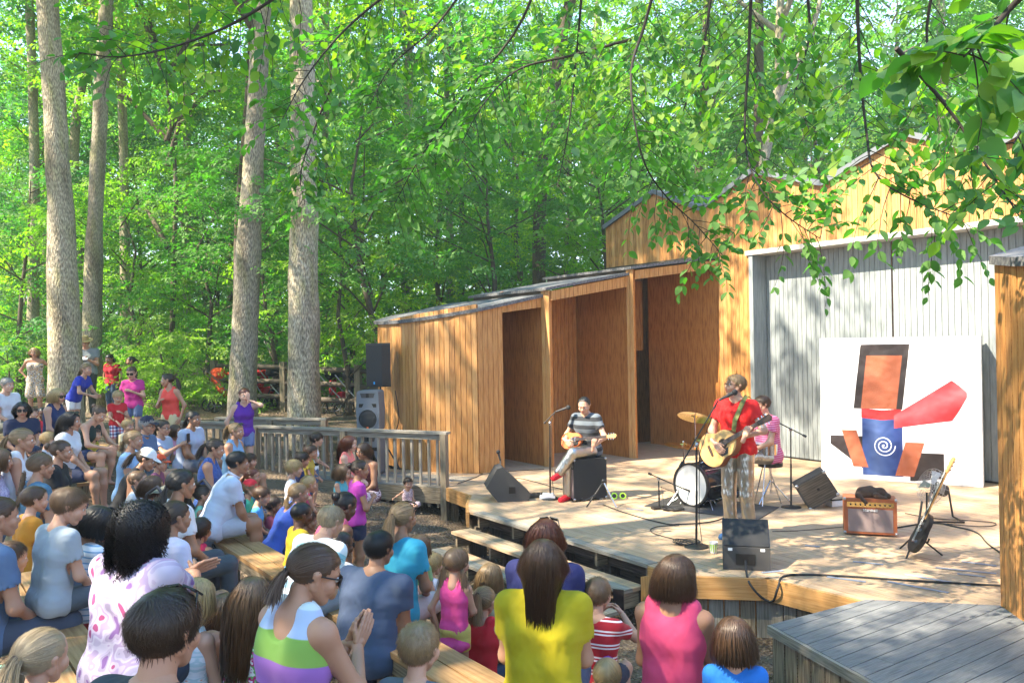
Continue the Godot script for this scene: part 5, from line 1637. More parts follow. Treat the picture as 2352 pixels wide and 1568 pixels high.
	var bd := Transform3D(Basis(Vector3.UP, atan2(ax.x, ax.z)) * Basis(Vector3.RIGHT, PI / 2), Vector3(0, 0.285, 0))
	var shell := put("bass_drum", M.new().lathe([Vector2(0.275, -0.42), Vector2(0.275, 0.0)], bd, 36), mats.drum_shell, kit)
	put("drum_head", M.new().lathe([Vector2(0.0, 0.006), Vector2(0.262, 0.004)], bd, 36), mats.drum_head, shell)
	put("back_head", M.new().lathe([Vector2(0.27, -0.425), Vector2(0.0, -0.425)], bd, 36), mats.drum_head, shell)
	for y in [-0.42, 0.0]: put("hoop", M.new().lathe([Vector2(0.262, y - 0.02), Vector2(0.262, y + 0.02), Vector2(0.29, y + 0.02), Vector2(0.29, y - 0.02), Vector2(0.262, y - 0.02)], bd, 36), mats.chrome if y < -0.1 else mats.black, shell)
	for k in 8:
		var an := k * TAU / 8
		var e := Vector3(cos(an) * 0.283, -0.21, sin(an) * 0.283)
		put("lug", M.new().cyl(bd * (e + Vector3(0, -0.17, 0)), bd * (e + Vector3(0, 0.17, 0)), 0.007, 0.007, 8), mats.chrome, shell)
	for sx in [-1.0, 1.0]: put("spur", M.new().cyl(bd * Vector3(sx * 0.22, -0.1, 0.18), bd * Vector3(sx * 0.36, 0.02, 0.285), 0.008, 0.006, 8), mats.chrome, shell)
	var loc := func(px: float, py: float, d: float) -> Vector3: return at(px, py, d) - kit.position
	var tomp: Vector3 = loc.call(1634, 1040, 11.1)
	var tom := put("tom_drum", M.new().lathe([Vector2(0.15, -0.12), Vector2(0.15, 0.12), Vector2(0.0, 0.122)], Transform3D(Basis(Vector3.RIGHT, 0.25), tomp), 28), mats.drum_shell, kit)
	for y in [-0.12, 0.12]: put("hoop", M.new().lathe([Vector2(0.15, y - 0.012), Vector2(0.162, y - 0.012), Vector2(0.162, y + 0.012), Vector2(0.15, y + 0.012)], Transform3D(Basis(Vector3.RIGHT, 0.25), tomp), 28), mats.chrome, tom)
	put("tom_mount", M.new().cyl(tomp + Vector3(0, -0.05, 0), Vector3(0.15, 0.55, -0.1), 0.012, 0.012), mats.chrome, kit)
	var snp: Vector3 = loc.call(1758, 1030, 11.0)
	var snare := put("snare_drum", M.new().lathe([Vector2(0.17, -0.07), Vector2(0.17, 0.07), Vector2(0.0, 0.072)], Transform3D(Basis(), snp), 28), mats.chrome, kit)
	put("drum_head", M.new().lathe([Vector2(0.165, 0.075), Vector2(0.0, 0.076)], Transform3D(Basis(), snp), 28), mats.drum_head, snare)
	for k in 3: put("snare_leg", M.new().cyl(snp + Vector3(0, -0.1, 0), Vector3(snp.x + cos(k * 2.1) * 0.2, 0.0, snp.z + sin(k * 2.1) * 0.2), 0.009, 0.009, 8), mats.chrome, snare)
	for cy: Array in [[1596, 957, 11.2, 0.23, Vector3(-0.35, 0, -0.25)], [1570, 1022, 11.1, 0.26, Vector3(0.05, 0, -0.1)], [1625, 1004, 11.5, 0.2, Vector3(0.1, 0, 0.1)]]:
		var c: Vector3 = loc.call(cy[0], cy[1], cy[2])
		var cx := Transform3D(Basis.from_euler(cy[4]), c)
		var cym := put("cymbal", M.new().lathe([Vector2(0.008, 0.03), Vector2(0.035, 0.022), Vector2(0.05, 0.01), Vector2(cy[3] * 0.7, 0.0), Vector2(cy[3], -0.012), Vector2(cy[3], -0.014), Vector2(0.05, 0.007)], cx, 36), mats.brass, kit)
		var foot := Vector3(c.x + 0.02, 0.0, c.z)
		put("stand", M.new().tube([foot + Vector3(0, 0.1, 0), c.lerp(foot, 0.35), c + Vector3(0, 0.05, 0)], [0.014, 0.011, 0.007], 8), mats.chrome, cym)
		put("wing_nut", M.new().ball(c + Vector3(0, 0.045, 0), 0.016, 8), mats.chrome, cym)
		for k in 3: put("tripod_leg", M.new().cyl(foot + Vector3(0, 0.32, 0), foot + Vector3(cos(k * 2.1 + 0.7) * 0.27, 0.0, sin(k * 2.1 + 0.7) * 0.27), 0.008, 0.008, 8), mats.chrome, cym)
	var thr := thing("drum_stool", "round drum stool under the drummer behind the singer", "stool", at(1772, 1165, 11.1) * Vector3(1, 0, 1) + Vector3(0, DECK + 0.012, 0))
	put("seat", M.new().lathe([Vector2(0, 0.56), Vector2(0.15, 0.555), Vector2(0.165, 0.53), Vector2(0.16, 0.48), Vector2(0.0, 0.48)]), mats.black, thr)
	put("post", M.new().cyl(Vector3(0, 0.12, 0), Vector3(0, 0.48, 0), 0.018, 0.018), mats.chrome, thr)
	for k in 3: put("leg", M.new().cyl(Vector3(0, 0.3, 0), Vector3(cos(k * 2.1 + 0.4) * 0.26, 0.0, sin(k * 2.1 + 0.4) * 0.26), 0.011, 0.011, 8), mats.chrome, thr)

	# electric guitar on a stand, with a fan behind it
	var gs := deck_at(2112, 1276)
	var tr := thing("guitar_stand", "black tripod stand holding the upright electric guitar", "guitar stand", gs + Vector3(0, 0.002, -0.06))
	put("upright", M.new().cyl(Vector3(0, 0.12, 0), Vector3(0.1, 0.52, -0.06), 0.011, 0.011), mats.black, tr)
	for k in 3: put("leg", M.new().cyl(Vector3(0, 0.2, 0), Vector3(cos(k * 2.1 + 0.3) * 0.24, 0.0, sin(k * 2.1 + 0.3) * 0.24), 0.009, 0.009), mats.black, tr)
	for sx in [-1.0, 1.0]: put("cradle", M.new().tube([Vector3(0, 0.14, 0), Vector3(sx * 0.06, 0.13, 0.03), Vector3(sx * 0.07, 0.14, 0.1), Vector3(sx * 0.07, 0.18, 0.13)], [0.01], 8), mats.black, tr)
	var gx := (at(2186, 1068, 8.25) - at(2102, 1245, 8.15)).normalized()
	var gz := Vector3(-1.0, 0.1, -0.1)
	gz = (gz - gx * gz.dot(gx)).normalized()
	guitar("black electric guitar leaning on its stand at the right of the deck", "electric_guitar", "guitar", Transform3D(Basis(gx, gz.cross(gx), gz), at(2112, 1222, 8.2)), false, mats.black, mats.black, 0.46)
	var fn := deck_at(2160, 1196)
	var fan := thing("floor_fan", "metal cage fan tilted upwards behind the electric guitar", "fan", fn)
	var fc := Transform3D(Basis(Vector3.UP, -1.3) * Basis(Vector3.RIGHT, 1.25), Vector3(-0.06, 0.4, 0))
	for k in 7:
		var rr := 0.03 + k * 0.031
		var ring := []
		for j in 25: ring.append(fc * Vector3(cos(TAU * j / 24) * rr, 0.09 - rr * rr * 0.9, sin(TAU * j / 24) * rr))
		put("cage_ring", M.new().tube(ring, [0.003], 5, false), mats.steel, fan)
	var sp2 := M.new()
	for j in 20:
		var an := TAU * j / 20
		sp2.tube([fc * Vector3(cos(an) * 0.03, 0.09, sin(an) * 0.03), fc * Vector3(cos(an) * 0.14, 0.07, sin(an) * 0.14), fc * Vector3(cos(an) * 0.216, 0.03, sin(an) * 0.216), fc * Vector3(cos(an) * 0.2, -0.05, sin(an) * 0.2)], [0.0022], 5)
	put("cage_wires", sp2, mats.steel, fan)
	for j in 4: put("blade", M.new().prism(PackedVector2Array([Vector2(0.03, -0.02), Vector2(0.18, -0.07), Vector2(0.19, 0.05), Vector2(0.03, 0.02)]), 0.0, 0.003, fc * Transform3D(Basis(Vector3.UP, TAU * j / 4) * Basis(Vector3.RIGHT, -1.2), Vector3(0, 0.03, 0))), mats.steel, fan)
	put("motor", M.new().cyl(fc * Vector3(0, -0.16, 0), fc * Vector3(0, -0.02, 0), 0.07, 0.08, 16), mats.charcoal, fan)
	put("foot", M.new().tube([Vector3(-0.2, 0.36, 0.1), Vector3(-0.22, 0.02, 0.12), Vector3(0.2, 0.015, 0.16), Vector3(0.24, 0.015, -0.16), Vector3(0.16, 0.36, -0.1)], [0.012], 8), mats.black, fan)

	# small things on the deck
	for c: Array in [[1640, 1270, "white and green paper cup by the singer's microphone base"], [1381, 1146, "green paper cup beside the bass amplifier"]]:
		var o := thing("paper_cup", c[2], "cup", deck_at(c[0], c[1]))
		put("cup_wall", M.new().lathe([Vector2(0.0, 0.003), Vector2(0.032, 0.002), Vector2(0.044, 0.115), Vector2(0.042, 0.115), Vector2(0.031, 0.01)], Transform3D(), 20), mats.white, o)
		put("print_band", M.new().lathe([Vector2(0.0335, 0.012), Vector2(0.0435, 0.095)], Transform3D(), 10), mats.lime, o)
	var sg := thing("toy_sunglasses", "lime green sunglasses lying on the deck", "sunglasses", deck_at(1421, 1146))
	for sx in [-1.0, 1.0]:
		put("rim", M.new().lathe([Vector2(0.03, -0.008), Vector2(0.046, -0.008), Vector2(0.046, 0.008), Vector2(0.03, 0.008)], Transform3D(Basis(Vector3.RIGHT, 1.35), Vector3(sx * 0.06, 0.045, 0)), 16), mats.lime, sg)
		put("lens", M.new().lathe([Vector2(0.0, 0.0), Vector2(0.031, 0.0)], Transform3D(Basis(Vector3.RIGHT, 1.35), Vector3(sx * 0.06, 0.045, 0)), 16), mats.black, sg)
		put("temple", M.new().box(Vector3(0.006, 0.01, 0.13), Transform3D(Basis(), Vector3(sx * 0.11, 0.03, -0.065))), mats.lime, sg)
	var gt := thing("folded_guitar_stand", "black A-frame guitar stand in front of the bass amplifier", "guitar stand", deck_at(1385, 1165))
	put("strut", M.new().cyl(Vector3(0.02, 0.33, -0.05), Vector3(-0.22, 0.01, 0.02), 0.012, 0.01), mats.black, gt)
	put("strut", M.new().cyl(Vector3(0.02, 0.33, -0.05), Vector3(0.17, 0.01, 0.06), 0.012, 0.01), mats.chrome, gt)
	put("yoke", M.new().ball(Vector3(0.02, 0.34, -0.05), 0.03, 10), mats.black, gt)
	put("cradle", M.new().tube([Vector3(-0.1, 0.17, 0), Vector3(-0.2, 0.12, 0.05), Vector3(-0.27, 0.1, 0.05), Vector3(-0.28, 0.14, 0.06)], [0.011], 8), mats.black, gt)
	var pd := thing("effects_pedal", "flat black effects pedal by the bassist's feet", "pedal", deck_at(1236, 1142), 0.2)
	put("case", M.new().box(Vector3(0.3, 0.055, 0.14), Transform3D(Basis(), Vector3(0, 0.03, 0))), mats.black, pd)
	for k in 4: put("switch", M.new().cyl(Vector3(-0.1 + k * 0.065, 0.055, 0.02), Vector3(-0.1 + k * 0.065, 0.072, 0.02), 0.013, 0.011, 8), mats.chrome, pd)
	var bxw := thing("white_box", "small white box next to the black effects pedal", "box", deck_at(1258, 1146), -0.15)
	put("case", M.new().box(Vector3(0.22, 0.05, 0.1), Transform3D(Basis(), Vector3(0, 0.028, 0))), mats.white, bxw)
	put("lid", M.new().box(Vector3(0.16, 0.03, 0.08), Transform3D(Basis(), Vector3(0.01, 0.07, 0))), mats.white, bxw)
	var db := thing("power_box", "white edged junction box beside the tipped monitor", "box", deck_at(1925, 1160), 0.3)
	put("case", M.new().box(Vector3(0.3, 0.07, 0.16), Transform3D(Basis(), Vector3(0, 0.038, 0))), mats.white, db)
	put("top_plate", M.new().box(Vector3(0.26, 0.02, 0.13), Transform3D(Basis(), Vector3(0, 0.085, 0))), mats.black, db)
	# strips of blue grey tape, stuck flat
	for tp: Array in [[2080, 1320, 2230, 1345, "long slanting tape strip below the cable at the right of the deck"], [2040, 1336, 2180, 1362, "tape strip beside the back edge of the grey platform"], [2150, 1304, 2290, 1318, "long tape strip just behind the thick cable"], [2210, 1290, 2290, 1300, "short tape strip nearest the foot of the right wing"], [1960, 1290, 2030, 1297, "pale tape strip below the orange amplifier"], [1750, 1316, 1800, 1311, "tape corner mark beside the front monitor"], [1440, 1168, 1478, 1172, "small tape mark left of the bass drum"], [1850, 1253, 1884, 1256, "thin tape mark right of the front monitor"], [2200, 1318, 2265, 1325, "short tape strip in front of the thick cable"], [1900, 1325, 1990, 1337, "tape strip near the front edge boards"]]:
		var a := deck_at(tp[0], tp[1])
		var b := deck_at(tp[2], tp[3])
		var d := (b - a).normalized()
		var o := put("tape_strip", M.new().box(Vector3(a.distance_to(b), 0.002, 0.045)), mats.tape)
		o.transform = Transform3D(Basis(d, Vector3.UP, d.cross(Vector3.UP)), (a + b) * 0.5 + Vector3.UP * 0.004)
		tag(o, "blue grey " + tp[4], "tape", "tape strips on the deck")
	var lift := Vector3.UP * 0.008
	var run := func(px: Array) -> Array:
		var o := []
		for p: Vector2 in px: o.append(deck_at(p.x, p.y) + lift)
		return o
	cable("thick black cable from the front monitor running right across the deck", [wc + Vector3(-0.02, 0.1, 0.03), wc + Vector3(-0.05, -0.05, 0.28), wc + Vector3(0.12, -0.2, 0.32)] + [deck_at(1770, 1335) + Vector3(0.05, -0.04, 0.06), deck_at(1800, 1326) + lift] + run.call([Vector2(1850, 1322), Vector2(1950, 1326), Vector2(2100, 1336), Vector2(2300, 1347)]), 0.011)
	cable("black cable winding from the amplifier past the guitar stand to the wing", run.call([Vector2(2050, 1215), Vector2(2140, 1203), Vector2(2200, 1212), Vector2(2245, 1225), Vector2(2270, 1250), Vector2(2305, 1275)]), 0.009)
	cable("thin black cable looping behind the electric guitar", run.call([Vector2(2080, 1180), Vector2(2150, 1192), Vector2(2230, 1197), Vector2(2285, 1202), Vector2(2270, 1210), Vector2(2190, 1206), Vector2(2130, 1198)]), 0.005)
	cable("black cable from the bass amplifier across the middle of the deck", run.call([Vector2(1385, 1160), Vector2(1440, 1180), Vector2(1520, 1202), Vector2(1560, 1205), Vector2(1640, 1198), Vector2(1680, 1180)]), 0.007)
	cable("thin black cable snaking to the singer's microphone base", run.call([Vector2(1560, 1207), Vector2(1505, 1212), Vector2(1500, 1225), Vector2(1550, 1240), Vector2(1590, 1252)]), 0.005)
	cable("black cable behind the far left monitor to the bassist", run.call([Vector2(1120, 1120), Vector2(1180, 1100), Vector2(1230, 1108), Vector2(1280, 1122), Vector2(1330, 1128)]), 0.006)
	cable("black cable along the foot of the cedar wing", run.call([Vector2(1050, 1112), Vector2(1090, 1098), Vector2(1110, 1090), Vector2(1160, 1084), Vector2(1250, 1078)]), 0.006)
	cable("thin cable behind the front monitor to the orange amplifier", run.call([Vector2(1775, 1222), Vector2(1850, 1219), Vector2(1950, 1210)]), 0.004)
	for cc: Array in [[1578, 1250, "coil of black cable beside the singer's microphone base"], [1546, 1172, "coil of black cable in front of the bass drum"]]:
		var loops := M.new()
		for k in 5:
			var pts := []
			for j in 21: pts.append(Vector3(cos(TAU * j / 20) * (0.1 + k * 0.012), 0.006 + k * 0.007 + 0.006 * sin(j * 1.3 + k), sin(TAU * j / 20) * (0.07 + k * 0.012)))
			loops.tube(pts, [0.005], 5, false)
		var o := put("cable_coil", loops, mats.black_matte)
		o.position = deck_at(cc[0], cc[1])
		tag(o, cc[2], "cable coil", "coils of cable on the deck")

	# stroller hood and bags among the audience
	var sl := thing("stroller", "grey and tan stroller hood between the seated families", "stroller", Vector3(-3.35, ground_y(-3.35, -8.3), -8.3), 0.9)
	var hood := M.new()
	for k in 6:
		var a0 := k * 0.3 - 0.2
		for j in 8:
			var f := func(a: float, b: float) -> Vector3: return Vector3(lerpf(-0.24, 0.24, b), 0.75 + sin(a) * 0.3 * (1.0 - pow(absf(b - 0.5) * 2.0, 3.0) * 0.25), -cos(a) * 0.36)
			hood.quad4(f.call(a0, j / 8.0), f.call(a0, (j + 1) / 8.0), f.call(a0 + 0.3, (j + 1) / 8.0), f.call(a0 + 0.3, j / 8.0))
	var hm := cloth("#8a8672")
	put("hood", hood, hm, sl)
	put("hood_band", M.new().tube([Vector3(-0.25, 0.72, -0.36), Vector3(-0.25, 0.95, -0.2), Vector3(-0.25, 1.04, 0.0), Vector3(-0.25, 0.92, 0.2)], [0.016], 8), cloth("#4a4448"), sl)
	put("hood_band", M.new().tube([Vector3(0.25, 0.72, -0.36), Vector3(0.25, 0.95, -0.2), Vector3(0.25, 1.04, 0.0), Vector3(0.25, 0.92, 0.2)], [0.016], 8), cloth("#4a4448"), sl)
	put("seat", M.new().box(Vector3(0.42, 0.5, 0.08), Transform3D(Basis(Vector3.RIGHT, -0.5), Vector3(0, 0.6, -0.1))), cloth("#4a4448"), sl)
	for sx in [-1.0, 1.0]:
		put("frame_tube", M.new().tube([Vector3(sx * 0.25, 1.0, -0.5), Vector3(sx * 0.25, 0.55, 0.0), Vector3(sx * 0.25, 0.12, 0.4)], [0.014], 8), mats.charcoal, sl)
		for zz in [-0.3, 0.4]:
			var wm := M.new()
			var ring := []
			for j in 17: ring.append(Vector3(sx * 0.28, 0.12 + sin(TAU * j / 16) * 0.1, zz + cos(TAU * j / 16) * 0.1))
			put("wheel", wm.tube(ring, [0.02], 8, false), mats.black_matte, sl)
	var bag := blob("bag", [[Vector3(-0.2, 0.1, 0), Vector3(0.2, 0.1, 0.05), 0.12, 0.14], [Vector3(0, 0.16, 0.1), Vector3(0.15, 0.18, -0.05), 0.1], [Vector3(-0.25, 0.05, 0.15), Vector3(0.1, 0.05, 0.2), 0.07]], 0.02, 0.06, cloth("f:0.05:#3aa8b8,#8cc8a0,#2c90a8,#d8e0c0"), null)
	bag.position = Vector3(-2.9, ground_y(-2.9, -5.0), -5.0)
	tag(bag, "teal patterned cloth bag lying on the ground under the lower left bench", "bag")
	var bt := thing("drink_bottle", "clear bottle with a blue cap standing in the teal bag", "bottle", Vector3(-2.75, bag.position.y + 0.22, -4.95))
	put("flask", M.new().lathe([Vector2(0, 0), Vector2(0.03, 0.0), Vector2(0.032, 0.1), Vector2(0.014, 0.14)]), mats.drum_head, bt)
	put("cap", M.new().cyl(Vector3(0, 0.14, 0), Vector3(0, 0.17, 0), 0.017, 0.017), cloth("#2850c8"), bt)

# ---------------------------------------------------------------- the band
func build_band() -> void:
	var y := DECK + 0.002
	var p := deck_at(1700, 1238)
	var yaw := -42.0
	person({"x": p.x, "y": y, "z": p.z, "d": 6.0, "yaw": yaw, "sc": 1.06, "pose": "stand", "sex": "m", "lean": 3.0, "hyaw": -38.0, "hpitch": -8.0, "head": "singer", "skin": 0,
		"arms": [Vector3(-0.13, 0.15, 0.25), Vector3(0.23, 0.25, 0.3)], "grip": ["relaxed", "grip"], "palm": [Vector3(0.3, -0.3, -1), Vector3(0.2, 0.6, -0.6)], "finger": [Vector3(0.7, -0.6, 0.2), Vector3(0.3, 0.9, -0.2)],
		"top": ["tee", "#d01414"], "bottom": ["long", "foil"], "hair": ["short", "dblond"], "extras": ["glasses"], "shoe": "#28507c", "label": "singer in red T-shirt and shiny foil trousers playing guitar at the microphone"})
	var bx := Basis(Vector3.UP, deg_to_rad(yaw))
	var o := p + Vector3(0, DECK - p.y, 0)
	var nx := bx * Vector3(0.86, 0.5, 0.0).normalized()
	var nz := bx * Vector3(-0.1, 0.12, 1.0)
	nz = (nz - nx * nz.dot(nx)).normalized()
	var gp := o + bx * (Vector3(-0.1, 0.98, 0.245) * 1.06)
	var gt := guitar("honey coloured acoustic guitar held by the singer", "acoustic_guitar", "guitar", Transform3D(Basis(nx, nz.cross(nx), nz), gp), true, mats.spruce, mats.mahogany, 0.34)
	var sh := o + bx * (Vector3(0.12, 1.47, 0.02) * 1.06)
	var loc := func(v: Vector3) -> Vector3: return gt.transform.affine_inverse() * v
	var strap := M.new()
	var pts := [o + bx * (Vector3(0.08, 1.46, -0.1) * 1.06), o + bx * (Vector3(0.105, 1.485, 0.0) * 1.06), o + bx * (Vector3(0.1, 1.42, 0.085) * 1.06), o + bx * (Vector3(0.05, 1.25, 0.15) * 1.06), o + bx * (Vector3(0.03, 1.1, 0.16) * 1.06)]
	for i in pts.size() - 1:
		var a: Vector3 = pts[i]
		var b: Vector3 = pts[i + 1]
		var x := (b - a).normalized()
		var out := bx * Vector3(0.1, 0.4 if i < 2 else 0.1, 1.0 if i > 0 else -0.6).normalized()
		var z := (out - x * out.dot(x)).normalized()
		strap.box(Vector3(a.distance_to(b) + 0.01, 0.05, 0.006), gt.transform.affine_inverse() * Transform3D(Basis(x, z.cross(x), z), (a + b) * 0.5 + z * 0.012))
	put("strap", strap, cloth("#6a6c3c"), gt)

	# bassist on his amplifier
	var ba := deck_at(1347, 1150) + Vector3(0, 0, -0.16)
	var hp := at(1341, 924, 11.65)
	yaw = -38.0
	person({"x": hp.x + 0.08, "y": y, "z": hp.z - 0.1, "d": 7.0, "yaw": yaw, "sc": 1.0, "pose": "sit", "sex": "m", "seat": 0.585, "lean": 9.0, "hyaw": 18.0, "hpitch": 22.0, "skin": 0,
		"legs": [Vector3(-0.1, 0.56, 0.41), Vector3(-0.12, 0.08, 0.40), Vector3(0.0, 0.67, 0.43), Vector3(-0.16, 0.40, 0.55)],
		"arms": [Vector3(-0.2, 0.25, 0.27), Vector3(0.27, 0.2, 0.3)], "grip": ["relaxed", "grip"], "palm": [Vector3(0.4, -0.3, -1), Vector3(0.2, 0.7, -0.6)], "finger": [Vector3(0.8, -0.4, 0.3), Vector3(0.2, 0.9, 0.1)],
		"top": ["tee", "s:0.11:#5c646c,#5c646c,#24262c,#24262c"], "bottom": ["long", "foil"], "hair": ["recede", "black"], "shoe": "#d01828", "label": "seated bassist in black and grey striped T-shirt, silver foil trousers and red shoes"})
	bx = Basis(Vector3.UP, deg_to_rad(yaw))
	var hb := Vector3(hp.x + 0.08, DECK, hp.z - 0.1)
	nx = bx * Vector3(0.97, 0.14, 0.1).normalized()
	nz = bx * Vector3(-0.1, 0.3, 1.0)
	nz = (nz - nx * nz.dot(nx)).normalized()
	guitar("sunburst bass guitar with pale neck resting on the bassist's lap", "bass_guitar", "guitar", Transform3D(Basis(nx * 0.92, nz.cross(nx) * 0.78, nz), hb + bx * Vector3(-0.17, 0.82, 0.21)), false, mats.orange, mats.mahogany, 0.5)

	# drummer
	hp = at(1745, 912, 11.1)
	person({"x": hp.x + 0.12, "y": y, "z": hp.z, "d": 7.0, "yaw": -75.0, "sc": 1.02, "pose": "sit", "sex": "m", "seat": 0.56, "lean": 6.0, "hyaw": -8.0, "skin": 0, "w": 1.1,
		"arms": [Vector3(-0.16, 0.2, 0.33), Vector3(0.16, 0.18, 0.33)], "grip": ["grip", "grip"],
		"top": ["tee", "s:0.028:#c84878,#dc90b0"], "bottom": ["long", "foil"], "hair": ["short", "brown"], "shoe": "#282830", "label": "drummer in pink striped T-shirt seated behind the singer"})
# ---------------------------------------------------------------- people
var heads := {}
var hands := {}
var hairs := {}

func put_arrays(dst: Array, src: Array, xf: Transform3D, mirror := false) -> void:
	# adds a template (vertices, normals, colours, indices) to a growing surface
	var base: int = dst[0].size()
	var v: PackedVector3Array = src[0]
	var n: PackedVector3Array = src[1]
	var c: PackedColorArray = src[2]
	var ix: PackedInt32Array = src[3]
	var nb := xf.basis.orthonormalized()
	for i in v.size():
		var p := v[i]
		var q := n[i]
		if mirror:
			p.x = -p.x
			q.x = -q.x
		dst[0].append(xf * p)
		dst[1].append(nb * q)
		dst[2].append(c[i])
	if mirror:
		for i in ix.size() / 3: dst[3].append_array(PackedInt32Array([base + ix[i * 3], base + ix[i * 3 + 2], base + ix[i * 3 + 1]]))
	else:
		for i in ix.size(): dst[3].append(base + ix[i])

func head_template(kind: String) -> Array:
	if heads.has(kind): return heads[kind]
	var B := PackedFloat32Array()
	var man := kind == "man"
	var kid := kind == "child"
	bone(B, Vector3(0, 0.032, -0.032), Vector3(0, 0.034, 0.012), 0.079, 0.074)
	bone(B, Vector3(0, 0.012, 0.024), Vector3(0, -0.055, 0.04), 0.063, 0.047 if man else 0.043)
	for sx in [-1.0, 1.0]:
		bone(B, Vector3(0.05 * sx, -0.035, 0.0), Vector3(0.014 * sx, -0.085, 0.06), 0.024, 0.019 if man else 0.015)
		bone(B, Vector3(0.042 * sx, -0.022, 0.055), Vector3(0.036 * sx, -0.032, 0.06), 0.027 if not kid else 0.031)
		bone(B, Vector3(0.014 * sx, 0.028, 0.083), Vector3(0.045 * sx, 0.025, 0.066), 0.013 if man else 0.009)
		bone(B, Vector3(0.076 * sx, 0.016, -0.014), Vector3(0.072 * sx, -0.022, -0.004), 0.014, 0.009)
		bone(B, Vector3(0.083 * sx, 0.014, -0.02), Vector3(0.079 * sx, 0.004, -0.02), 0.011, 0.009)
	bone(B, Vector3(0, 0.014, 0.086), Vector3(0, -0.022, 0.102), 0.008, 0.0115 if not kid else 0.009)
	bone(B, Vector3(-0.012, -0.026, 0.09), Vector3(0.012, -0.026, 0.09), 0.009)
	bone(B, Vector3(-0.02, -0.054, 0.076), Vector3(0.02, -0.054, 0.076), 0.011)
	bone(B, Vector3(-0.016, -0.049, 0.085), Vector3(0.016, -0.049, 0.085), 0.0065)
	bone(B, Vector3(-0.012, -0.059, 0.084), Vector3(0.012, -0.059, 0.084), 0.007)
	bone(B, Vector3(0, -0.088, 0.062), Vector3(0, -0.09, 0.06), 0.02)
	bone(B, Vector3(0, -0.05, -0.018), Vector3(0, -0.16, -0.04), 0.05 if man else 0.041, 0.056 if man else 0.046)
	if kid:
		bone(B, Vector3(0, 0.034, -0.03), Vector3(0, 0.036, 0.02), 0.083, 0.077)
	for sx in [-1.0, 1.0]:
		bone(B, Vector3(0.031 * sx, 0.006, 0.094), Vector3(0.034 * sx, 0.006, 0.092), -0.0125)
	if kind == "singer": bone(B, Vector3(-0.008, -0.062, 0.1), Vector3(0.008, -0.062, 0.1), -0.018)
	var r := nets(B, 0.0046, 0.014)
	var col := PackedColorArray()
	for p: Vector3 in r[0]:
		var c := Color(1, 1, 1)
		if p.z > 0.07:
			if absf(p.y + 0.054) < 0.0105 and absf(p.x) < 0.024: c = Color(0.82, 0.5, 0.48)
			elif absf(p.y - 0.0305) < 0.0055 and absf(p.x) > 0.012 and absf(p.x) < 0.046: c = Color(0.42, 0.36, 0.32)
			elif kind == "singer" and Vector2(p.x, p.y + 0.062).length() < 0.017: c = Color(0.2, 0.08, 0.08)
		if p.z > 0.04 and absf(p.x) > 0.025 and absf(p.x) < 0.06 and p.y < -0.01 and p.y > -0.045: c = Color(1.0, 0.92, 0.9)
		col.append(c)
	var eye := M.new()
	for sx in [-1.0, 1.0]:
		eye.ball(Vector3(0.031 * sx, 0.006, 0.0785), 0.0125, 12)
	var ec := PackedColorArray()
	for i in eye.V.size():
		var c := Vector3(0.031 * signf(eye.V[i].x), 0.006, 0.0785)
		var d := (eye.V[i] - c).normalized()
		ec.append(Color(0.03, 0.02, 0.015) if d.z > 0.84 else Color(0.72, 0.7, 0.68))
	heads[kind] = [r[0], r[1], col, r[2], [eye.V, eye.N, ec, eye.I]]
	return heads[kind]

# a right hand: wrist at the origin, fingers along +Y, palm towards +Z, thumb at +X
func hand_template(kind: String) -> Array:
	if hands.has(kind): return hands[kind]
	var B := PackedFloat32Array()
	var curl: float = {"flat": 0.07, "relaxed": 0.42, "grip": 1.15}[kind]
	for i in 4:
		var x := 0.03 - i * 0.0195
		bone(B, Vector3(x * 0.62, 0.012, 0), Vector3(x, 0.088 - absf(i - 1.2) * 0.004, 0), 0.0135, 0.0115)
		var l: float = [0.068, 0.077, 0.071, 0.055][i]
		var p := Vector3(x, 0.088 - absf(i - 1.2) * 0.004, 0)
		var a := curl * 0.6
		var spread := (1.3 - i) * 0.07
		for sgm in 3:
			var q: Vector3 = p + Vector3(spread * l * 0.4, cos(a), sin(a)).normalized() * l * [0.44, 0.32, 0.28][sgm]
			bone(B, p, q, 0.0095 - sgm * 0.0008, 0.0088 - sgm * 0.0008)
			p = q
			a += curl
	bone(B, Vector3(0.014, 0.02, 0.006), Vector3(0.042, 0.052, 0.014), 0.016, 0.012)
	bone(B, Vector3(0.042, 0.052, 0.014), Vector3(0.053, 0.083, 0.018 + curl * 0.02), 0.011, 0.0095)
	bone(B, Vector3(0.053, 0.083, 0.018 + curl * 0.02), Vector3(0.052, 0.106, 0.022 + curl * 0.035), 0.0095, 0.008)
	bone(B, Vector3(0, -0.05, 0), Vector3(0, 0.02, 0), 0.024, 0.022)
	var r := nets(B, 0.0042, 0.005)
	var col := PackedColorArray()
	col.resize(r[0].size())
	col.fill(Color(1, 0.98, 0.97))
	hands[kind] = [r[0], r[1], col, r[2]]
	return hands[kind]

# ---------------------------------------------------------------- hair, strand by strand over a close cap
const SKULL_C := Vector3(0, 0.034, -0.012)
const SKULL_R := Vector3(0.084, 0.087, 0.104)

func hair_line(p: Vector3) -> float:
	# how low hair grows at this depth on the head
	if p.z > 0.05: return 0.072
	if p.z > 0.02: return lerpf(0.03, 0.072, (p.z - 0.02) / 0.03)
	if p.z > -0.02: return lerpf(-0.005, 0.03, (p.z + 0.02) / 0.04)
	if p.z > -0.07: return lerpf(-0.052, -0.005, (p.z + 0.07) / 0.05)
	return -0.062

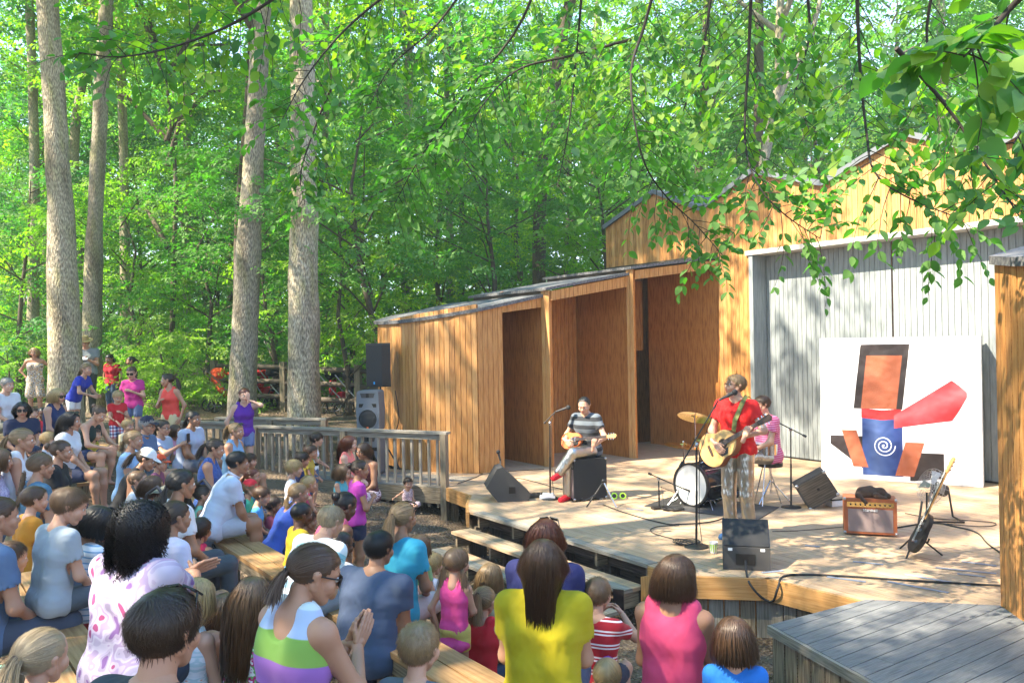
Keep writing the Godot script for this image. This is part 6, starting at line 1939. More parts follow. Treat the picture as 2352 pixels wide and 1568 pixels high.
func hair(full: String) -> ArrayMesh:
	if hairs.has(full): return hairs[full]
	var fine := full.ends_with("+")
	var style := full.trim_suffix("+")
	var r := RandomNumberGenerator.new()
	r.seed = hash(style)
	var m := M.new()
	var col := PackedColorArray()
	var vol := 0.055
	var len := 0.05
	var count := 1500
	var width := 0.0042
	var steps := 6
	var tie := Vector3.ZERO
	match style:
		"crew": len = 0.02; vol = 0.04; count = 3000; steps = 3; width = 0.003
		"buzz": len = 0.007; vol = 0.012; count = 2200; steps = 2; width = 0.003
		"short": len = 0.045; vol = 0.1; count = 3000; width = 0.0032
		"mop": len = 0.075; vol = 0.13; count = 3000; steps = 7; width = 0.0032
		"wavy": len = 0.05; vol = 0.12; count = 2200
		"recede": len = 0.03; vol = 0.06; count = 1500
		"bob": len = 0.19; vol = 0.09; count = 2400; steps = 9; width = 0.005
		"long": len = 0.37; vol = 0.08; count = 2600; steps = 12; width = 0.005
		"half": len = 0.27; vol = 0.075; count = 2300; steps = 10; width = 0.005
		"curly": len = 0.22; vol = 0.15; count = 2400; steps = 24; width = 0.0042
		"pony": tie = Vector3(0, 0.03, -0.118); vol = 0.045; count = 1700; width = 0.0045
		"pony_high": tie = Vector3(0, 0.075, -0.105); vol = 0.045; count = 1900; width = 0.0045
		"tied": tie = Vector3(0, -0.02, -0.115); vol = 0.045; count = 1700; width = 0.0045
		"bun": tie = Vector3(0, 0.045, -0.112); vol = 0.045; count = 1600; width = 0.0045
		"braid": tie = Vector3(0, -0.03, -0.11); vol = 0.05; count = 1600; width = 0.0045
		"pigtails": tie = Vector3(0, -0.04, -0.085); vol = 0.05; count = 1700; width = 0.0045
	if fine:
		count = int(count * 2.4)
		width *= 0.5
	# the cap
	var rows := 26
	var seg := 40
	var inside := []
	for j in rows + 1:
		for k in seg + 1:
			var th := PI * j / rows
			var an := TAU * k / seg
			var d := Vector3(sin(th) * cos(an), cos(th), sin(th) * sin(an))
			var rip := 1.0 + 0.008 * sin(an * 23.0) * sin(th)
			var p := SKULL_C + d * SKULL_R * (1.008 + vol * 0.42) * rip
			var line := hair_line(p)
			if style == "recede" and p.z > 0.0: line += 0.045 * clampf(p.z / 0.05, 0.0, 1.0)
			inside.append(p.y > line)
			if p.y <= line: p = SKULL_C + (p - SKULL_C) * 0.97
			m.V.append(p)
			m.N.append((d / SKULL_R).normalized())
			m.U.append(Vector2(an, th))
			var w := 0.72 + 0.2 * hash1(k, 1.0)
			col.append(Color(w, w, w))
	for j in rows:
		for k in seg:
			var i := j * (seg + 1) + k
			if not (inside[i] or inside[i + 1] or inside[i + seg + 1] or inside[i + seg + 2]): continue
			m.I.append_array(PackedInt32Array([i, i + seg + 1, i + 1, i + 1, i + seg + 1, i + seg + 2]))
	var crown := Vector3(0.008, 0.105, -0.05)
	var made := 0
	while made < count:
		var d := Vector3(r.randfn(), r.randfn(), r.randfn()).normalized()
		var p := SKULL_C + d * SKULL_R * 1.0
		var line := hair_line(p)
		if style == "recede" and p.z > 0.0: line += 0.05 * clampf(p.z / 0.05, 0.0, 1.0)
		if p.y < line: continue
		made += 1
		var layer := (0.25 + 0.75 * r.randf()) * vol
		var flow: Vector3
		var away := (p - crown)
		var L := len * r.randf_range(0.75, 1.12)
		if tie != Vector3.ZERO:
			var to := tie
			if style == "pigtails": to = Vector3(0.07 * signf(p.x), -0.03, -0.05)
			flow = to - p
			L = flow.length() * 1.05
		elif style in ["bob", "long", "half"]:
			flow = Vector3(signf(p.x + 0.012) * 0.8 if p.z > -0.04 else p.x * 5.0, 0.1, -0.45 if p.z > -0.02 else -0.7)
		elif style == "curly":
			flow = Vector3(signf(p.x) * 0.7, 0.3, -0.6)
		elif style == "mop":
			flow = away * Vector3(1, 1, 1.4) + Vector3(0.02 + 0.05 * sin(p.y * 60.0 + p.z * 35.0), 0.02 * sin(p.x * 90.0), 0.02 + 0.04 * sin(p.x * 70.0 + p.y * 40.0))
		else:
			flow = away + Vector3(0.02, 0, 0.0)
		flow += Vector3(r.randfn(), r.randfn(), r.randfn()) * (0.3 if style in ["mop", "short"] else 0.12) * flow.length()
		var dir := flow.normalized()
		var stp := L / steps
		var q := p
		var shade := r.randf_range(0.62, 1.35)
		if r.randf() < 0.12: shade *= 1.25
		var ph := r.randf() * TAU
		var stray := r.randf() < 0.16
		var line_pts := [q]
		var nrm := [d]
		for i in steps:
			var out := ((q - SKULL_C) / SKULL_R)
			if tie != Vector3.ZERO:
				var to := tie
				if style == "pigtails": to = Vector3(0.07 * signf(p.x), -0.03, -0.05)
				dir = (dir * 0.5 + (to - q).normalized()).normalized()
			elif style in ["bob", "long", "half"]:
				dir = (dir * 0.62 + Vector3(0, -0.42, 0) + Vector3(r.randfn(), r.randfn(), r.randfn()) * 0.04).normalized()
			elif style == "curly":
				dir = (dir * 0.7 + Vector3(0, -0.33, 0)).normalized()
			else:
				dir = (dir + Vector3(0, -0.12, 0)).normalized()
			q += dir * stp
			if style == "curly": q += Vector3(sin(ph + i * 1.5), sin(ph * 3.0 + i * 0.9) * 0.6, cos(ph + i * 1.5)) * 0.0125
			elif style == "wavy": q += Vector3(sin(ph + i * 1.7), cos(ph + i * 1.3), sin(ph * 2.0 + i)) * 0.0035
			out = (q - SKULL_C) / SKULL_R
			var e := out.length()
			var grow := layer * (1.0 if style != "curly" else clampf(1.5 - absf(q.y - 0.03) * 2.0, 0.8, 1.5))
			var lies := tie != Vector3.ZERO or style in ["crew", "buzz", "short", "mop", "wavy", "recede"]
			if lies: grow = layer * (0.35 + 0.65 * float(i + 1) / steps) + (0.09 * float(i + 1) / steps if stray else 0.0)
			if e < 1.0 + grow or (lies and q.y > -0.06): q = SKULL_C + (q - SKULL_C) / e * (1.0 + grow)
			# long hair hangs clear of the neck and shoulders
			if q.y < -0.045 and style in ["long", "half", "curly", "bob"]:
				var back := -0.07 - layer * 0.35 - clampf(-q.y - 0.1, 0.0, 1.0) * 0.28
				if style in ["long", "half"] and q.z > back and absf(q.x) < 0.11: q.z = lerpf(q.z, back, 0.5)
				if style in ["long", "half"]: q.x = lerpf(q.x, clampf(q.x, -0.066, 0.066), 0.35)
				elif absf(q.x) < 0.06 and q.z > -0.075: q.z = lerpf(q.z, -0.08, 0.6)
			line_pts.append(q)
			nrm.append(out.normalized())
			if style == "bob" and q.y < -0.078 + 0.012 * sin(ph): break
		ribbon(m, col, line_pts, nrm, width, shade)
	var tail_n := 0
	match style:
		"pony", "pony_high": tail_n = 420
		"tied": tail_n = 300
		"pigtails": tail_n = 300
	if fine: tail_n = int(tail_n * 2.5)
	for i in tail_n:
		var o := Vector3(r.randfn(), r.randfn(), r.randfn() * 0.6) * 0.009
		var q := tie + o
		var side := 1.0
		if style == "pigtails":
			side = 1.0 if i % 2 == 0 else -1.0
			q = Vector3(0.072 * side, -0.035, -0.05) + o
		var dir := Vector3(o.x * 12.0, 0.25 if style != "tied" else -0.3, -0.8).normalized()
		if style == "pigtails": dir = Vector3(0.5 * side, -0.5, -0.1)
		var L := r.randf_range(0.15, 0.24) * (0.55 if style == "tied" else 1.0) * (0.6 if style == "pigtails" else 1.0)
		var pts := [q]
		var ns := [Vector3(o.x, 0.3, -1).normalized()]
		for k in 7:
			dir = (dir + Vector3(r.randfn() * 0.08, -0.75, r.randfn() * 0.08)).normalized()
			q += dir * L / 7.0 + Vector3(o.x, 0, o.z) * 0.16
			pts.append(q)
			ns.append(Vector3(o.x * 60.0, 0.2, -1.0 + o.z * 60.0).normalized())
		ribbon(m, col, pts, ns, 0.0055 if not fine else 0.003, r.randf_range(0.65, 1.3))
	if style == "bun":
		for i in 420:
			var a := r.randf() * TAU
			var tilt := r.randfn() * 0.5
			var pts := []
			var ns := []
			var rr := r.randf_range(0.03, 0.037)
			for k in 7:
				var an := a + k * 0.4
				var d := Vector3(cos(an) * cos(tilt), sin(an) * cos(tilt), sin(tilt))
				pts.append(Vector3(0, 0.055, -0.13) + d * rr)
				ns.append(d)
			ribbon(m, col, pts, ns, 0.006, r.randf_range(0.65, 1.3))
	if style == "braid":
		for i in 700:
			var strand := i % 3
			var o := Vector3(r.randfn(), r.randfn(), r.randfn()) * 0.006
			var t0 := r.randf() * 0.8
			var pts := []
			var ns := []
			for k in 6:
				var u := t0 + k * 0.045
				var an := u * 26.0 + strand * TAU / 3.0
				var c := Vector3(cos(an) * 0.016, 0, sin(an * 2.0) * 0.009) * (1.1 - u * 0.5)
				pts.append(tie + Vector3(0, -0.33 * u, -0.02 - 0.05 * u) + c + o)
				ns.append(Vector3(cos(an), 0, -1).normalized())
			ribbon(m, col, pts, ns, 0.006, r.randf_range(0.65, 1.3))
	if style in ["pony", "pony_high", "tied"]:
		var b := m.V.size()
		m.tube([tie + Vector3(0, 0.004, 0.004), tie + Vector3(0, 0.006, -0.012)], [0.0165, 0.0165], 12)
		while col.size() < m.V.size(): col.append(Color(0.25, 0.2, 0.25))
	hairs[full] = m.mesh(col)
	return hairs[full]

func ribbon(m: M, col: PackedColorArray, pts: Array, ns: Array, width: float, shade: float) -> void:
	var n := pts.size()
	var b := m.V.size()
	for i in n:
		var dir: Vector3 = (pts[mini(i + 1, n - 1)] - pts[maxi(i - 1, 0)]).normalized()
		var nn: Vector3 = ns[i]
		var side := nn.cross(dir).normalized()
		var w := width * (0.5 if i == 0 else (0.25 if i == n - 1 else 1.0)) * 0.5
		m.V.append(pts[i] - side * w)
		m.V.append(pts[i] + side * w)
		m.N.append((nn - side * 0.55).normalized())
		m.N.append((nn + side * 0.55).normalized())
		m.U.append(Vector2(0, i))
		m.U.append(Vector2(1, i))
		var c := Color(shade, shade, shade)
		col.append(c)
		col.append(c)
	for i in n - 1:
		var q := b + i * 2
		m.I.append_array(PackedInt32Array([q, q + 1, q + 2, q + 1, q + 3, q + 2]))

# ---------------------------------------------------------------- colours of people
const SKIN := [[0.54, 0.30, 0.2], [0.45, 0.235, 0.145], [0.33, 0.165, 0.092], [0.13, 0.06, 0.034], [0.6, 0.36, 0.26], [0.08, 0.04, 0.025]]
const HAIR := {"blond": [0.50, 0.34, 0.15], "dblond": [0.27, 0.175, 0.085], "lbrown": [0.17, 0.10, 0.052], "brown": [0.085, 0.045, 0.024], "dbrown": [0.04, 0.024, 0.015], "black": [0.012, 0.01, 0.01], "grey": [0.36, 0.34, 0.31], "red": [0.12, 0.032, 0.012], "sand": [0.36, 0.27, 0.16]}

func skin_mat(i: int) -> StandardMaterial3D:
	var key := "skin%d" % i
	if mats.has(key): return mats[key]
	var m := mat(key, lin(SKIN[i][0], SKIN[i][1], SKIN[i][2]), 0.52)
	m.vertex_color_use_as_albedo = true
	m.rim_enabled = false
	return m

func eye_mat() -> StandardMaterial3D:
	var m := mat("eye", Color.WHITE, 0.2)
	m.vertex_color_use_as_albedo = true
	return m

func hair_mat(key: String) -> StandardMaterial3D:
	var k := "hair_" + key
	if mats.has(k): return mats[k]
	var c: Array = HAIR[key]
	var m := mat(k, lin(c[0], c[1], c[2]), 0.42)
	m.vertex_color_use_as_albedo = true
	m.cull_mode = BaseMaterial3D.CULL_DISABLED
	return m

# cloth of one colour, of stripes ("s:" colours one after the other, with the height of the repeat), or printed ("f:" colours of blotches)
func cloth(spec: String, shiny := false) -> StandardMaterial3D:
	var key := "cloth_" + spec
	if mats.has(key): return mats[key]
	var m := mat(key, Color.WHITE, 0.85)
	m.rim_enabled = true
	m.rim = 0.15
	m.cull_mode = BaseMaterial3D.CULL_DISABLED
	if spec == "foil":
		m.albedo_color = lin(0.5, 0.47, 0.41)
		m.metallic = 1.0
		m.roughness = 0.36
		m.rim_enabled = false
		m.normal_enabled = true
		m.normal_texture = cloth_bump
		m.normal_scale = 1.3
		m.uv1_scale = Vector3(5.5, 0.7, 1)
		return m
	var parts := spec.split(":")
	if parts.size() == 1:
		m.albedo_color = Color(spec)
		m.normal_enabled = true
		m.normal_texture = cloth_bump
		m.normal_scale = 0.9
		m.uv1_scale = Vector3(1.6, 1.1, 1)
	elif parts[0] == "s":
		var cs := parts[2].split(",")
		var im := Image.create(8, 128, false, Image.FORMAT_RGB8)
		for y in 128:
			var c := Color(cs[int(y * cs.size() / 128.0)])
			im.fill_rect(Rect2i(0, 127 - y, 8, 1), c)
		m.albedo_texture = ImageTexture.create_from_image(im)
		var rep := float(parts[1])
		m.uv1_scale = Vector3(1.0, 1.0 / rep, 1)
	elif parts[0] == "f":
		var cs := parts[2].split(",")
		var rampv := []
		for i in cs.size():
			rampv.append([float(i) / cs.size(), Color(cs[i])])
			rampv.append([(i + 0.94) / cs.size(), Color(cs[i])])
		m.albedo_texture = noise_tex(float(parts[1]), rampv, 256, 2, FastNoiseLite.TYPE_SIMPLEX_SMOOTH, spec.length())
		m.uv1_scale = Vector3(2.2, 2.2, 1)
	elif parts[0] == "p":
		var cs := parts[2].split(",")
		var im := Image.create(64, 64, false, Image.FORMAT_RGB8)
		for y in 64:
			for x in 64:
				var a := Color(cs[(x / 16) % cs.size()])
				var b := Color(cs[(y / 16) % cs.size()])
				im.set_pixel(x, y, a.lerp(b, 0.5))
		m.albedo_texture = ImageTexture.create_from_image(im)
		m.uv1_scale = Vector3(1.0, 1.0, 1) / float(parts[1])
	return m

func elbow_of(sh: Vector3, wr: Vector3, l1: float, l2: float, pole: Vector3) -> Vector3:
	var d := wr - sh
	var l := clampf(d.length(), 0.05, (l1 + l2) * 0.995)
	d = d.normalized()
	var a := (l1 * l1 - l2 * l2 + l * l) / (2.0 * l)
	var h := sqrt(maxf(l1 * l1 - a * a, 0.0))
	var p := (pole - d * pole.dot(d)).normalized()
	return sh + d * a + p * h

# Every figure looks along +Z of its own. o holds what sets it apart.
func person(o: Dictionary) -> Node3D:
	var d: float = o.get("d", 8.0)
	var cell := clampf(d * 0.0024, 0.0105, 0.03)
	var sc: float = o.sc
	var w: float = o.get("w", 1.0)
	var pose: String = o.get("pose", "sit")
	var sex: String = o.get("sex", "w")
	var kid := sc < 0.86
	var rel: float = o.get("seat", 0.43)            # height of the seat over the feet
	var hip := rel + 0.03 * sc
	if pose == "stand": hip = 0.875 * sc
	var lean := deg_to_rad(o.get("lean", 8.0))
	var tx := Transform3D(Basis(Vector3.UP, deg_to_rad(o.get("twist", 0.0))) * Basis(Vector3.RIGHT, lean), Vector3(0, hip, 0))
	var tp := func(v: Vector3) -> Vector3: return tx * (v * sc)
	var root := thing("person", o.label, "person", Vector3(o.x, o.y, o.z), deg_to_rad(o.yaw))
	if o.has("group"): root.set_meta("group", o.group)
	var shw := 0.165 * w if sex == "m" else 0.148 * w
	if kid: shw = 0.15 * w
	# joints
	var sh := []
	var el := []
	var wr := []
	var arms: Array = o.get("arms", ["lap", "lap"])
	for i in 2:
		var sx := -1.0 if i == 0 else 1.0           # the right arm first
		var a = arms[i]
		var tgt: Vector3
		var pole := Vector3(sx * 0.9, -0.8, -0.5)
		if a is Vector3: tgt = a
		else:
			match a:
				"lap": tgt = Vector3(sx * 0.06, 0.14, 0.27)
				"knee": tgt = Vector3(sx * 0.13, 0.12, 0.38)
				"clap": tgt = Vector3(sx * 0.028, 0.40, 0.29)
				"chest": tgt = Vector3(sx * 0.05, 0.36, 0.2)
				"hang": tgt = Vector3(sx * 0.24, 0.03, 0.03)
				"hip":
					tgt = Vector3(sx * 0.17, 0.12, 0.02)
					pole = Vector3(sx * 1.0, 0.0, -0.6)
				"fwd": tgt = Vector3(sx * 0.12, 0.34, 0.4)
				"phone": tgt = Vector3(sx * 0.1, 0.55, 0.38)
				"face":
					tgt = Vector3(sx * 0.03, 0.66, 0.15)
				"back": tgt = Vector3(sx * 0.22, 0.02, -0.2)
				"out": tgt = Vector3(sx * 0.48, 0.36, 0.05)
				_: tgt = Vector3(sx * 0.06, 0.14, 0.27)
		var s: Vector3 = tp.call(Vector3(sx * (shw + 0.012), 0.515, -0.005))
		var t: Vector3 = tp.call(tgt)
		var l1 := 0.285 * sc
		var l2 := 0.25 * sc
		if s.distance_to(t) > (l1 + l2) * 0.99: t = s + (t - s).normalized() * (l1 + l2) * 0.99
		sh.append(s)
		el.append(elbow_of(s, t, l1, l2, tx.basis * pole))
		wr.append(t)
	var knee := []
	var ank := []
	var hipj := []
	var foot_dir := []
	for i in 2:
		var sx := -1.0 if i == 0 else 1.0
		var hj := Vector3(sx * 0.088 * w * sc, hip + 0.05 * sc, 0.02 * sc)
		hipj.append(hj)
		if o.has("legs"):
			knee.append(Vector3(o.legs[i * 2].x * sc, o.legs[i * 2].y * sc, o.legs[i * 2].z * sc))
			ank.append(Vector3(o.legs[i * 2 + 1].x * sc, o.legs[i * 2 + 1].y * sc, o.legs[i * 2 + 1].z * sc))
			foot_dir.append(Vector3(sx * 0.1, -0.25, 1))
		elif pose == "stand":
			var st_off: float = o.get("stride", 0.0) * sx
			knee.append(Vector3(sx * 0.098 * sc, 0.47 * sc, 0.03 * sc + st_off * 0.5))
			ank.append(Vector3(sx * 0.105 * sc, 0.075 * sc, -0.02 * sc + st_off))
			foot_dir.append(Vector3(sx * 0.22, -0.3, 1))
		elif rel < 0.2:
			knee.append(Vector3(sx * 0.3 * sc, hip + 0.13 * sc, 0.27 * sc))
			ank.append(Vector3(-sx * 0.06 * sc, 0.06 * sc, (0.3 + sx * 0.05) * sc))
			foot_dir.append(Vector3(-sx * 0.8, -0.1, 0.3))
		else:
			var kn := Vector3(sx * 0.125 * sc, hip + 0.06 * sc, 0.42 * sc)
			knee.append(kn)
			var drop := minf(0.42 * sc, kn.y - 0.07)
			ank.append(kn + Vector3(-sx * 0.015 * sc, -drop, -sqrt(maxf((0.42 * sc) ** 2 - drop * drop, 0.0)) * 0.8 + 0.02))
			foot_dir.append(Vector3(sx * 0.15, -0.3, 1))
	# ---- the body
	var k := 0.042 * sc
	var torso := func(B: PackedFloat32Array, g: float, from := 0.0) -> void:
		var wa := (0.08 if sex == "w" and not kid else 0.09) * w * sqrt(w)
		bone(B, tp.call(Vector3(-0.07 * w, 0.07, -0.008)), tp.call(Vector3(0.07 * w, 0.07, -0.008)), (0.1 * w + g) * sc)
		bone(B, tp.call(Vector3(-0.052 * w, 0.23, 0.0)), tp.call(Vector3(0.052 * w, 0.23, 0.0)), (wa + g) * sc)
		bone(B, tp.call(Vector3(-shw * 0.5, 0.40, -0.004)), tp.call(Vector3(shw * 0.5, 0.40, -0.004)), (0.096 * sqrt(w) + g) * sc)
		bone(B, tp.call(Vector3(-shw * 0.64, 0.48, -0.014)), tp.call(Vector3(shw * 0.64, 0.48, -0.014)), (0.068 + g) * sc)
		for sx in [-1.0, 1.0]: bone(B, tp.call(Vector3(sx * 0.066 * w, 0.09, -0.004)), tp.call(Vector3(sx * 0.07 * w, 0.38, -0.004)), (0.074 * w + g + from) * sc, (0.08 * w + g + from) * sc)
		if sex == "w" and not kid:
			for sx in [-1.0, 1.0]: bone(B, tp.call(Vector3(sx * 0.066, 0.395, 0.06 * sqrt(w))), tp.call(Vector3(sx * 0.068, 0.39, 0.062)), (0.055 * w + g) * sc)
		if o.has("belly"): bone(B, tp.call(Vector3(0, 0.2, 0.08)), tp.call(Vector3(0, 0.24, 0.08)), (0.12 * w + g) * sc)
	var B := PackedFloat32Array()
	torso.call(B, -0.006)
	bone(B, tp.call(Vector3(0, 0.5, -0.022)), tp.call(Vector3(0, 0.655, 0.0)), 0.05 * sc, 0.046 * sc)
	for i in 2:
		var sx := -1.0 if i == 0 else 1.0
		bone(B, tp.call(Vector3(sx * 0.03, 0.56, -0.02)), sh[i], 0.046 * sc, 0.05 * sc)
		var aw := sqrt(w)
		bone(B, sh[i], el[i], 0.046 * aw * sc, 0.036 * aw * sc)
		bone(B, el[i], wr[i], 0.036 * aw * sc, 0.0235 * sc)
		bone(B, hipj[i], knee[i], 0.08 * w * sc, 0.054 * aw * sc)
		bone(B, knee[i], knee[i].lerp(ank[i], 0.35), 0.052 * aw * sc, 0.052 * aw * sc)
		bone(B, knee[i].lerp(ank[i], 0.35), ank[i], 0.052 * aw * sc, 0.032 * sc)
		var fd: Vector3 = foot_dir[i].normalized()
		bone(B, ank[i] + Vector3(0, -0.02, -0.01) * sc, ank[i] + fd * 0.15 * sc, 0.034 * sc, 0.026 * sc)
	var r := nets(B, cell, k)
	var cols := PackedColorArray()
	cols.resize(r[0].size())
	for i in cols.size():
		var q: Vector3 = r[0][i] * 11.0
		var v := 1.0 + 0.07 * sin(q.x + 2.0 * sin(q.y * 0.7)) * sin(q.y * 1.3 + q.z)
		cols[i] = Color(v, v * 0.985, v * 0.97)
	var dst := [r[0], r[1], cols, r[2]]
	# head and hands join the same skin
	var hs: float = o.get("hs", sc) * (1.02 if kid else 1.0)
	var hb := Basis(Vector3.UP, deg_to_rad(o.get("hyaw", 0.0))) * Basis(Vector3.RIGHT, deg_to_rad(o.get("hpitch", 4.0)))
	var hx := Transform3D(hb.scaled(Vector3.ONE * hs), tp.call(Vector3(0, 0.607, 0.0)) + hb * Vector3(0, 0.11, 0.022) * hs)
	var ht := head_template(o.get("head", "child" if kid else ("man" if sex == "m" else "woman")))
	put_arrays(dst, ht, hx)
	var grips: Array = o.get("grip", ["relaxed", "relaxed"])
	for i in 2:
		var sx := -1.0 if i == 0 else 1.0
		var fore: Vector3 = (wr[i] - el[i]).normalized()
		var y := fore
		var pal := Vector3(-sx, -0.2, 0.1)
		if arms[i] is String and arms[i] in ["lap", "knee"]:
			pal = Vector3(0, -1, 0.1)
			y = (fore + Vector3(0, -0.35, 0.3)).normalized()
		elif arms[i] is String and arms[i] == "clap":
			y = Vector3(-sx * 0.1, 0.75, 0.6).normalized()
			pal = Vector3(-sx, 0, 0)
		elif arms[i] is String and arms[i] == "face":
			y = Vector3(-sx * 0.2, 0.9, 0.1).normalized()
			pal = Vector3(0, 0, -1)
		if o.has("palm"): pal = o.palm[i]
		if o.has("finger"): y = o.finger[i].normalized()
		var z := (pal - y * pal.dot(y)).normalized()
		var hand_s := sc * (0.98 if not kid else 0.92) * (0.93 if sex == "w" else 1.0)
		# a left hand is the right one mirrored, so its frame keeps the same sense of turn
		var x := y.cross(z)
		put_arrays(dst, hand_template(grips[i]), Transform3D(Basis(x, y, z).scaled(Vector3.ONE * hand_s), wr[i]), i == 1)
	var am := ArrayMesh.new()
	var sa := []
	sa.resize(Mesh.ARRAY_MAX)
	sa[Mesh.ARRAY_VERTEX] = dst[0]
	sa[Mesh.ARRAY_NORMAL] = dst[1]
	sa[Mesh.ARRAY_COLOR] = dst[2]
	sa[Mesh.ARRAY_INDEX] = dst[3]
	am.add_surface_from_arrays(Mesh.PRIMITIVE_TRIANGLES, sa)
	am.surface_set_material(0, skin_mat(o.get("skin", 0)))
	var es := [PackedVector3Array(), PackedVector3Array(), PackedColorArray(), PackedInt32Array()]
	put_arrays(es, ht[4], hx)
	var ea := []
	ea.resize(Mesh.ARRAY_MAX)
	ea[Mesh.ARRAY_VERTEX] = es[0]
	ea[Mesh.ARRAY_NORMAL] = es[1]
	ea[Mesh.ARRAY_COLOR] = es[2]
	ea[Mesh.ARRAY_INDEX] = es[3]
	am.add_surface_from_arrays(Mesh.PRIMITIVE_TRIANGLES, ea)
	am.surface_set_material(1, eye_mat())
	obj("body", am, null, root)
	# ---- clothes
	var top: Array = o.get("top", ["tee", "#ffffff"])
	var kind: String = top[0]
	if kind != "none":
		var C := PackedFloat32Array()
		var g := 0.015 if kind in ["tee", "polo"] else 0.011
		torso.call(C, g, 0.007 if kind in ["tee", "polo", "long", "cap"] else 0.0)
		var sleeve: float = {"tee": 0.6, "cap": 0.22, "long": 1.86, "polo": 0.66}.get(kind, 0.0)
		if sleeve > 0.0:
			for i in 2:
				var sx := -1.0 if i == 0 else 1.0
				bone(C, tp.call(Vector3(sx * 0.05, 0.545, -0.016)), sh[i], 0.052 * sc, 0.058 * sc)
				bone(C, sh[i], sh[i].lerp(el[i], minf(sleeve, 1.0)), 0.06 * sqrt(w) * sc, 0.059 * sqrt(w) * sc)
				if sleeve > 1.0: bone(C, el[i], el[i].lerp(wr[i], sleeve - 1.0), 0.05 * sqrt(w) * sc, 0.036 * sc)
				elif sleeve > 0.3: bone(C, sh[i].lerp(el[i], sleeve + 0.14), sh[i].lerp(el[i], sleeve + 0.7), -0.075 * sqrt(w) * sc)
		elif kind in ["tank", "sless"]:
			for i in 2:
				var sx := -1.0 if i == 0 else 1.0
				var ww := 0.02 if kind == "tank" else 0.04
				bone(C, tp.call(Vector3(sx * 0.085, 0.45, 0.05)), tp.call(Vector3(sx * (0.075 + ww * 0.6), 0.575, -0.02)), 0.038 * sc, (0.028 + ww * 0.4) * sc)
				bone(C, tp.call(Vector3(sx * (0.075 + ww * 0.6), 0.575, -0.02)), tp.call(Vector3(sx * 0.085, 0.45, -0.06)), (0.028 + ww * 0.4) * sc, 0.04 * sc)
		if kind in ["tank", "halter"]:
			bone(C, tp.call(Vector3(0, 0.55, -0.11)), tp.call(Vector3(0, 0.62, -0.12)), -0.082 * sc)
			bone(C, tp.call(Vector3(0, 0.54, 0.11)), tp.call(Vector3(0, 0.62, 0.12)), -0.075 * sc)
		if kind == "scoop":
			bone(C, tp.call(Vector3(0, 0.50, -0.13)), tp.call(Vector3(0, 0.66, -0.16)), -0.085 * sc, -0.13 * sc)
		if kind == "strapless":
			bone(C, tp.call(Vector3(-0.3, 0.66, 0)), tp.call(Vector3(0.3, 0.66, 0)), -0.19 * sc)
		# opening for the neck
		if kind != "strapless":
			bone(C, tp.call(Vector3(0, 0.60, 0.012)), tp.call(Vector3(0, 0.72, 0.06)), -0.062 * sc, -0.08 * sc)
		# hem that stands off a little
		var hem: float = top[2] if top.size() > 2 else 0.0
		if hem < 0.2: bone(C, tp.call(Vector3(-0.085 * w, 0.04 - hem, -0.006)), tp.call(Vector3(0.085 * w, 0.04 - hem, -0.006)), 0.108 * w * sc)
		var cut := (0.085 if pose == "stand" else 0.14) + hem
		bone(C, tp.call(Vector3(-0.4, -cut, 0)), tp.call(Vector3(0.4, -cut, 0)), -0.11 * sc)
		garment(root, "shirt" if not o.has("dress") else "dress", C, cell, k, cloth(top[1]), tx, sc)
		if kind == "polo":
			var cm := M.new()
			var ring := []
			for q in 15:
				var an := TAU * q / 14.0
				ring.append(tp.call(Vector3(sin(an) * 0.062, 0.585 + cos(an) * -0.012 + 0.012, -0.01 + cos(an) * 0.06)))
			cm.tube(ring, [0.014 * sc], 6)
			put("collar", cm, cloth(top[1]), root)
	var bot: Array = o.get("bottom", ["shorts", "#223047"])
	if bot[0] != "none":
		var C := PackedFloat32Array()
		var g := 0.012 * sc
		if bot[0] == "skirt":
			if pose == "stand":
				bone(C, Vector3(-0.05 * sc, hip + 0.12 * sc, 0), Vector3(-0.1 * sc, hip - 0.28 * sc, 0.02), 0.11 * w * sc, 0.12 * w * sc)
				bone(C, Vector3(0.05 * sc, hip + 0.12 * sc, 0), Vector3(0.1 * sc, hip - 0.28 * sc, 0.02), 0.11 * w * sc, 0.12 * w * sc)
				bone(C, Vector3(-0.4, hip - 0.52 * sc, 0), Vector3(0.4, hip - 0.52 * sc, 0), -0.17 * sc)
			else:
				bone(C, Vector3(-0.07 * sc, hip + 0.06 * sc, 0), Vector3(0.07 * sc, hip + 0.06 * sc, 0), 0.125 * w * sc)
				bone(C, hipj[0], hipj[0].lerp(knee[0], 0.9), 0.1 * w * sc, 0.095 * sc)
				bone(C, hipj[1], hipj[1].lerp(knee[1], 0.9), 0.1 * w * sc, 0.095 * sc)
				bone(C, hipj[0].lerp(hipj[1], 0.5), knee[0].lerp(knee[1], 0.5), 0.1 * sc, 0.07 * sc)
		else:
			var reach: float = {"shorts": 0.72, "short": 0.45, "capri": 1.45, "long": 1.95}[bot[0]]
			bone(C, tp.call(Vector3(-0.07 * w, 0.06, -0.008)), tp.call(Vector3(0.07 * w, 0.06, -0.008)), 0.106 * w * sc)
			for i in 2:
				bone(C, hipj[i], hipj[i].lerp(knee[i], minf(reach, 1.0)), 0.084 * w * sc + g, lerpf(0.086, 0.06, minf(reach, 1.0)) * w * sc + g)
				if reach > 1.0:
					bone(C, knee[i], knee[i].lerp(ank[i], reach - 1.0), 0.057 * sqrt(w) * sc + g, (0.052 if reach > 1.6 else 0.05) * sc + g)
			if reach < 1.0:
				for i in 2:
					var e: Vector3 = hipj[i].lerp(knee[i], reach)
					var dr: Vector3 = (knee[i] - hipj[i]).normalized()
					bone(C, e + dr * 0.1 * sc, e + dr * 0.3 * sc, -0.098 * w * sc)
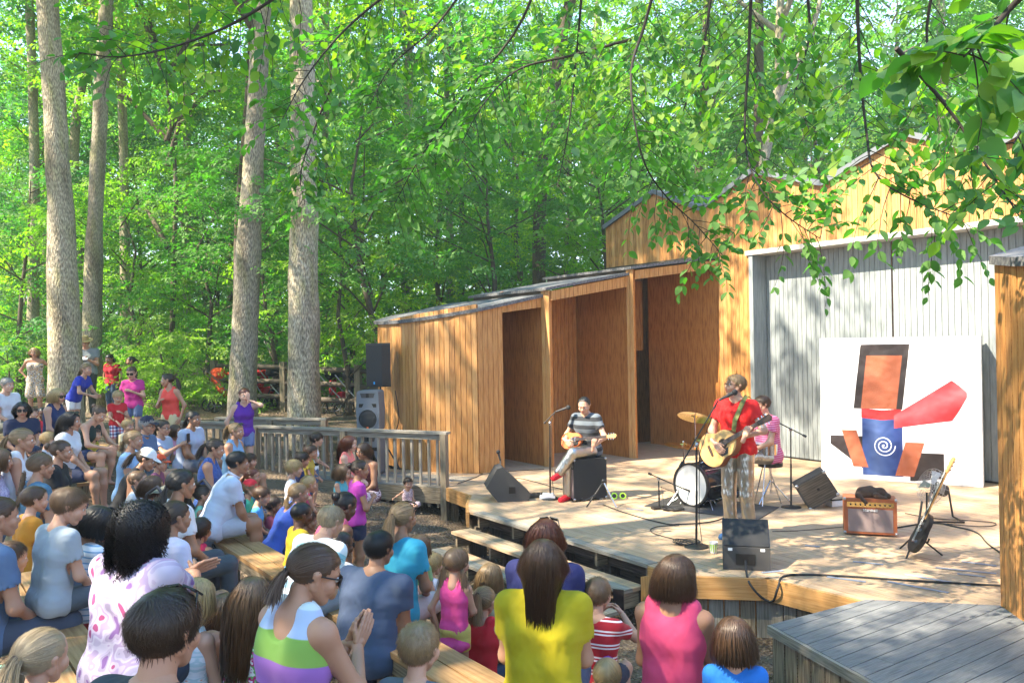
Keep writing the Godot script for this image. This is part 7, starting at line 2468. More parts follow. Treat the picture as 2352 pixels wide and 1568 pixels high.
		garment(root, {"skirt": "skirt", "shorts": "shorts", "short": "shorts", "capri": "trousers", "long": "trousers"}[bot[0]], C, cell, k * 0.6, cloth(bot[1]), Transform3D(Basis(), Vector3(0, hip, 0)), sc)
	# ---- shoes
	if o.get("shoe", "") != "":
		for i in 2:
			var C := PackedFloat32Array()
			var fd: Vector3 = foot_dir[i].normalized()
			var flat_d := Vector3(fd.x, fd.y * 0.6, fd.z).normalized()
			bone(C, ank[i] + Vector3(0, -0.025, -0.03) * sc, ank[i] + Vector3(0, -0.03, 0.0) * sc + flat_d * 0.15 * sc, 0.046 * sc, 0.04 * sc)
			bone(C, ank[i] + Vector3(0, -0.02, -0.02) * sc, ank[i] + Vector3(0, 0.0, -0.01) * sc, 0.046 * sc)
			garment(root, "shoe", C, maxf(cell * 0.8, 0.009), 0.012, cloth(o.shoe), Transform3D(), sc)
	# ---- hair, hats, glasses
	var hr: Array = o.get("hair", ["short", "brown"])
	if hr[0] != "none":
		var hm := obj("hair", hair(hr[0]), hair_mat(hr[1]), root)
		hm.transform = hx
		if hr.size() > 2: hm.transform = hx * Transform3D(Basis().scaled(Vector3.ONE * hr[2]), Vector3.ZERO)
	for ex: String in o.get("extras", []):
		var p := ex.split(":")
		var m := M.new()
		match p[0]:
			"shades", "glasses", "shades_up":
				var mt: Material = mats.black
				for sx in [-1.0, 1.0]:
					if p[0] == "glasses":
						var ring := []
						for q in 13: ring.append(Vector3(sx * 0.033 + cos(TAU * q / 12) * 0.023, 0.004 + sin(TAU * q / 12) * 0.017, 0.099 - absf(cos(TAU * q / 12) * 0.3 + sx) * 0.004))
						m.tube(ring, [0.0024], 6)
					else:
						m.box(Vector3(0.052, 0.04, 0.006), Transform3D(Basis(Vector3.UP, sx * 0.22), Vector3(sx * 0.033, 0.003, 0.097)))
					m.tube([Vector3(sx * 0.06, 0.012, 0.088), Vector3(sx * 0.079, 0.012, 0.04), Vector3(sx * 0.082, 0.012, -0.01), Vector3(sx * 0.08, -0.008, -0.03)], [0.0035, 0.0035, 0.003, 0.0025], 6)
				m.tube([Vector3(-0.012, 0.01, 0.1), Vector3(0.012, 0.01, 0.1)], [0.003], 6)
				var g := put("sunglasses" if p[0] != "glasses" else "spectacles", m, mt, root)
				g.transform = hx
				if p[0] == "shades_up": g.transform = hx * Transform3D(Basis(Vector3.RIGHT, -1.0), Vector3(0, 0.03, 0.017))
			"cap":
				var cm := cloth(p[1])
				m.lathe([Vector2(0.0, 0.093), Vector2(0.03, 0.09), Vector2(0.06, 0.074), Vector2(0.08, 0.045), Vector2(0.088, 0.008), Vector2(0.086, 0.002)], Transform3D(Basis().scaled(Vector3(1.02, 1.02, 1.15)), Vector3(0, 0.045, -0.01)), 24)
				m.ball(Vector3(0, 0.14, -0.01), 0.008, 8)
				var brim := PackedVector2Array()
				for q in 13:
					var an := PI * q / 12.0
					brim.append(Vector2(cos(an) * 0.078, 0.05 + sin(an) * 0.09))
				m.prism(brim, -0.003, 0.003, Transform3D(Basis(Vector3.RIGHT, Vector3(0, -0.22, 0.97), Vector3(0, -0.97, -0.22)), Vector3(0, 0.058, 0.02)))
				put("cap", m, cm, root).transform = hx
			"hat":
				m.lathe([Vector2(0.0, 0.125), Vector2(0.04, 0.13), Vector2(0.066, 0.115), Vector2(0.08, 0.04), Vector2(0.083, 0.03), Vector2(0.15, 0.026), Vector2(0.16, 0.024), Vector2(0.16, 0.018), Vector2(0.083, 0.02)], Transform3D(Basis().scaled(Vector3(1.05, 1, 1.15)), Vector3(0, 0.05, -0.01)), 28)
				put("hat", m, cloth(p[1]), root).transform = hx
			"phone":
				var hnd: Vector3 = wr[int(p[1])] + (wr[int(p[1])] - el[int(p[1])]).normalized() * 0.09 * sc
				m.box(Vector3(0.07, 0.13, 0.01), Transform3D(Basis(), hnd + Vector3(0, 0.04, 0.02)))
				put("phone", m, mats.black, root)
			"paper":
				m.box(Vector3(0.2, 0.015, 0.14), Transform3D(Basis(Vector3.RIGHT, 0.5), (wr[0] + wr[1]) * 0.5 + Vector3(0, 0.02, 0.1)))
				put("booklet", m, mats.white, root)
			"clip":
				m.ball(Vector3(float(p[2]), 0.09, float(p[3])), 0.014, 8, Vector3(1.3, 0.7, 1))
				put("hair_clip", m, cloth(p[1]), root).transform = hx
			"band":
				m.tube([Vector3(-0.03, 0.115, 0.03), Vector3(0.0, 0.125, 0.032), Vector3(0.03, 0.115, 0.03)], [0.006], 6)
				put("hair_band", m, cloth(p[1]), root).transform = hx
	root.set_meta("joints", 0)
	root.remove_meta("joints")
	last_wr = wr
	last_hx = hx
	last_tx = tx
	return root

var fold_noise := FastNoiseLite.new()
var last_wr: Array
var last_hx: Transform3D
var last_tx: Transform3D

func garment(root: Node3D, called: String, C: PackedFloat32Array, cell: float, k: float, material: Material, tx: Transform3D, sc: float) -> void:
	var r := nets(C, cell, k)
	var U := PackedVector2Array()
	var inv := tx.affine_inverse()
	if called != "shoe":
		# folds in the cloth
		fold_noise.seed = root.get_index() * 7 + called.length()
		var amp := 0.013 * sc
		var e := 0.012
		for i in r[0].size():
			var v: Vector3 = r[0][i] * Vector3(5.0, 13.0, 5.0) / sc
			v.y += (r[0][i].x + r[0][i].z) * 9.0
			var h := fold_noise.get_noise_3dv(v)
			var gx := fold_noise.get_noise_3dv(v + Vector3(5.0 * e / sc, 9.0 * e, 0)) - h
			var gy := fold_noise.get_noise_3dv(v + Vector3(0, 13.0 * e / sc, 0)) - h
			var gz := fold_noise.get_noise_3dv(v + Vector3(0, 9.0 * e, 5.0 * e / sc)) - h
			var n: Vector3 = r[1][i]
			r[0][i] += n * (h + 0.25) * amp
			var g := Vector3(gx, gy, gz) * (amp / e)
			r[1][i] = (n - (g - n * g.dot(n))).normalized()
	for p: Vector3 in r[0]:
		var q := inv * p
		U.append(Vector2(q.x + q.z * 0.6, -q.y) / sc)
	var a := []
	a.resize(Mesh.ARRAY_MAX)
	a[Mesh.ARRAY_VERTEX] = r[0]
	a[Mesh.ARRAY_NORMAL] = r[1]
	a[Mesh.ARRAY_TEX_UV] = U
	a[Mesh.ARRAY_INDEX] = r[2]
	var m := ArrayMesh.new()
	if r[0].size() == 0: return
	m.add_surface_from_arrays(Mesh.PRIMITIVE_TRIANGLES, a)
	obj(called, m, material, root)
func build_people() -> void:
	for o: Dictionary in audience(): person(o)
	build_band()

func audience() -> Array:
	return [
		{"x": -11.1, "y": 1.24, "z": -19.19, "d": 19.1, "yaw": 20, "sc": 0.968, "hs": 1, "pose": "stand", "sex": "w", "lean": 3, "arms": ["hip", Vector3(0.5, 0.34, 0.1)], "top": ["strapless", "f:0.05:#e8e4da,#d8a860,#40506a,#f0ece4,#e0a040"], "bottom": ["skirt", "f:0.05:#e8e4da,#d8a860,#40506a,#f0ece4,#e0a040"], "hair": ["half", "blond"], "skin": 1, "shoe": "#806040", "dress": 1, "label": "woman in strapless orange and white patterned dress leaning one hand on the leftmost trunk"},
		{"x": -10.093, "y": 1.263, "z": -19.57, "d": 19.5, "yaw": 15, "sc": 1.1, "hs": 1, "pose": "stand", "sex": "m", "lean": 3, "w": 1.12, "hpitch": 18, "arms": ["chest", "chest"], "top": ["tee", "#848a8c"], "bottom": ["long", "#2c332e"], "hair": ["short", "dbrown"], "extras": ["hat:#b89a62", "paper"], "skin": 1, "shoe": "#201810", "label": "bearded man in grey shirt and flat brimmed hat reading a booklet between two trunks"},
		{"x": -8.399, "y": 1.065, "z": -15.738, "d": 15.7, "yaw": 85, "sc": 0.9, "hs": 1, "pose": "stand", "sex": "w", "lean": 28, "arms": ["fwd", "fwd"], "top": ["tee", "#2838a8"], "bottom": ["short", "#e6e6e6"], "hair": ["tied", "dblond"], "skin": 0, "shoe": "#d0d0d0", "label": "woman in royal blue shirt and white shorts bending forward with hands held out"},
		{"x": -9.986, "y": 1.165, "z": -20.595, "d": 20.5, "yaw": -15, "sc": 0.9, "hs": 1, "pose": "stand", "sex": "w", "lean": 3, "w": 1.08, "hpitch": 20, "arms": ["hang", "hang"], "top": ["polo", "#b01828"], "bottom": ["capri", "#31466a"], "hair": ["tied", "black"], "skin": 2, "shoe": "#303030", "label": "woman in red polo shirt and blue capri jeans walking at the edge of the woods"},
		{"x": -9.49, "y": 1.084, "z": -20.663, "d": 20.6, "yaw": -60, "sc": 0.9, "hs": 1, "pose": "stand", "sex": "w", "lean": 3, "w": 1.12, "arms": ["hang", "hang"], "top": ["tee", "#16161a"], "bottom": ["long", "#20242c"], "hair": ["pony", "black"], "skin": 2, "label": "dark haired woman in black top turned left behind the magenta polo shirt"},
		{"x": -6.997, "y": 0.948, "z": -15.222, "d": 15.2, "yaw": 5, "sc": 0.9, "hs": 1, "pose": "stand", "sex": "w", "lean": 3, "hpitch": 14, "arms": ["hang", "chest"], "top": ["polo", "#b83080"], "bottom": ["short", "#5c6c8c"], "hair": ["tied", "brown"], "extras": ["shades"], "skin": 0, "shoe": "#a0a0a0", "label": "woman in magenta polo shirt, dark glasses and denim shorts facing the benches"},
		{"x": -6.712, "y": 0.918, "z": -13.979, "d": 13.9, "yaw": 40, "sc": 0.683, "hs": 0.88, "pose": "stand", "sex": "m", "lean": 3, "hpitch": 22, "arms": ["lap", "chest"], "top": ["tee", "#c01822"], "bottom": ["shorts", "p:0.16:#203070,#e8e8f0,#b04050,#e0e4f0"], "hair": ["short", "blond", 1.03], "skin": 0, "label": "blond boy in red T-shirt and blue plaid shorts standing in front of the magenta polo"},
		{"x": -5.803, "y": 0.828, "z": -14.002, "d": 14, "yaw": -20, "sc": 0.906, "hs": 1, "pose": "stand", "sex": "w", "lean": 3, "w": 1.02, "hyaw": -60, "arms": ["chest", "hang"], "top": ["tank", "#e0483c"], "bottom": ["short", "#c8b890"], "hair": ["pony", "dbrown"], "skin": 1, "label": "woman in coral tank top and khaki shorts looking left on the sunlit path"},
		{"x": -4.345, "y": 0.592, "z": -13.294, "d": 13.2, "yaw": 35, "sc": 0.909, "hs": 1, "pose": "stand", "sex": "w", "lean": 3, "hpitch": 8, "arms": ["hang", "face"], "top": ["tank", "#5a1e96"], "bottom": ["short", "#6c80ac"], "hair": ["tied", "red"], "skin": 4, "shoe": "#404040", "label": "woman in purple tank top and denim shorts wiping her face by the railing gap"},
		{"x": -8.298, "y": 1.032, "z": -13.4, "d": 13.4, "yaw": 75.4, "sc": 1, "hs": 1, "pose": "sit", "sex": "m", "seat": 0.5, "lean": 8, "w": 1.15, "top": ["tee", "#ced1d8"], "bottom": ["shorts", "#606058"], "hair": ["short", "grey"], "skin": 4, "label": "grey haired man in white T-shirt at the far left edge"},
		{"x": -10.056, "y": 1.172, "z": -16.339, "d": 16.3, "yaw": 35.2, "sc": 0.5, "hs": 0.75, "pose": "sit", "sex": "w", "seat": 0.298, "lean": 8, "top": ["sless", "#e04048", 0.1], "bottom": ["none", ""], "hair": ["short", "lbrown", 1.04], "skin": 0, "label": "baby in coral red top held at the far left edge"},
		{"x": -7.068, "y": 0.904, "z": -11.839, "d": 11.8, "yaw": 43.2, "sc": 1, "hs": 1, "pose": "sit", "sex": "w", "seat": 0.333, "lean": 8, "hyaw": -10, "top": ["tee", "#1a2240"], "bottom": ["long", "#303848"], "hair": ["half", "black"], "extras": ["shades"], "skin": 1, "label": "black haired woman in navy top and dark glasses looking towards the camera"},
		{"x": -8.694, "y": 1.08, "z": -14.831, "d": 14.8, "yaw": 79, "sc": 0.66, "hs": 0.88, "pose": "sit", "sex": "m", "seat": 0.107, "lean": 8, "top": ["tee", "#a8b0b8"], "bottom": ["shorts", "#404850"], "hair": ["short", "brown", 1.03], "skin": 4, "label": "pale brown haired boy peeking between the navy top and the dark haired toddler"},
		{"x": -7.629, "y": 0.976, "z": -13.369, "d": 13.3, "yaw": 34.8, "sc": 0.5, "hs": 0.8, "pose": "sit", "sex": "m", "seat": 0.429, "lean": 8, "hpitch": 15, "top": ["tee", "#c02838"], "bottom": ["shorts", "#3070b8"], "hair": ["buzz", "black", 1.04], "skin": 3, "label": "toddler with short black hair in a red and blue outfit on a lap"},
		{"x": -6.994, "y": 0.907, "z": -12.502, "d": 12.5, "yaw": 78.7, "sc": 1, "hs": 1, "pose": "sit", "sex": "w", "seat": 0.476, "lean": 8, "top": ["tank", "#243058"], "bottom": ["short", "#404a60"], "hair": ["bob", "blond"], "extras": ["shades"], "skin": 0, "label": "blonde woman in navy tank top and dark sunglasses sitting in the back row"},
		{"x": -8.673, "y": 1.103, "z": -16.022, "d": 16, "yaw": 63.7, "sc": 0.6, "hs": 0.88, "pose": "sit", "sex": "m", "seat": 0.176, "lean": 8, "top": ["tee", "#b8a888"], "bottom": ["shorts", "#505860"], "hair": ["short", "lbrown", 1.04], "skin": 0, "label": "small brown haired child behind the woman in dark sunglasses"},
		{"x": -5.531, "y": 0.706, "z": -10.112, "d": 10.1, "yaw": 94.2, "sc": 1, "hs": 1, "pose": "sit", "sex": "w", "seat": 0.497, "lean": 8, "arms": ["knee", "lap"], "top": ["tee", "#ced1d8"], "bottom": ["shorts", "#232c48"], "hair": ["half", "black"], "extras": ["shades_up"], "skin": 1, "label": "black haired woman in white V-neck shirt and navy shorts with sunglasses pushed up"},
		{"x": -6.315, "y": 0.822, "z": -12.041, "d": 12, "yaw": 80.9, "sc": 1, "hs": 1, "pose": "sit", "sex": "w", "seat": 0.385, "lean": 22, "hpitch": 32, "arms": ["fwd", "fwd"], "top": ["halter", "#182a26"], "bottom": ["short", "#283458"], "hair": ["bun", "brown"], "skin": 0, "label": "woman with curly brown bun in dark halter top bowing her head over a toddler"},
		{"x": -6.172, "y": 0.803, "z": -12.046, "d": 12, "yaw": 85.6, "sc": 0.52, "hs": 0.78, "pose": "sit", "sex": "m", "seat": 0.36, "lean": 8, "top": ["tee", "s:0.05:#b8ac28,#b8ac28,#6a6420"], "bottom": ["none", ""], "hair": ["short", "brown", 1.04], "skin": 0, "label": "toddler in a yellow striped top on the lap of the woman with the bun"},
		{"x": -6.299, "y": 0.86, "z": -13.348, "d": 13.3, "yaw": 72.5, "sc": 0.62, "hs": 0.88, "pose": "sit", "sex": "w", "seat": 0.226, "lean": 8, "top": ["tee", "#d8c8a0"], "bottom": ["shorts", "#606870"], "hair": ["short", "blond", 1.03], "skin": 0, "label": "blond child peeking out behind the navy cap"},
		{"x": -5.001, "y": 0.619, "z": -11.025, "d": 11, "yaw": 87.2, "sc": 1, "hs": 1, "pose": "sit", "sex": "m", "seat": 0.429, "lean": 8, "w": 1.1, "top": ["polo", "#50688c"], "bottom": ["shorts", "#404850"], "hair": ["short", "grey"], "extras": ["cap:#161e38", "glasses"], "skin": 1, "label": "man in navy baseball cap and spectacles"},
		{"x": -4.636, "y": 0.564, "z": -9.815, "d": 9.8, "yaw": 97.3, "sc": 1, "hs": 1, "pose": "sit", "sex": "w", "seat": 0.421, "lean": 8, "top": ["cap", "#8cb0d4"], "bottom": ["short", "#8090a8"], "hair": ["tied", "dblond"], "skin": 1, "label": "woman with golden tied hair and sky blue blouse in profile"},
		{"x": -5.133, "y": 0.657, "z": -11.847, "d": 11.8, "yaw": 80.9, "sc": 1, "hs": 1, "pose": "sit", "sex": "w", "seat": 0.281, "lean": 8, "w": 1.12, "arms": ["phone", "lap"], "top": ["tee", "#bcc2d6"], "bottom": ["short", "#9aa890"], "hair": ["tied", "dbrown"], "extras": ["glasses", "phone:0"], "skin": 1, "label": "woman in spectacles and light grey T-shirt lifting a phone to film"},
		{"x": -5.567, "y": 0.771, "z": -13.431, "d": 13.4, "yaw": 70.4, "sc": 0.66, "hs": 0.88, "pose": "sit", "sex": "w", "seat": 0.186, "lean": 8, "top": ["sless", "#c890a8"], "bottom": ["shorts", "#7080a0"], "hair": ["bob", "brown", 1.04], "skin": 2, "label": "brown haired girl half hidden behind the woman filming"},
		{"x": -4.744, "y": 0.594, "z": -11.982, "d": 12, "yaw": 79.3, "sc": 1, "hs": 1, "pose": "sit", "sex": "w", "seat": 0.454, "lean": 8, "w": 1.28, "arms": ["lap", "lap"], "top": ["tee", "#a4aec4"], "bottom": ["shorts", "#565a68"], "hair": ["tied", "black"], "skin": 2, "label": "heavy woman with dark tied hair in pale grey shirt and grey shorts beside the railing"},
		{"x": -3.999, "y": 0.456, "z": -11.605, "d": 11.6, "yaw": 81.4, "sc": 1, "hs": 1, "pose": "sit", "sex": "w", "seat": 0.439, "lean": 8, "top": ["tank", "#7ca4c8"], "bottom": ["short", "#505868"], "hair": ["pony_high", "dblond"], "extras": ["shades_up"], "skin": 1, "label": "blonde woman with ponytail and sunglasses on top of her head, in light blue"},
		{"x": -4.264, "y": 0.536, "z": -12.536, "d": 12.5, "yaw": 73.8, "sc": 0.66, "hs": 0.88, "pose": "sit", "sex": "w", "seat": 0.253, "lean": 8, "arms": ["lap", "out"], "top": ["cap", "#c8b8c0"], "bottom": ["shorts", "#808890"], "hair": ["tied", "blond", 1.03], "skin": 0, "label": "blond girl with raised hand just left of the railing balusters"},
		{"x": -4.388, "y": 0.55, "z": -12.396, "d": 12.4, "yaw": 75.3, "sc": 0.66, "hs": 0.88, "pose": "sit", "sex": "w", "seat": 0.224, "lean": 8, "top": ["tee", "#b0b8c8"], "bottom": ["shorts", "#707888"], "hair": ["tied", "blond", 1.03], "skin": 0, "label": "fair haired girl behind the blue tank top woman"},
		{"x": -3.69, "y": 0.404, "z": -9.839, "d": 9.9, "yaw": 98.2, "sc": 1, "hs": 1, "pose": "sit", "sex": "w", "seat": 0.467, "lean": 8, "hpitch": 14, "arms": ["lap", "lap"], "top": ["tank", "f:0.06:#2a4888,#3c5ca0,#24407c"], "bottom": ["long", "#303848"], "hair": ["pony", "dbrown"], "skin": 1, "label": "dark haired woman in a blue patterned tank top in front of the railing"},
		{"x": -3.061, "y": 0.38, "z": -8.289, "d": 8.4, "yaw": 114.7, "sc": 1, "hs": 1, "pose": "sit", "sex": "m", "seat": 0.559, "lean": 24, "w": 1.26, "arms": ["knee", "knee"], "top": ["polo", "#bcc6da"], "bottom": ["shorts", "#a8b0c0"], "hair": ["short", "black"], "skin": 2, "belly": 1, "label": "big man in pale grey polo shirt and shorts leaning forward on the bench"},
		{"x": -3.871, "y": 0.442, "z": -11.876, "d": 11.9, "yaw": 78.7, "sc": 0.66, "hs": 0.88, "pose": "sit", "sex": "m", "seat": 0.226, "lean": 8, "top": ["tee", "#7090a8"], "bottom": ["shorts", "#505860"], "hair": ["mop", "brown", 1.03], "skin": 0, "label": "brown haired boy behind the head of the man in the polo"},
		{"x": -3.361, "y": 0.348, "z": -10.328, "d": 10.3, "yaw": 93.7, "sc": 0.7, "hs": 0.88, "pose": "sit", "sex": "w", "seat": 0.305, "lean": 8, "top": ["tank", "#48a0c0"], "bottom": ["shorts", "#506080"], "hair": ["tied", "red", 1.04], "skin": 1, "label": "girl with shiny auburn hair just above the red cap"},
		{"x": -3.254, "y": 0.339, "z": -9.9, "d": 9.9, "yaw": 98.2, "sc": 0.68, "hs": 0.88, "pose": "sit", "sex": "m", "seat": 0.243, "lean": 8, "top": ["tee", "#48b890"], "bottom": ["shorts", "#26304c"], "hair": ["short", "dblond", 1], "extras": ["cap:#d02034"], "skin": 0, "label": "boy in red baseball cap and green T-shirt on the bench end"},
		{"x": -3.004, "y": 0.315, "z": -9.471, "d": 9.5, "yaw": 103.2, "sc": 0.7, "hs": 0.88, "pose": "sit", "sex": "m", "seat": 0.247, "lean": 8, "hpitch": 14, "top": ["tee", "#4c9cd8"], "bottom": ["shorts", "#26304c"], "hair": ["short", "brown", 1.03], "skin": 0, "label": "brown haired boy in bright blue T-shirt beside the red cap"},
		{"x": -4.842, "y": 0.681, "z": -7.928, "d": 8, "yaw": 111.5, "sc": 1, "hs": 1, "pose": "sit", "sex": "w", "seat": 0.526, "lean": 8, "top": ["sless", "#ced1d8"], "bottom": ["shorts", "#485060"], "hair": ["pony", "dblond"], "skin": 1, "label": "woman with sandy ponytail in white sleeveless top at the left edge"},
		{"x": -6.079, "y": 0.776, "z": -10.649, "d": 10.6, "yaw": 90.2, "sc": 0.66, "hs": 0.88, "pose": "sit", "sex": "w", "seat": 0.366, "lean": 8, "top": ["tee", "#d0d4d8"], "bottom": ["shorts", "#707880"], "hair": ["mop", "blond", 1.04], "skin": 0, "label": "child with white blond hair behind the ponytail of the woman in white"},
		{"x": -6.123, "y": 0.782, "z": -10.39, "d": 10.4, "yaw": 92, "sc": 0.66, "hs": 0.88, "pose": "sit", "sex": "m", "seat": 0.205, "lean": 8, "top": ["tee", "#40506c"], "bottom": ["shorts", "#404850"], "hair": ["short", "brown"], "extras": ["cap:#1a2440"], "skin": 0, "label": "child in a dark navy cap at the left, almost hidden"},
		{"x": -4.808, "y": 0.64, "z": -8.541, "d": 8.6, "yaw": 107.1, "sc": 1, "hs": 1, "pose": "sit", "sex": "w", "seat": 0.378, "lean": 8, "top": ["tee", "#15161c"], "bottom": ["shorts", "#303848"], "hair": ["bun", "brown"], "skin": 1, "label": "woman with brown pulled back hair and black top turned away"},
		{"x": -4.245, "y": 0.641, "z": -7.193, "d": 7.3, "yaw": 138.4, "sc": 1, "hs": 1, "pose": "sit", "sex": "w", "seat": 0.408, "lean": 8, "top": ["tee", "#466e88"], "bottom": ["long", "#404a5c"], "hair": ["braid", "lbrown"], "skin": 1, "label": "woman with a long light brown braid and teal grey top"},
		{"x": -5.105, "y": 0.661, "z": -9.22, "d": 9.2, "yaw": 101.4, "sc": 0.5, "hs": 0.8, "pose": "sit", "sex": "m", "seat": 0.348, "lean": 8, "top": ["tee", "p:0.06:#d0d8e8,#8090c0"], "bottom": ["none", ""], "hair": ["short", "lbrown", 1.04], "skin": 0, "label": "brown haired baby in blue checked sleeves on the lap of the black top"},
		{"x": -4.396, "y": 0.547, "z": -9.071, "d": 9.1, "yaw": 103.8, "sc": 1, "hs": 1, "pose": "sit", "sex": "w", "seat": 0.367, "lean": 26, "hpitch": 24, "top": ["tank", "#17181c"], "bottom": ["short", "#303848"], "hair": ["pony", "dbrown"], "extras": ["cap:#dfe4e6"], "skin": 1, "label": "woman in white baseball cap and black top bending over the stroller hood"},
		{"x": -4.621, "y": 0.552, "z": -10.579, "d": 10.6, "yaw": 90.9, "sc": 0.64, "hs": 0.88, "pose": "sit", "sex": "m", "seat": 0.288, "lean": 8, "top": ["tee", "#804868"], "bottom": ["shorts", "#404850"], "hair": ["short", "brown"], "extras": ["cap:#d85028"], "skin": 0, "label": "child in an orange and purple cap behind the white cap"},
		{"x": -4.123, "y": 0.511, "z": -8.853, "d": 8.9, "yaw": 106.3, "sc": 0.68, "hs": 0.88, "pose": "sit", "sex": "m", "seat": 0.355, "lean": 8, "top": ["tee", "#ced1d8"], "bottom": ["shorts", "#707888"], "hair": ["crew", "lbrown", 1.03], "skin": 0, "label": "boy with short light brown hair and white shirt in front of the grey stroller hood"},
		{"x": -3.737, "y": 0.477, "z": -8.325, "d": 8.4, "yaw": 111.8, "sc": 0.7, "hs": 0.88, "pose": "sit", "sex": "w", "seat": 0.398, "lean": 8, "top": ["tee", "#c8d0dc"], "bottom": ["shorts", "#707888"], "hair": ["bob", "brown", 1.05], "extras": ["clip:#e05018:0.05:0.02"], "skin": 1, "label": "girl with straight brown hair and an orange hair clip"},
		{"x": -2.663, "y": 0.504, "z": -6.322, "d": 6.4, "yaw": 132.2, "sc": 1, "hs": 1, "pose": "sit", "sex": "w", "seat": 0.508, "lean": 8, "top": ["tee", "#ced1d8"], "bottom": ["long", "#404850"], "hair": ["tied", "black"], "skin": 2, "label": "woman with smooth black hair gathered low, in white shirt"},
		{"x": -3.818, "y": 0.652, "z": -6.397, "d": 6.5, "yaw": 137.6, "sc": 0.76, "hs": 0.88, "pose": "sit", "sex": "m", "seat": 0.409, "lean": 8, "top": ["tee", "#b87a1c"], "bottom": ["long", "#28324c"], "hair": ["crew", "brown", 1.04], "skin": 0, "label": "boy in mustard orange T-shirt on the end of the lower left bench"},
		{"x": -2.72, "y": 0.696, "z": -4.81, "d": 4.9, "yaw": 145.3, "sc": 0.8, "hs": 0.88, "pose": "sit", "sex": "m", "seat": 0.589, "lean": 8, "hyaw": -25, "hpitch": 18, "top": ["tee", "#9aa4ac"], "bottom": ["shorts", "#505860"], "hair": ["short+", "lbrown", 1.05], "skin": 0, "label": "boy with tousled light brown hair and grey T-shirt looking down"},
		{"x": -2.714, "y": 0.658, "z": -5.13, "d": 5.2, "yaw": 138.8, "sc": 0.76, "hs": 0.88, "pose": "sit", "sex": "w", "seat": 0.483, "lean": 8, "hpitch": 24, "arms": ["lap", "lap"], "top": ["tee", "s:0.045:#dfe6ee,#dfe6ee,#dfe6ee,#7ca8cc"], "bottom": ["shorts", "#c8d0dc"], "hair": ["bob", "black", 1.04], "skin": 2, "label": "girl with dark bob and white T-shirt with thin blue stripes"},
		{"x": -2.776, "y": 0.632, "z": -5.388, "d": 5.4, "yaw": 137.1, "sc": 0.72, "hs": 0.88, "pose": "sit", "sex": "w", "seat": 0.313, "lean": 8, "top": ["tank", "s:0.12:#b8c038,#e8e8e8,#b83050,#e8e8e8,#8848a0"], "bottom": ["skirt", "#b03048"], "hair": ["bob", "dbrown", 1.04], "skin": 1, "label": "girl in multicoloured striped top squeezed beside the flowered shirt"},
		{"x": -1.829, "y": 0.733, "z": -3.853, "d": 4, "yaw": 157.7, "sc": 1, "hs": 1, "pose": "sit", "sex": "w", "seat": 0.479, "lean": 8, "w": 1.2, "hyaw": -8, "arms": [Vector3(0.02, 0.45, 0.42), Vector3(0.06, 0.46, 0.42)], "top": ["tee", "f:0.014:#6a4880,#8d8098,#a89cb4,#b8aec0,#a08cac,#b4a4b8,#963c6c"], "bottom": ["shorts", "#303848"], "hair": ["curly", "black"], "extras": ["glasses"], "skin": 1, "label": "woman with thick black curls, spectacles and pale pink flowered shirt clapping", "grip": ["flat", "flat"]},
		{"x": -2.432, "y": 0.556, "z": -5.668, "d": 5.7, "yaw": 137.6, "sc": 0.9, "hs": 1, "pose": "sit", "sex": "w", "seat": 0.396, "lean": 8, "top": ["tee", "#c8c8e0"], "bottom": ["shorts", "#505868"], "hair": ["tied", "dbrown"], "skin": 2, "label": "girl with dark brown tied hair and lavender white T-shirt next to the curls"},
		{"x": -2.64, "y": 0.446, "z": -6.807, "d": 6.9, "yaw": 168.6, "sc": 0.6, "hs": 0.88, "pose": "sit", "sex": "w", "seat": 0.362, "lean": 8, "arms": ["out", "lap"], "top": ["tank", "#c02850"], "bottom": ["long", "#7848b0"], "hair": ["wavy", "dbrown", 1.05], "skin": 2, "label": "small dark haired child in raspberry top and purple leggings turning about"},
		{"x": -1.057, "y": 0.878, "z": -2.285, "d": 2.4, "yaw": 159.2, "sc": 1, "hs": 1, "pose": "sit", "sex": "m", "seat": 0.362, "lean": 8, "top": ["tee", "#303840"], "bottom": ["long", "#303848"], "hair": ["mop+", "dbrown", 1.03], "extras": ["shades_up"], "skin": 1, "label": "man with tousled dark brown hair and sunglasses pushed up, closest to the camera"},
		{"x": -1.793, "y": 0.832, "z": -2.988, "d": 3.1, "yaw": 162.8, "sc": 0.72, "hs": 0.88, "pose": "sit", "sex": "w", "seat": 0.274, "lean": 8, "top": ["tee", "#88a0b8"], "bottom": ["shorts", "#505868"], "hair": ["pony+", "sand", 1.05], "skin": 0, "label": "blond child with a pink tied ponytail in the bottom left corner"},
		{"x": -1.632, "y": 0.701, "z": -4.018, "d": 4.1, "yaw": 145.5, "sc": 0.74, "hs": 0.88, "pose": "sit", "sex": "w", "seat": 0.287, "lean": 8, "top": ["tank", "f:0.03:#d8dce4,#e0e2e8,#b8ccd4,#d8dce4,#e0a890"], "bottom": ["shorts", "#b0b8c8"], "hair": ["half", "blond", 1.05], "skin": 0, "label": "girl with long golden hair in white tank top with orange edging"},
		{"x": -1.631, "y": 0.643, "z": -4.445, "d": 4.5, "yaw": 148.8, "sc": 0.66, "hs": 0.88, "pose": "sit", "sex": "w", "seat": 0.191, "lean": 8, "top": ["tee", "#6a3a9c"], "bottom": ["shorts", "#606878"], "hair": ["bob", "lbrown", 1.04], "skin": 0, "label": "child in violet T-shirt in front of the long golden hair"},
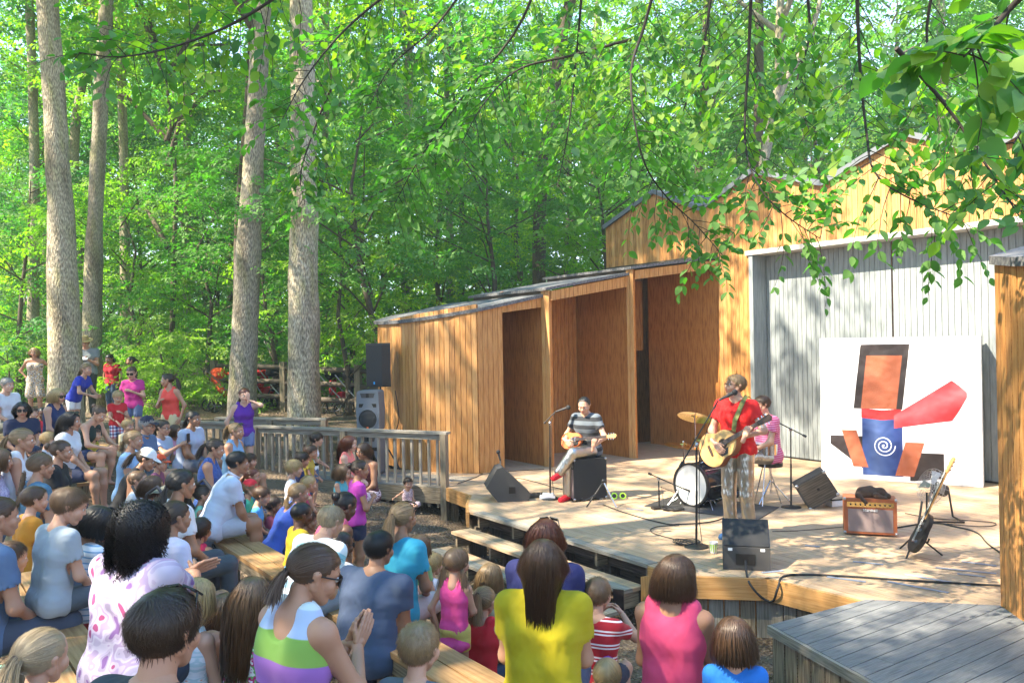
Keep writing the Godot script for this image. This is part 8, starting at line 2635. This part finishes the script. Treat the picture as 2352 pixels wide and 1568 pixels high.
		{"x": -1.328, "y": 0.683, "z": -4.006, "d": 4.1, "yaw": 162.4, "sc": 0.76, "hs": 0.88, "pose": "sit", "sex": "w", "seat": 0.294, "lean": 8, "top": ["scoop", "f:0.035:#e8e8e8,#c02068,#70b060,#f0f0f0,#d03078"], "bottom": ["skirt", "f:0.035:#e8e8e8,#c02068,#70b060,#f0f0f0,#d03078"], "hair": ["long", "lbrown", 1.04], "skin": 1, "dress": 1, "label": "girl with long curly light brown hair in pink and green flowered halter dress"},
		{"x": -0.901, "y": 0.76, "z": -3.175, "d": 3.3, "yaw": 140.2, "sc": 1, "hs": 1, "pose": "sit", "sex": "w", "seat": 0.413, "lean": 8, "hyaw": -22, "hpitch": 20, "arms": ["clap", "clap"], "top": ["tank", "s:0.6:#d0dada,#d0dada,#d0dada,#d0dada,#3c3234,#3c3234,#9c68b8,#9c68b8,#84ac4c,#84ac4c,#b0c0da,#b0c0da"], "bottom": ["short", "#405070"], "hair": ["tied+", "brown"], "extras": ["shades"], "skin": 1, "label": "woman in broad striped tank top and dark glasses clapping in the foreground", "grip": ["flat", "flat"]},
		{"x": -1.002, "y": 0.447, "z": -5.386, "d": 5.5, "yaw": 149.3, "sc": 1, "hs": 1, "pose": "sit", "sex": "m", "seat": 0.263, "lean": 14, "w": 1.32, "top": ["tee", "#46536c"], "bottom": ["long", "#1c2440"], "hair": ["short+", "black", 1.02], "skin": 2, "label": "broad person with short black hair in slate blue T-shirt seen from behind"},
		{"x": -1.657, "y": 0.423, "z": -6.008, "d": 6.3, "yaw": 140.9, "sc": 1, "hs": 1, "pose": "sit", "sex": "m", "seat": 0.409, "lean": 34, "w": 1.2, "hpitch": 20, "top": ["tee", "s:0.5:#eef0f2,#eef0f2,#eef0f2,#9cc4d8,#eef0f2,#58b4d4,#e4f0f0,#38a8d0,#e8eef0,#9cd0dc"], "bottom": ["shorts", "#8890a0"], "hair": ["wavy", "sand"], "skin": 0, "label": "grey blond man in white shirt with turquoise stripes bending down"},
		{"x": -1.982, "y": 0.315, "z": -7.378, "d": 7.4, "yaw": 128.7, "sc": 0.68, "hs": 0.88, "pose": "sit", "sex": "m", "seat": 0.451, "lean": 8, "top": ["tee", "#c8a820"], "bottom": ["shorts", "#303848"], "hair": ["buzz", "black", 1.05], "skin": 3, "label": "boy with cropped black hair and a yellow collar"},
		{"x": -2.625, "y": 0.291, "z": -8.814, "d": 9, "yaw": 125.4, "sc": 1, "hs": 1, "pose": "sit", "sex": "w", "seat": 0.247, "lean": 30, "arms": [Vector3(-0.1, 0.3, 0.3), Vector3(0.3, 0.4, 0.35)], "top": ["tank", "#4a68c8"], "bottom": ["long", "#283458"], "hair": ["tied", "dblond"], "skin": 1, "label": "woman in cornflower blue racer tank leaning left with her arm round a boy"},
		{"x": -1.662, "y": 0.328, "z": -6.887, "d": 7.1, "yaw": 134.9, "sc": 1, "hs": 1, "pose": "sit", "sex": "w", "seat": 0.413, "lean": 22, "hpitch": 24, "top": ["tank", "#c85878"], "bottom": ["shorts", "#505868"], "hair": ["bun", "black"], "skin": 3, "label": "woman with black hair in a bun bowing her head in front of the magenta girl"},
		{"x": -1.436, "y": 0.349, "z": -6.481, "d": 6.5, "yaw": 139.6, "sc": 0.76, "hs": 0.88, "pose": "sit", "sex": "m", "seat": 0.296, "lean": 8, "top": ["tee", "#ced1d8"], "bottom": ["shorts", "#404850"], "hair": ["buzz", "black", 1.03], "extras": ["shades"], "skin": 3, "label": "boy with cropped hair, sunglasses and white shirt beside the slate T-shirt"},
		{"x": -0.885, "y": 0.359, "z": -5.99, "d": 6.1, "yaw": 147.2, "sc": 1, "hs": 1, "pose": "sit", "sex": "w", "seat": 0.428, "lean": 8, "top": ["tee", "#2c96b4"], "bottom": ["shorts", "#b8a8a8"], "hair": ["pony", "dblond"], "extras": ["shades_up"], "skin": 2, "label": "woman in turquoise T-shirt with a long blonde ponytail facing the stage steps"},
		{"x": -0.865, "y": 0.238, "z": -6.993, "d": 7.1, "yaw": 140.8, "sc": 0.66, "hs": 0.88, "pose": "sit", "sex": "w", "seat": 0.317, "lean": 8, "top": ["tee", "#8cb078"], "bottom": ["shorts", "#808890"], "hair": ["half", "lbrown", 1.04], "skin": 0, "label": "girl with straight light brown hair in pale green in front of the turquoise shirt"},
		{"x": -0.795, "y": 0.186, "z": -7.386, "d": 7.4, "yaw": 138.3, "sc": 0.55, "hs": 0.84, "pose": "sit", "sex": "w", "seat": 0.193, "lean": 8, "top": ["tee", "#8090b0"], "bottom": ["shorts", "#7080a0"], "hair": ["mop", "blond", 1.04], "skin": 0, "label": "toddler with wispy blond hair beside the girl with braids"},
		{"x": -0.423, "y": 0.331, "z": -5.583, "d": 5.6, "yaw": 153.3, "sc": 0.594, "hs": 0.88, "pose": "stand", "sex": "w", "lean": 3, "arms": ["lap", "hang"], "top": ["sless", "#dc4890", 0.17], "bottom": ["short", "#e0d070"], "hair": ["pigtails", "lbrown", 1.04], "skin": 0, "label": "little girl in bright pink ruffled dress with two thin braids"},
		{"x": -0.267, "y": 0.339, "z": -5.794, "d": 5.9, "yaw": 153.8, "sc": 0.74, "hs": 0.88, "pose": "sit", "sex": "w", "seat": 0.063, "lean": 8, "top": ["sless", "#d02030"], "bottom": ["shorts", "#404a60"], "hair": ["pony_high", "dblond", 1.04], "skin": 0, "label": "girl with a high blond ponytail and red sleeveless top left of the yellow shirt"},
		{"x": -0.426, "y": 0.726, "z": -3.265, "d": 3.3, "yaw": 160.9, "sc": 0.74, "hs": 0.88, "pose": "sit", "sex": "m", "seat": 0.274, "lean": 8, "top": ["tee", "#5c6874"], "bottom": ["shorts", "#505860"], "hair": ["crew+", "dblond", 1.05], "skin": 0, "label": "boy with crew cut brown blond hair at the bottom centre"},
		{"x": -1.726, "y": 0.155, "z": -8.974, "d": 9, "yaw": 113.8, "sc": 0.81, "hs": 0.88, "pose": "stand", "sex": "w", "lean": 3, "arms": ["chest", "hang"], "top": ["cap", "#b038a0"], "bottom": ["short", "#1e2644"], "hair": ["bun", "dbrown", 1.02], "skin": 2, "label": "standing girl in magenta frilled shirt and navy shorts with dark bun"},
		{"x": 0.122, "y": 0.579, "z": -4.065, "d": 4.2, "yaw": 170.9, "sc": 1, "hs": 1, "pose": "sit", "sex": "w", "seat": 0.37, "lean": 8, "w": 1.1, "arms": ["lap", "lap"], "top": ["tee", "#aa9a00"], "bottom": ["long", "#404a60"], "hair": ["half+", "brown"], "skin": 1, "label": "woman in bright yellow T-shirt with long dark brown hair, seen from behind"},
		{"x": 0.152, "y": 0.422, "z": -5.005, "d": 5.1, "yaw": 160.7, "sc": 1, "hs": 1, "pose": "sit", "sex": "w", "seat": 0.43, "lean": 8, "w": 1.15, "top": ["tee", "#26285c"], "bottom": ["long", "#404a60"], "hair": ["long", "red"], "extras": ["shades_up"], "skin": 0, "label": "red haired woman in navy shirt with sunglasses on her head, beyond the yellow shirt"},
		{"x": -0.243, "y": 0.248, "z": -6.48, "d": 6.5, "yaw": 150.4, "sc": 0.68, "hs": 0.88, "pose": "sit", "sex": "w", "seat": 0.174, "lean": 8, "top": ["tee", "#a8a088"], "bottom": ["shorts", "#606878"], "hair": ["bob", "dblond", 1.05], "skin": 0, "label": "girl with straight sandy blond hair left of the navy shirt"},
		{"x": 0.461, "y": 0.414, "z": -4.964, "d": 5, "yaw": 155.7, "sc": 0.76, "hs": 0.88, "pose": "sit", "sex": "m", "seat": 0.26, "lean": 8, "arms": ["phone", "phone"], "top": ["tee", "s:0.1:#a81424,#a81424,#a81424,#a81424,#a81424,#e8d8dc,#a81424,#e8d8dc"], "bottom": ["shorts", "#303848"], "hair": ["crew", "lbrown", 1.05], "extras": ["phone:0"], "skin": 0, "label": "boy in red T-shirt with thin white stripes filming with a small camera"},
		{"x": 0.805, "y": 0.5, "z": -4.356, "d": 4.4, "yaw": 150.4, "sc": 1, "hs": 1, "pose": "sit", "sex": "w", "seat": 0.287, "lean": 8, "hyaw": -25, "arms": ["lap", "lap"], "top": ["sless", "#cc4068"], "bottom": ["shorts", "#404a60"], "hair": ["bob+", "brown"], "skin": 2, "label": "woman with brown bob in raspberry pink tank top looking right"},
		{"x": 1.077, "y": 0.539, "z": -4.078, "d": 4.2, "yaw": 170.9, "sc": 0.7, "hs": 0.88, "pose": "sit", "sex": "w", "seat": 0.212, "lean": 8, "top": ["tee", "#1e70c4"], "bottom": ["shorts", "#404a60"], "hair": ["bob", "brown", 1.05], "skin": 0, "label": "child with smooth brown bob and bright blue T-shirt at lower right"},
		{"x": 0.502, "y": 0.383, "z": -4.726, "d": 4.8, "yaw": 164.6, "sc": 0.55, "hs": 0.86, "pose": "sit", "sex": "w", "seat": 0.03, "lean": 8, "top": ["tee", "#d0b0c0"], "bottom": ["shorts", "#808890"], "hair": ["pigtails", "blond", 1.05], "extras": ["band:#7848b0"], "skin": 0, "label": "blond toddler with a purple hair tie at the bottom edge"},
		{"x": -3.065, "y": 0.356, "z": -12.647, "d": 12.7, "yaw": 100, "sc": 0.628, "hs": 0.88, "pose": "stand", "sex": "m", "lean": 3, "top": ["tee", "s:0.5:#e8ecf0,#e8ecf0,#1c1c22,#e8ecf0,#48a070,#e8ecf0,#e8ecf0"], "bottom": ["shorts", "#506888"], "hair": ["mop", "dbrown", 1.03], "skin": 0, "label": "dark haired boy in white polo with green and black stripes behind the balusters"},
		{"x": -2.998, "y": 0.319, "z": -12.025, "d": 12, "yaw": 85, "sc": 0.574, "hs": 0.88, "pose": "stand", "sex": "w", "lean": 3, "top": ["tee", "#c0a840"], "bottom": ["shorts", "#506888"], "hair": ["wavy", "brown", 1.05], "skin": 1, "label": "curly haired child in mustard yellow T-shirt next to the striped polo"},
		{"x": -2.927, "y": 0.287, "z": -11.166, "d": 11.2, "yaw": 120, "sc": 0.602, "hs": 0.88, "pose": "stand", "sex": "m", "lean": 3, "hpitch": 15, "top": ["tee", "#28305c"], "bottom": ["shorts", "#404858"], "hair": ["short", "dbrown", 1.03], "skin": 1, "label": "boy with dark brown hair and navy shirt behind the blond boy in white"},
		{"x": -2.676, "y": 0.256, "z": -9.864, "d": 9.9, "yaw": 105, "sc": 0.671, "hs": 0.88, "pose": "stand", "sex": "m", "lean": 3, "top": ["tee", "#ced1d8"], "bottom": ["shorts", "#8890a0"], "hair": ["mop", "blond", 1.04], "skin": 0, "label": "standing blond boy in white T-shirt in front of the railing"},
		{"x": -2.503, "y": 0.231, "z": -9.888, "d": 9.9, "yaw": 130, "sc": 0.554, "hs": 0.88, "pose": "stand", "sex": "w", "lean": 3, "top": ["sless", "#d04868", 0.1], "bottom": ["skirt", "#d04868"], "hair": ["tied", "blond", 1.04], "skin": 0, "label": "little blond girl in pinkish red dress with back turned"},
		{"x": -2.231, "y": 0.232, "z": -10.987, "d": 11, "yaw": 80, "sc": 0.792, "hs": 0.88, "pose": "stand", "sex": "w", "lean": 3, "top": ["sless", "#e88078"], "bottom": ["skirt", "#e07870"], "hair": ["half", "red", 1.04], "skin": 4, "label": "reddish blond girl in salmon top in front of the railing"},
		{"x": -2.114, "y": 0.191, "z": -11.975, "d": 11.9, "yaw": -30, "sc": 1, "hs": 1, "pose": "sit", "sex": "w", "seat": 0.362, "lean": 8, "top": ["halter", "#4a2028"], "bottom": ["skirt", "f:0.06:#582838,#e0d0d4,#603040"], "hair": ["half", "brown"], "skin": 2, "label": "smiling woman with brown hair and dark halter facing away from the stage"},
		{"x": -2.238, "y": 0.18, "z": -10.591, "d": 10.6, "yaw": 70, "sc": 0.616, "hs": 0.88, "pose": "stand", "sex": "w", "lean": 3, "hpitch": 10, "top": ["sless", "#58b0c4"], "bottom": ["shorts", "#8098a8"], "hair": ["bob", "lbrown", 1.05], "skin": 0, "label": "little brown haired girl with fringe in turquoise blue top"},
		{"x": -1.697, "y": 0.199, "z": -13.022, "d": 13, "yaw": 25, "sc": 0.5, "hs": 0.76, "pose": "sit", "sex": "w", "seat": 0.031, "lean": 8, "arms": ["out", "lap"], "top": ["sless", "f:0.07:#602848,#e8d8dc,#703050", 0.1], "bottom": ["skirt", "f:0.07:#602848,#e8d8dc,#703050"], "hair": ["short", "dbrown", 1.05], "skin": 0, "label": "baby in maroon flowered dress sitting on the bark below the railing end"},
		{"x": -4.882, "y": 0.701, "z": -7.618, "d": 7.7, "yaw": 113.6, "sc": 1, "hs": 1, "pose": "sit", "sex": "w", "seat": 0.353, "lean": 8, "top": ["tee", "f:0.06:#a8a0c8,#c8c4dc,#8880b0"], "bottom": ["shorts", "#505868"], "hair": ["bob", "lbrown"], "skin": 1, "label": "woman in lavender print top cut off by the left edge in the fourth row"},
		{"x": -2.909, "y": 0.295, "z": -9.688, "d": 9.7, "yaw": 101.1, "sc": 0.6, "hs": 0.88, "pose": "sit", "sex": "w", "seat": 0.174, "lean": 8, "top": ["tee", "#c05868"], "bottom": ["shorts", "#505868"], "hair": ["wavy", "dbrown", 1.04], "skin": 2, "label": "small dark haired child in front of the boy in bright blue"},
		{"x": -2.27, "y": 0.248, "z": -8.716, "d": 8.7, "yaw": 114, "sc": 0.66, "hs": 0.88, "pose": "sit", "sex": "m", "seat": 0.197, "lean": 8, "top": ["tee", "#e06a50"], "bottom": ["shorts", "#505868"], "hair": ["short", "brown", 1.03], "skin": 2, "label": "child in a coral shirt tucked behind the grey blond man"},
		{"x": -3.01, "y": 0.741, "z": -4.616, "d": 4.7, "yaw": 139.7, "sc": 1, "hs": 1, "pose": "sit", "sex": "w", "seat": 0.378, "lean": 8, "top": ["tee", "#587090"], "bottom": ["long", "#404858"], "hair": ["tied", "brown"], "skin": 1, "label": "woman with brown hair in grey blue top low at the left edge"},
		{"x": -3.292, "y": 0.706, "z": -5.229, "d": 5.3, "yaw": 135.1, "sc": 0.7, "hs": 0.88, "pose": "sit", "sex": "m", "seat": 0.233, "lean": 8, "top": ["tee", "#2c8488"], "bottom": ["shorts", "#505868"], "hair": ["short", "brown", 1.03], "skin": 1, "label": "brown haired child in teal between the mustard shirt and the left edge"},
		{"x": -3.272, "y": 0.398, "z": -8.461, "d": 8.5, "yaw": 112.3, "sc": 0.68, "hs": 0.88, "pose": "sit", "sex": "w", "seat": 0.366, "lean": 8, "top": ["sless", "#7cc0a8"], "bottom": ["shorts", "#707888"], "hair": ["pony", "dbrown", 1.04], "skin": 1, "label": "girl in mint top in front of the woman with black gathered hair"},
	]
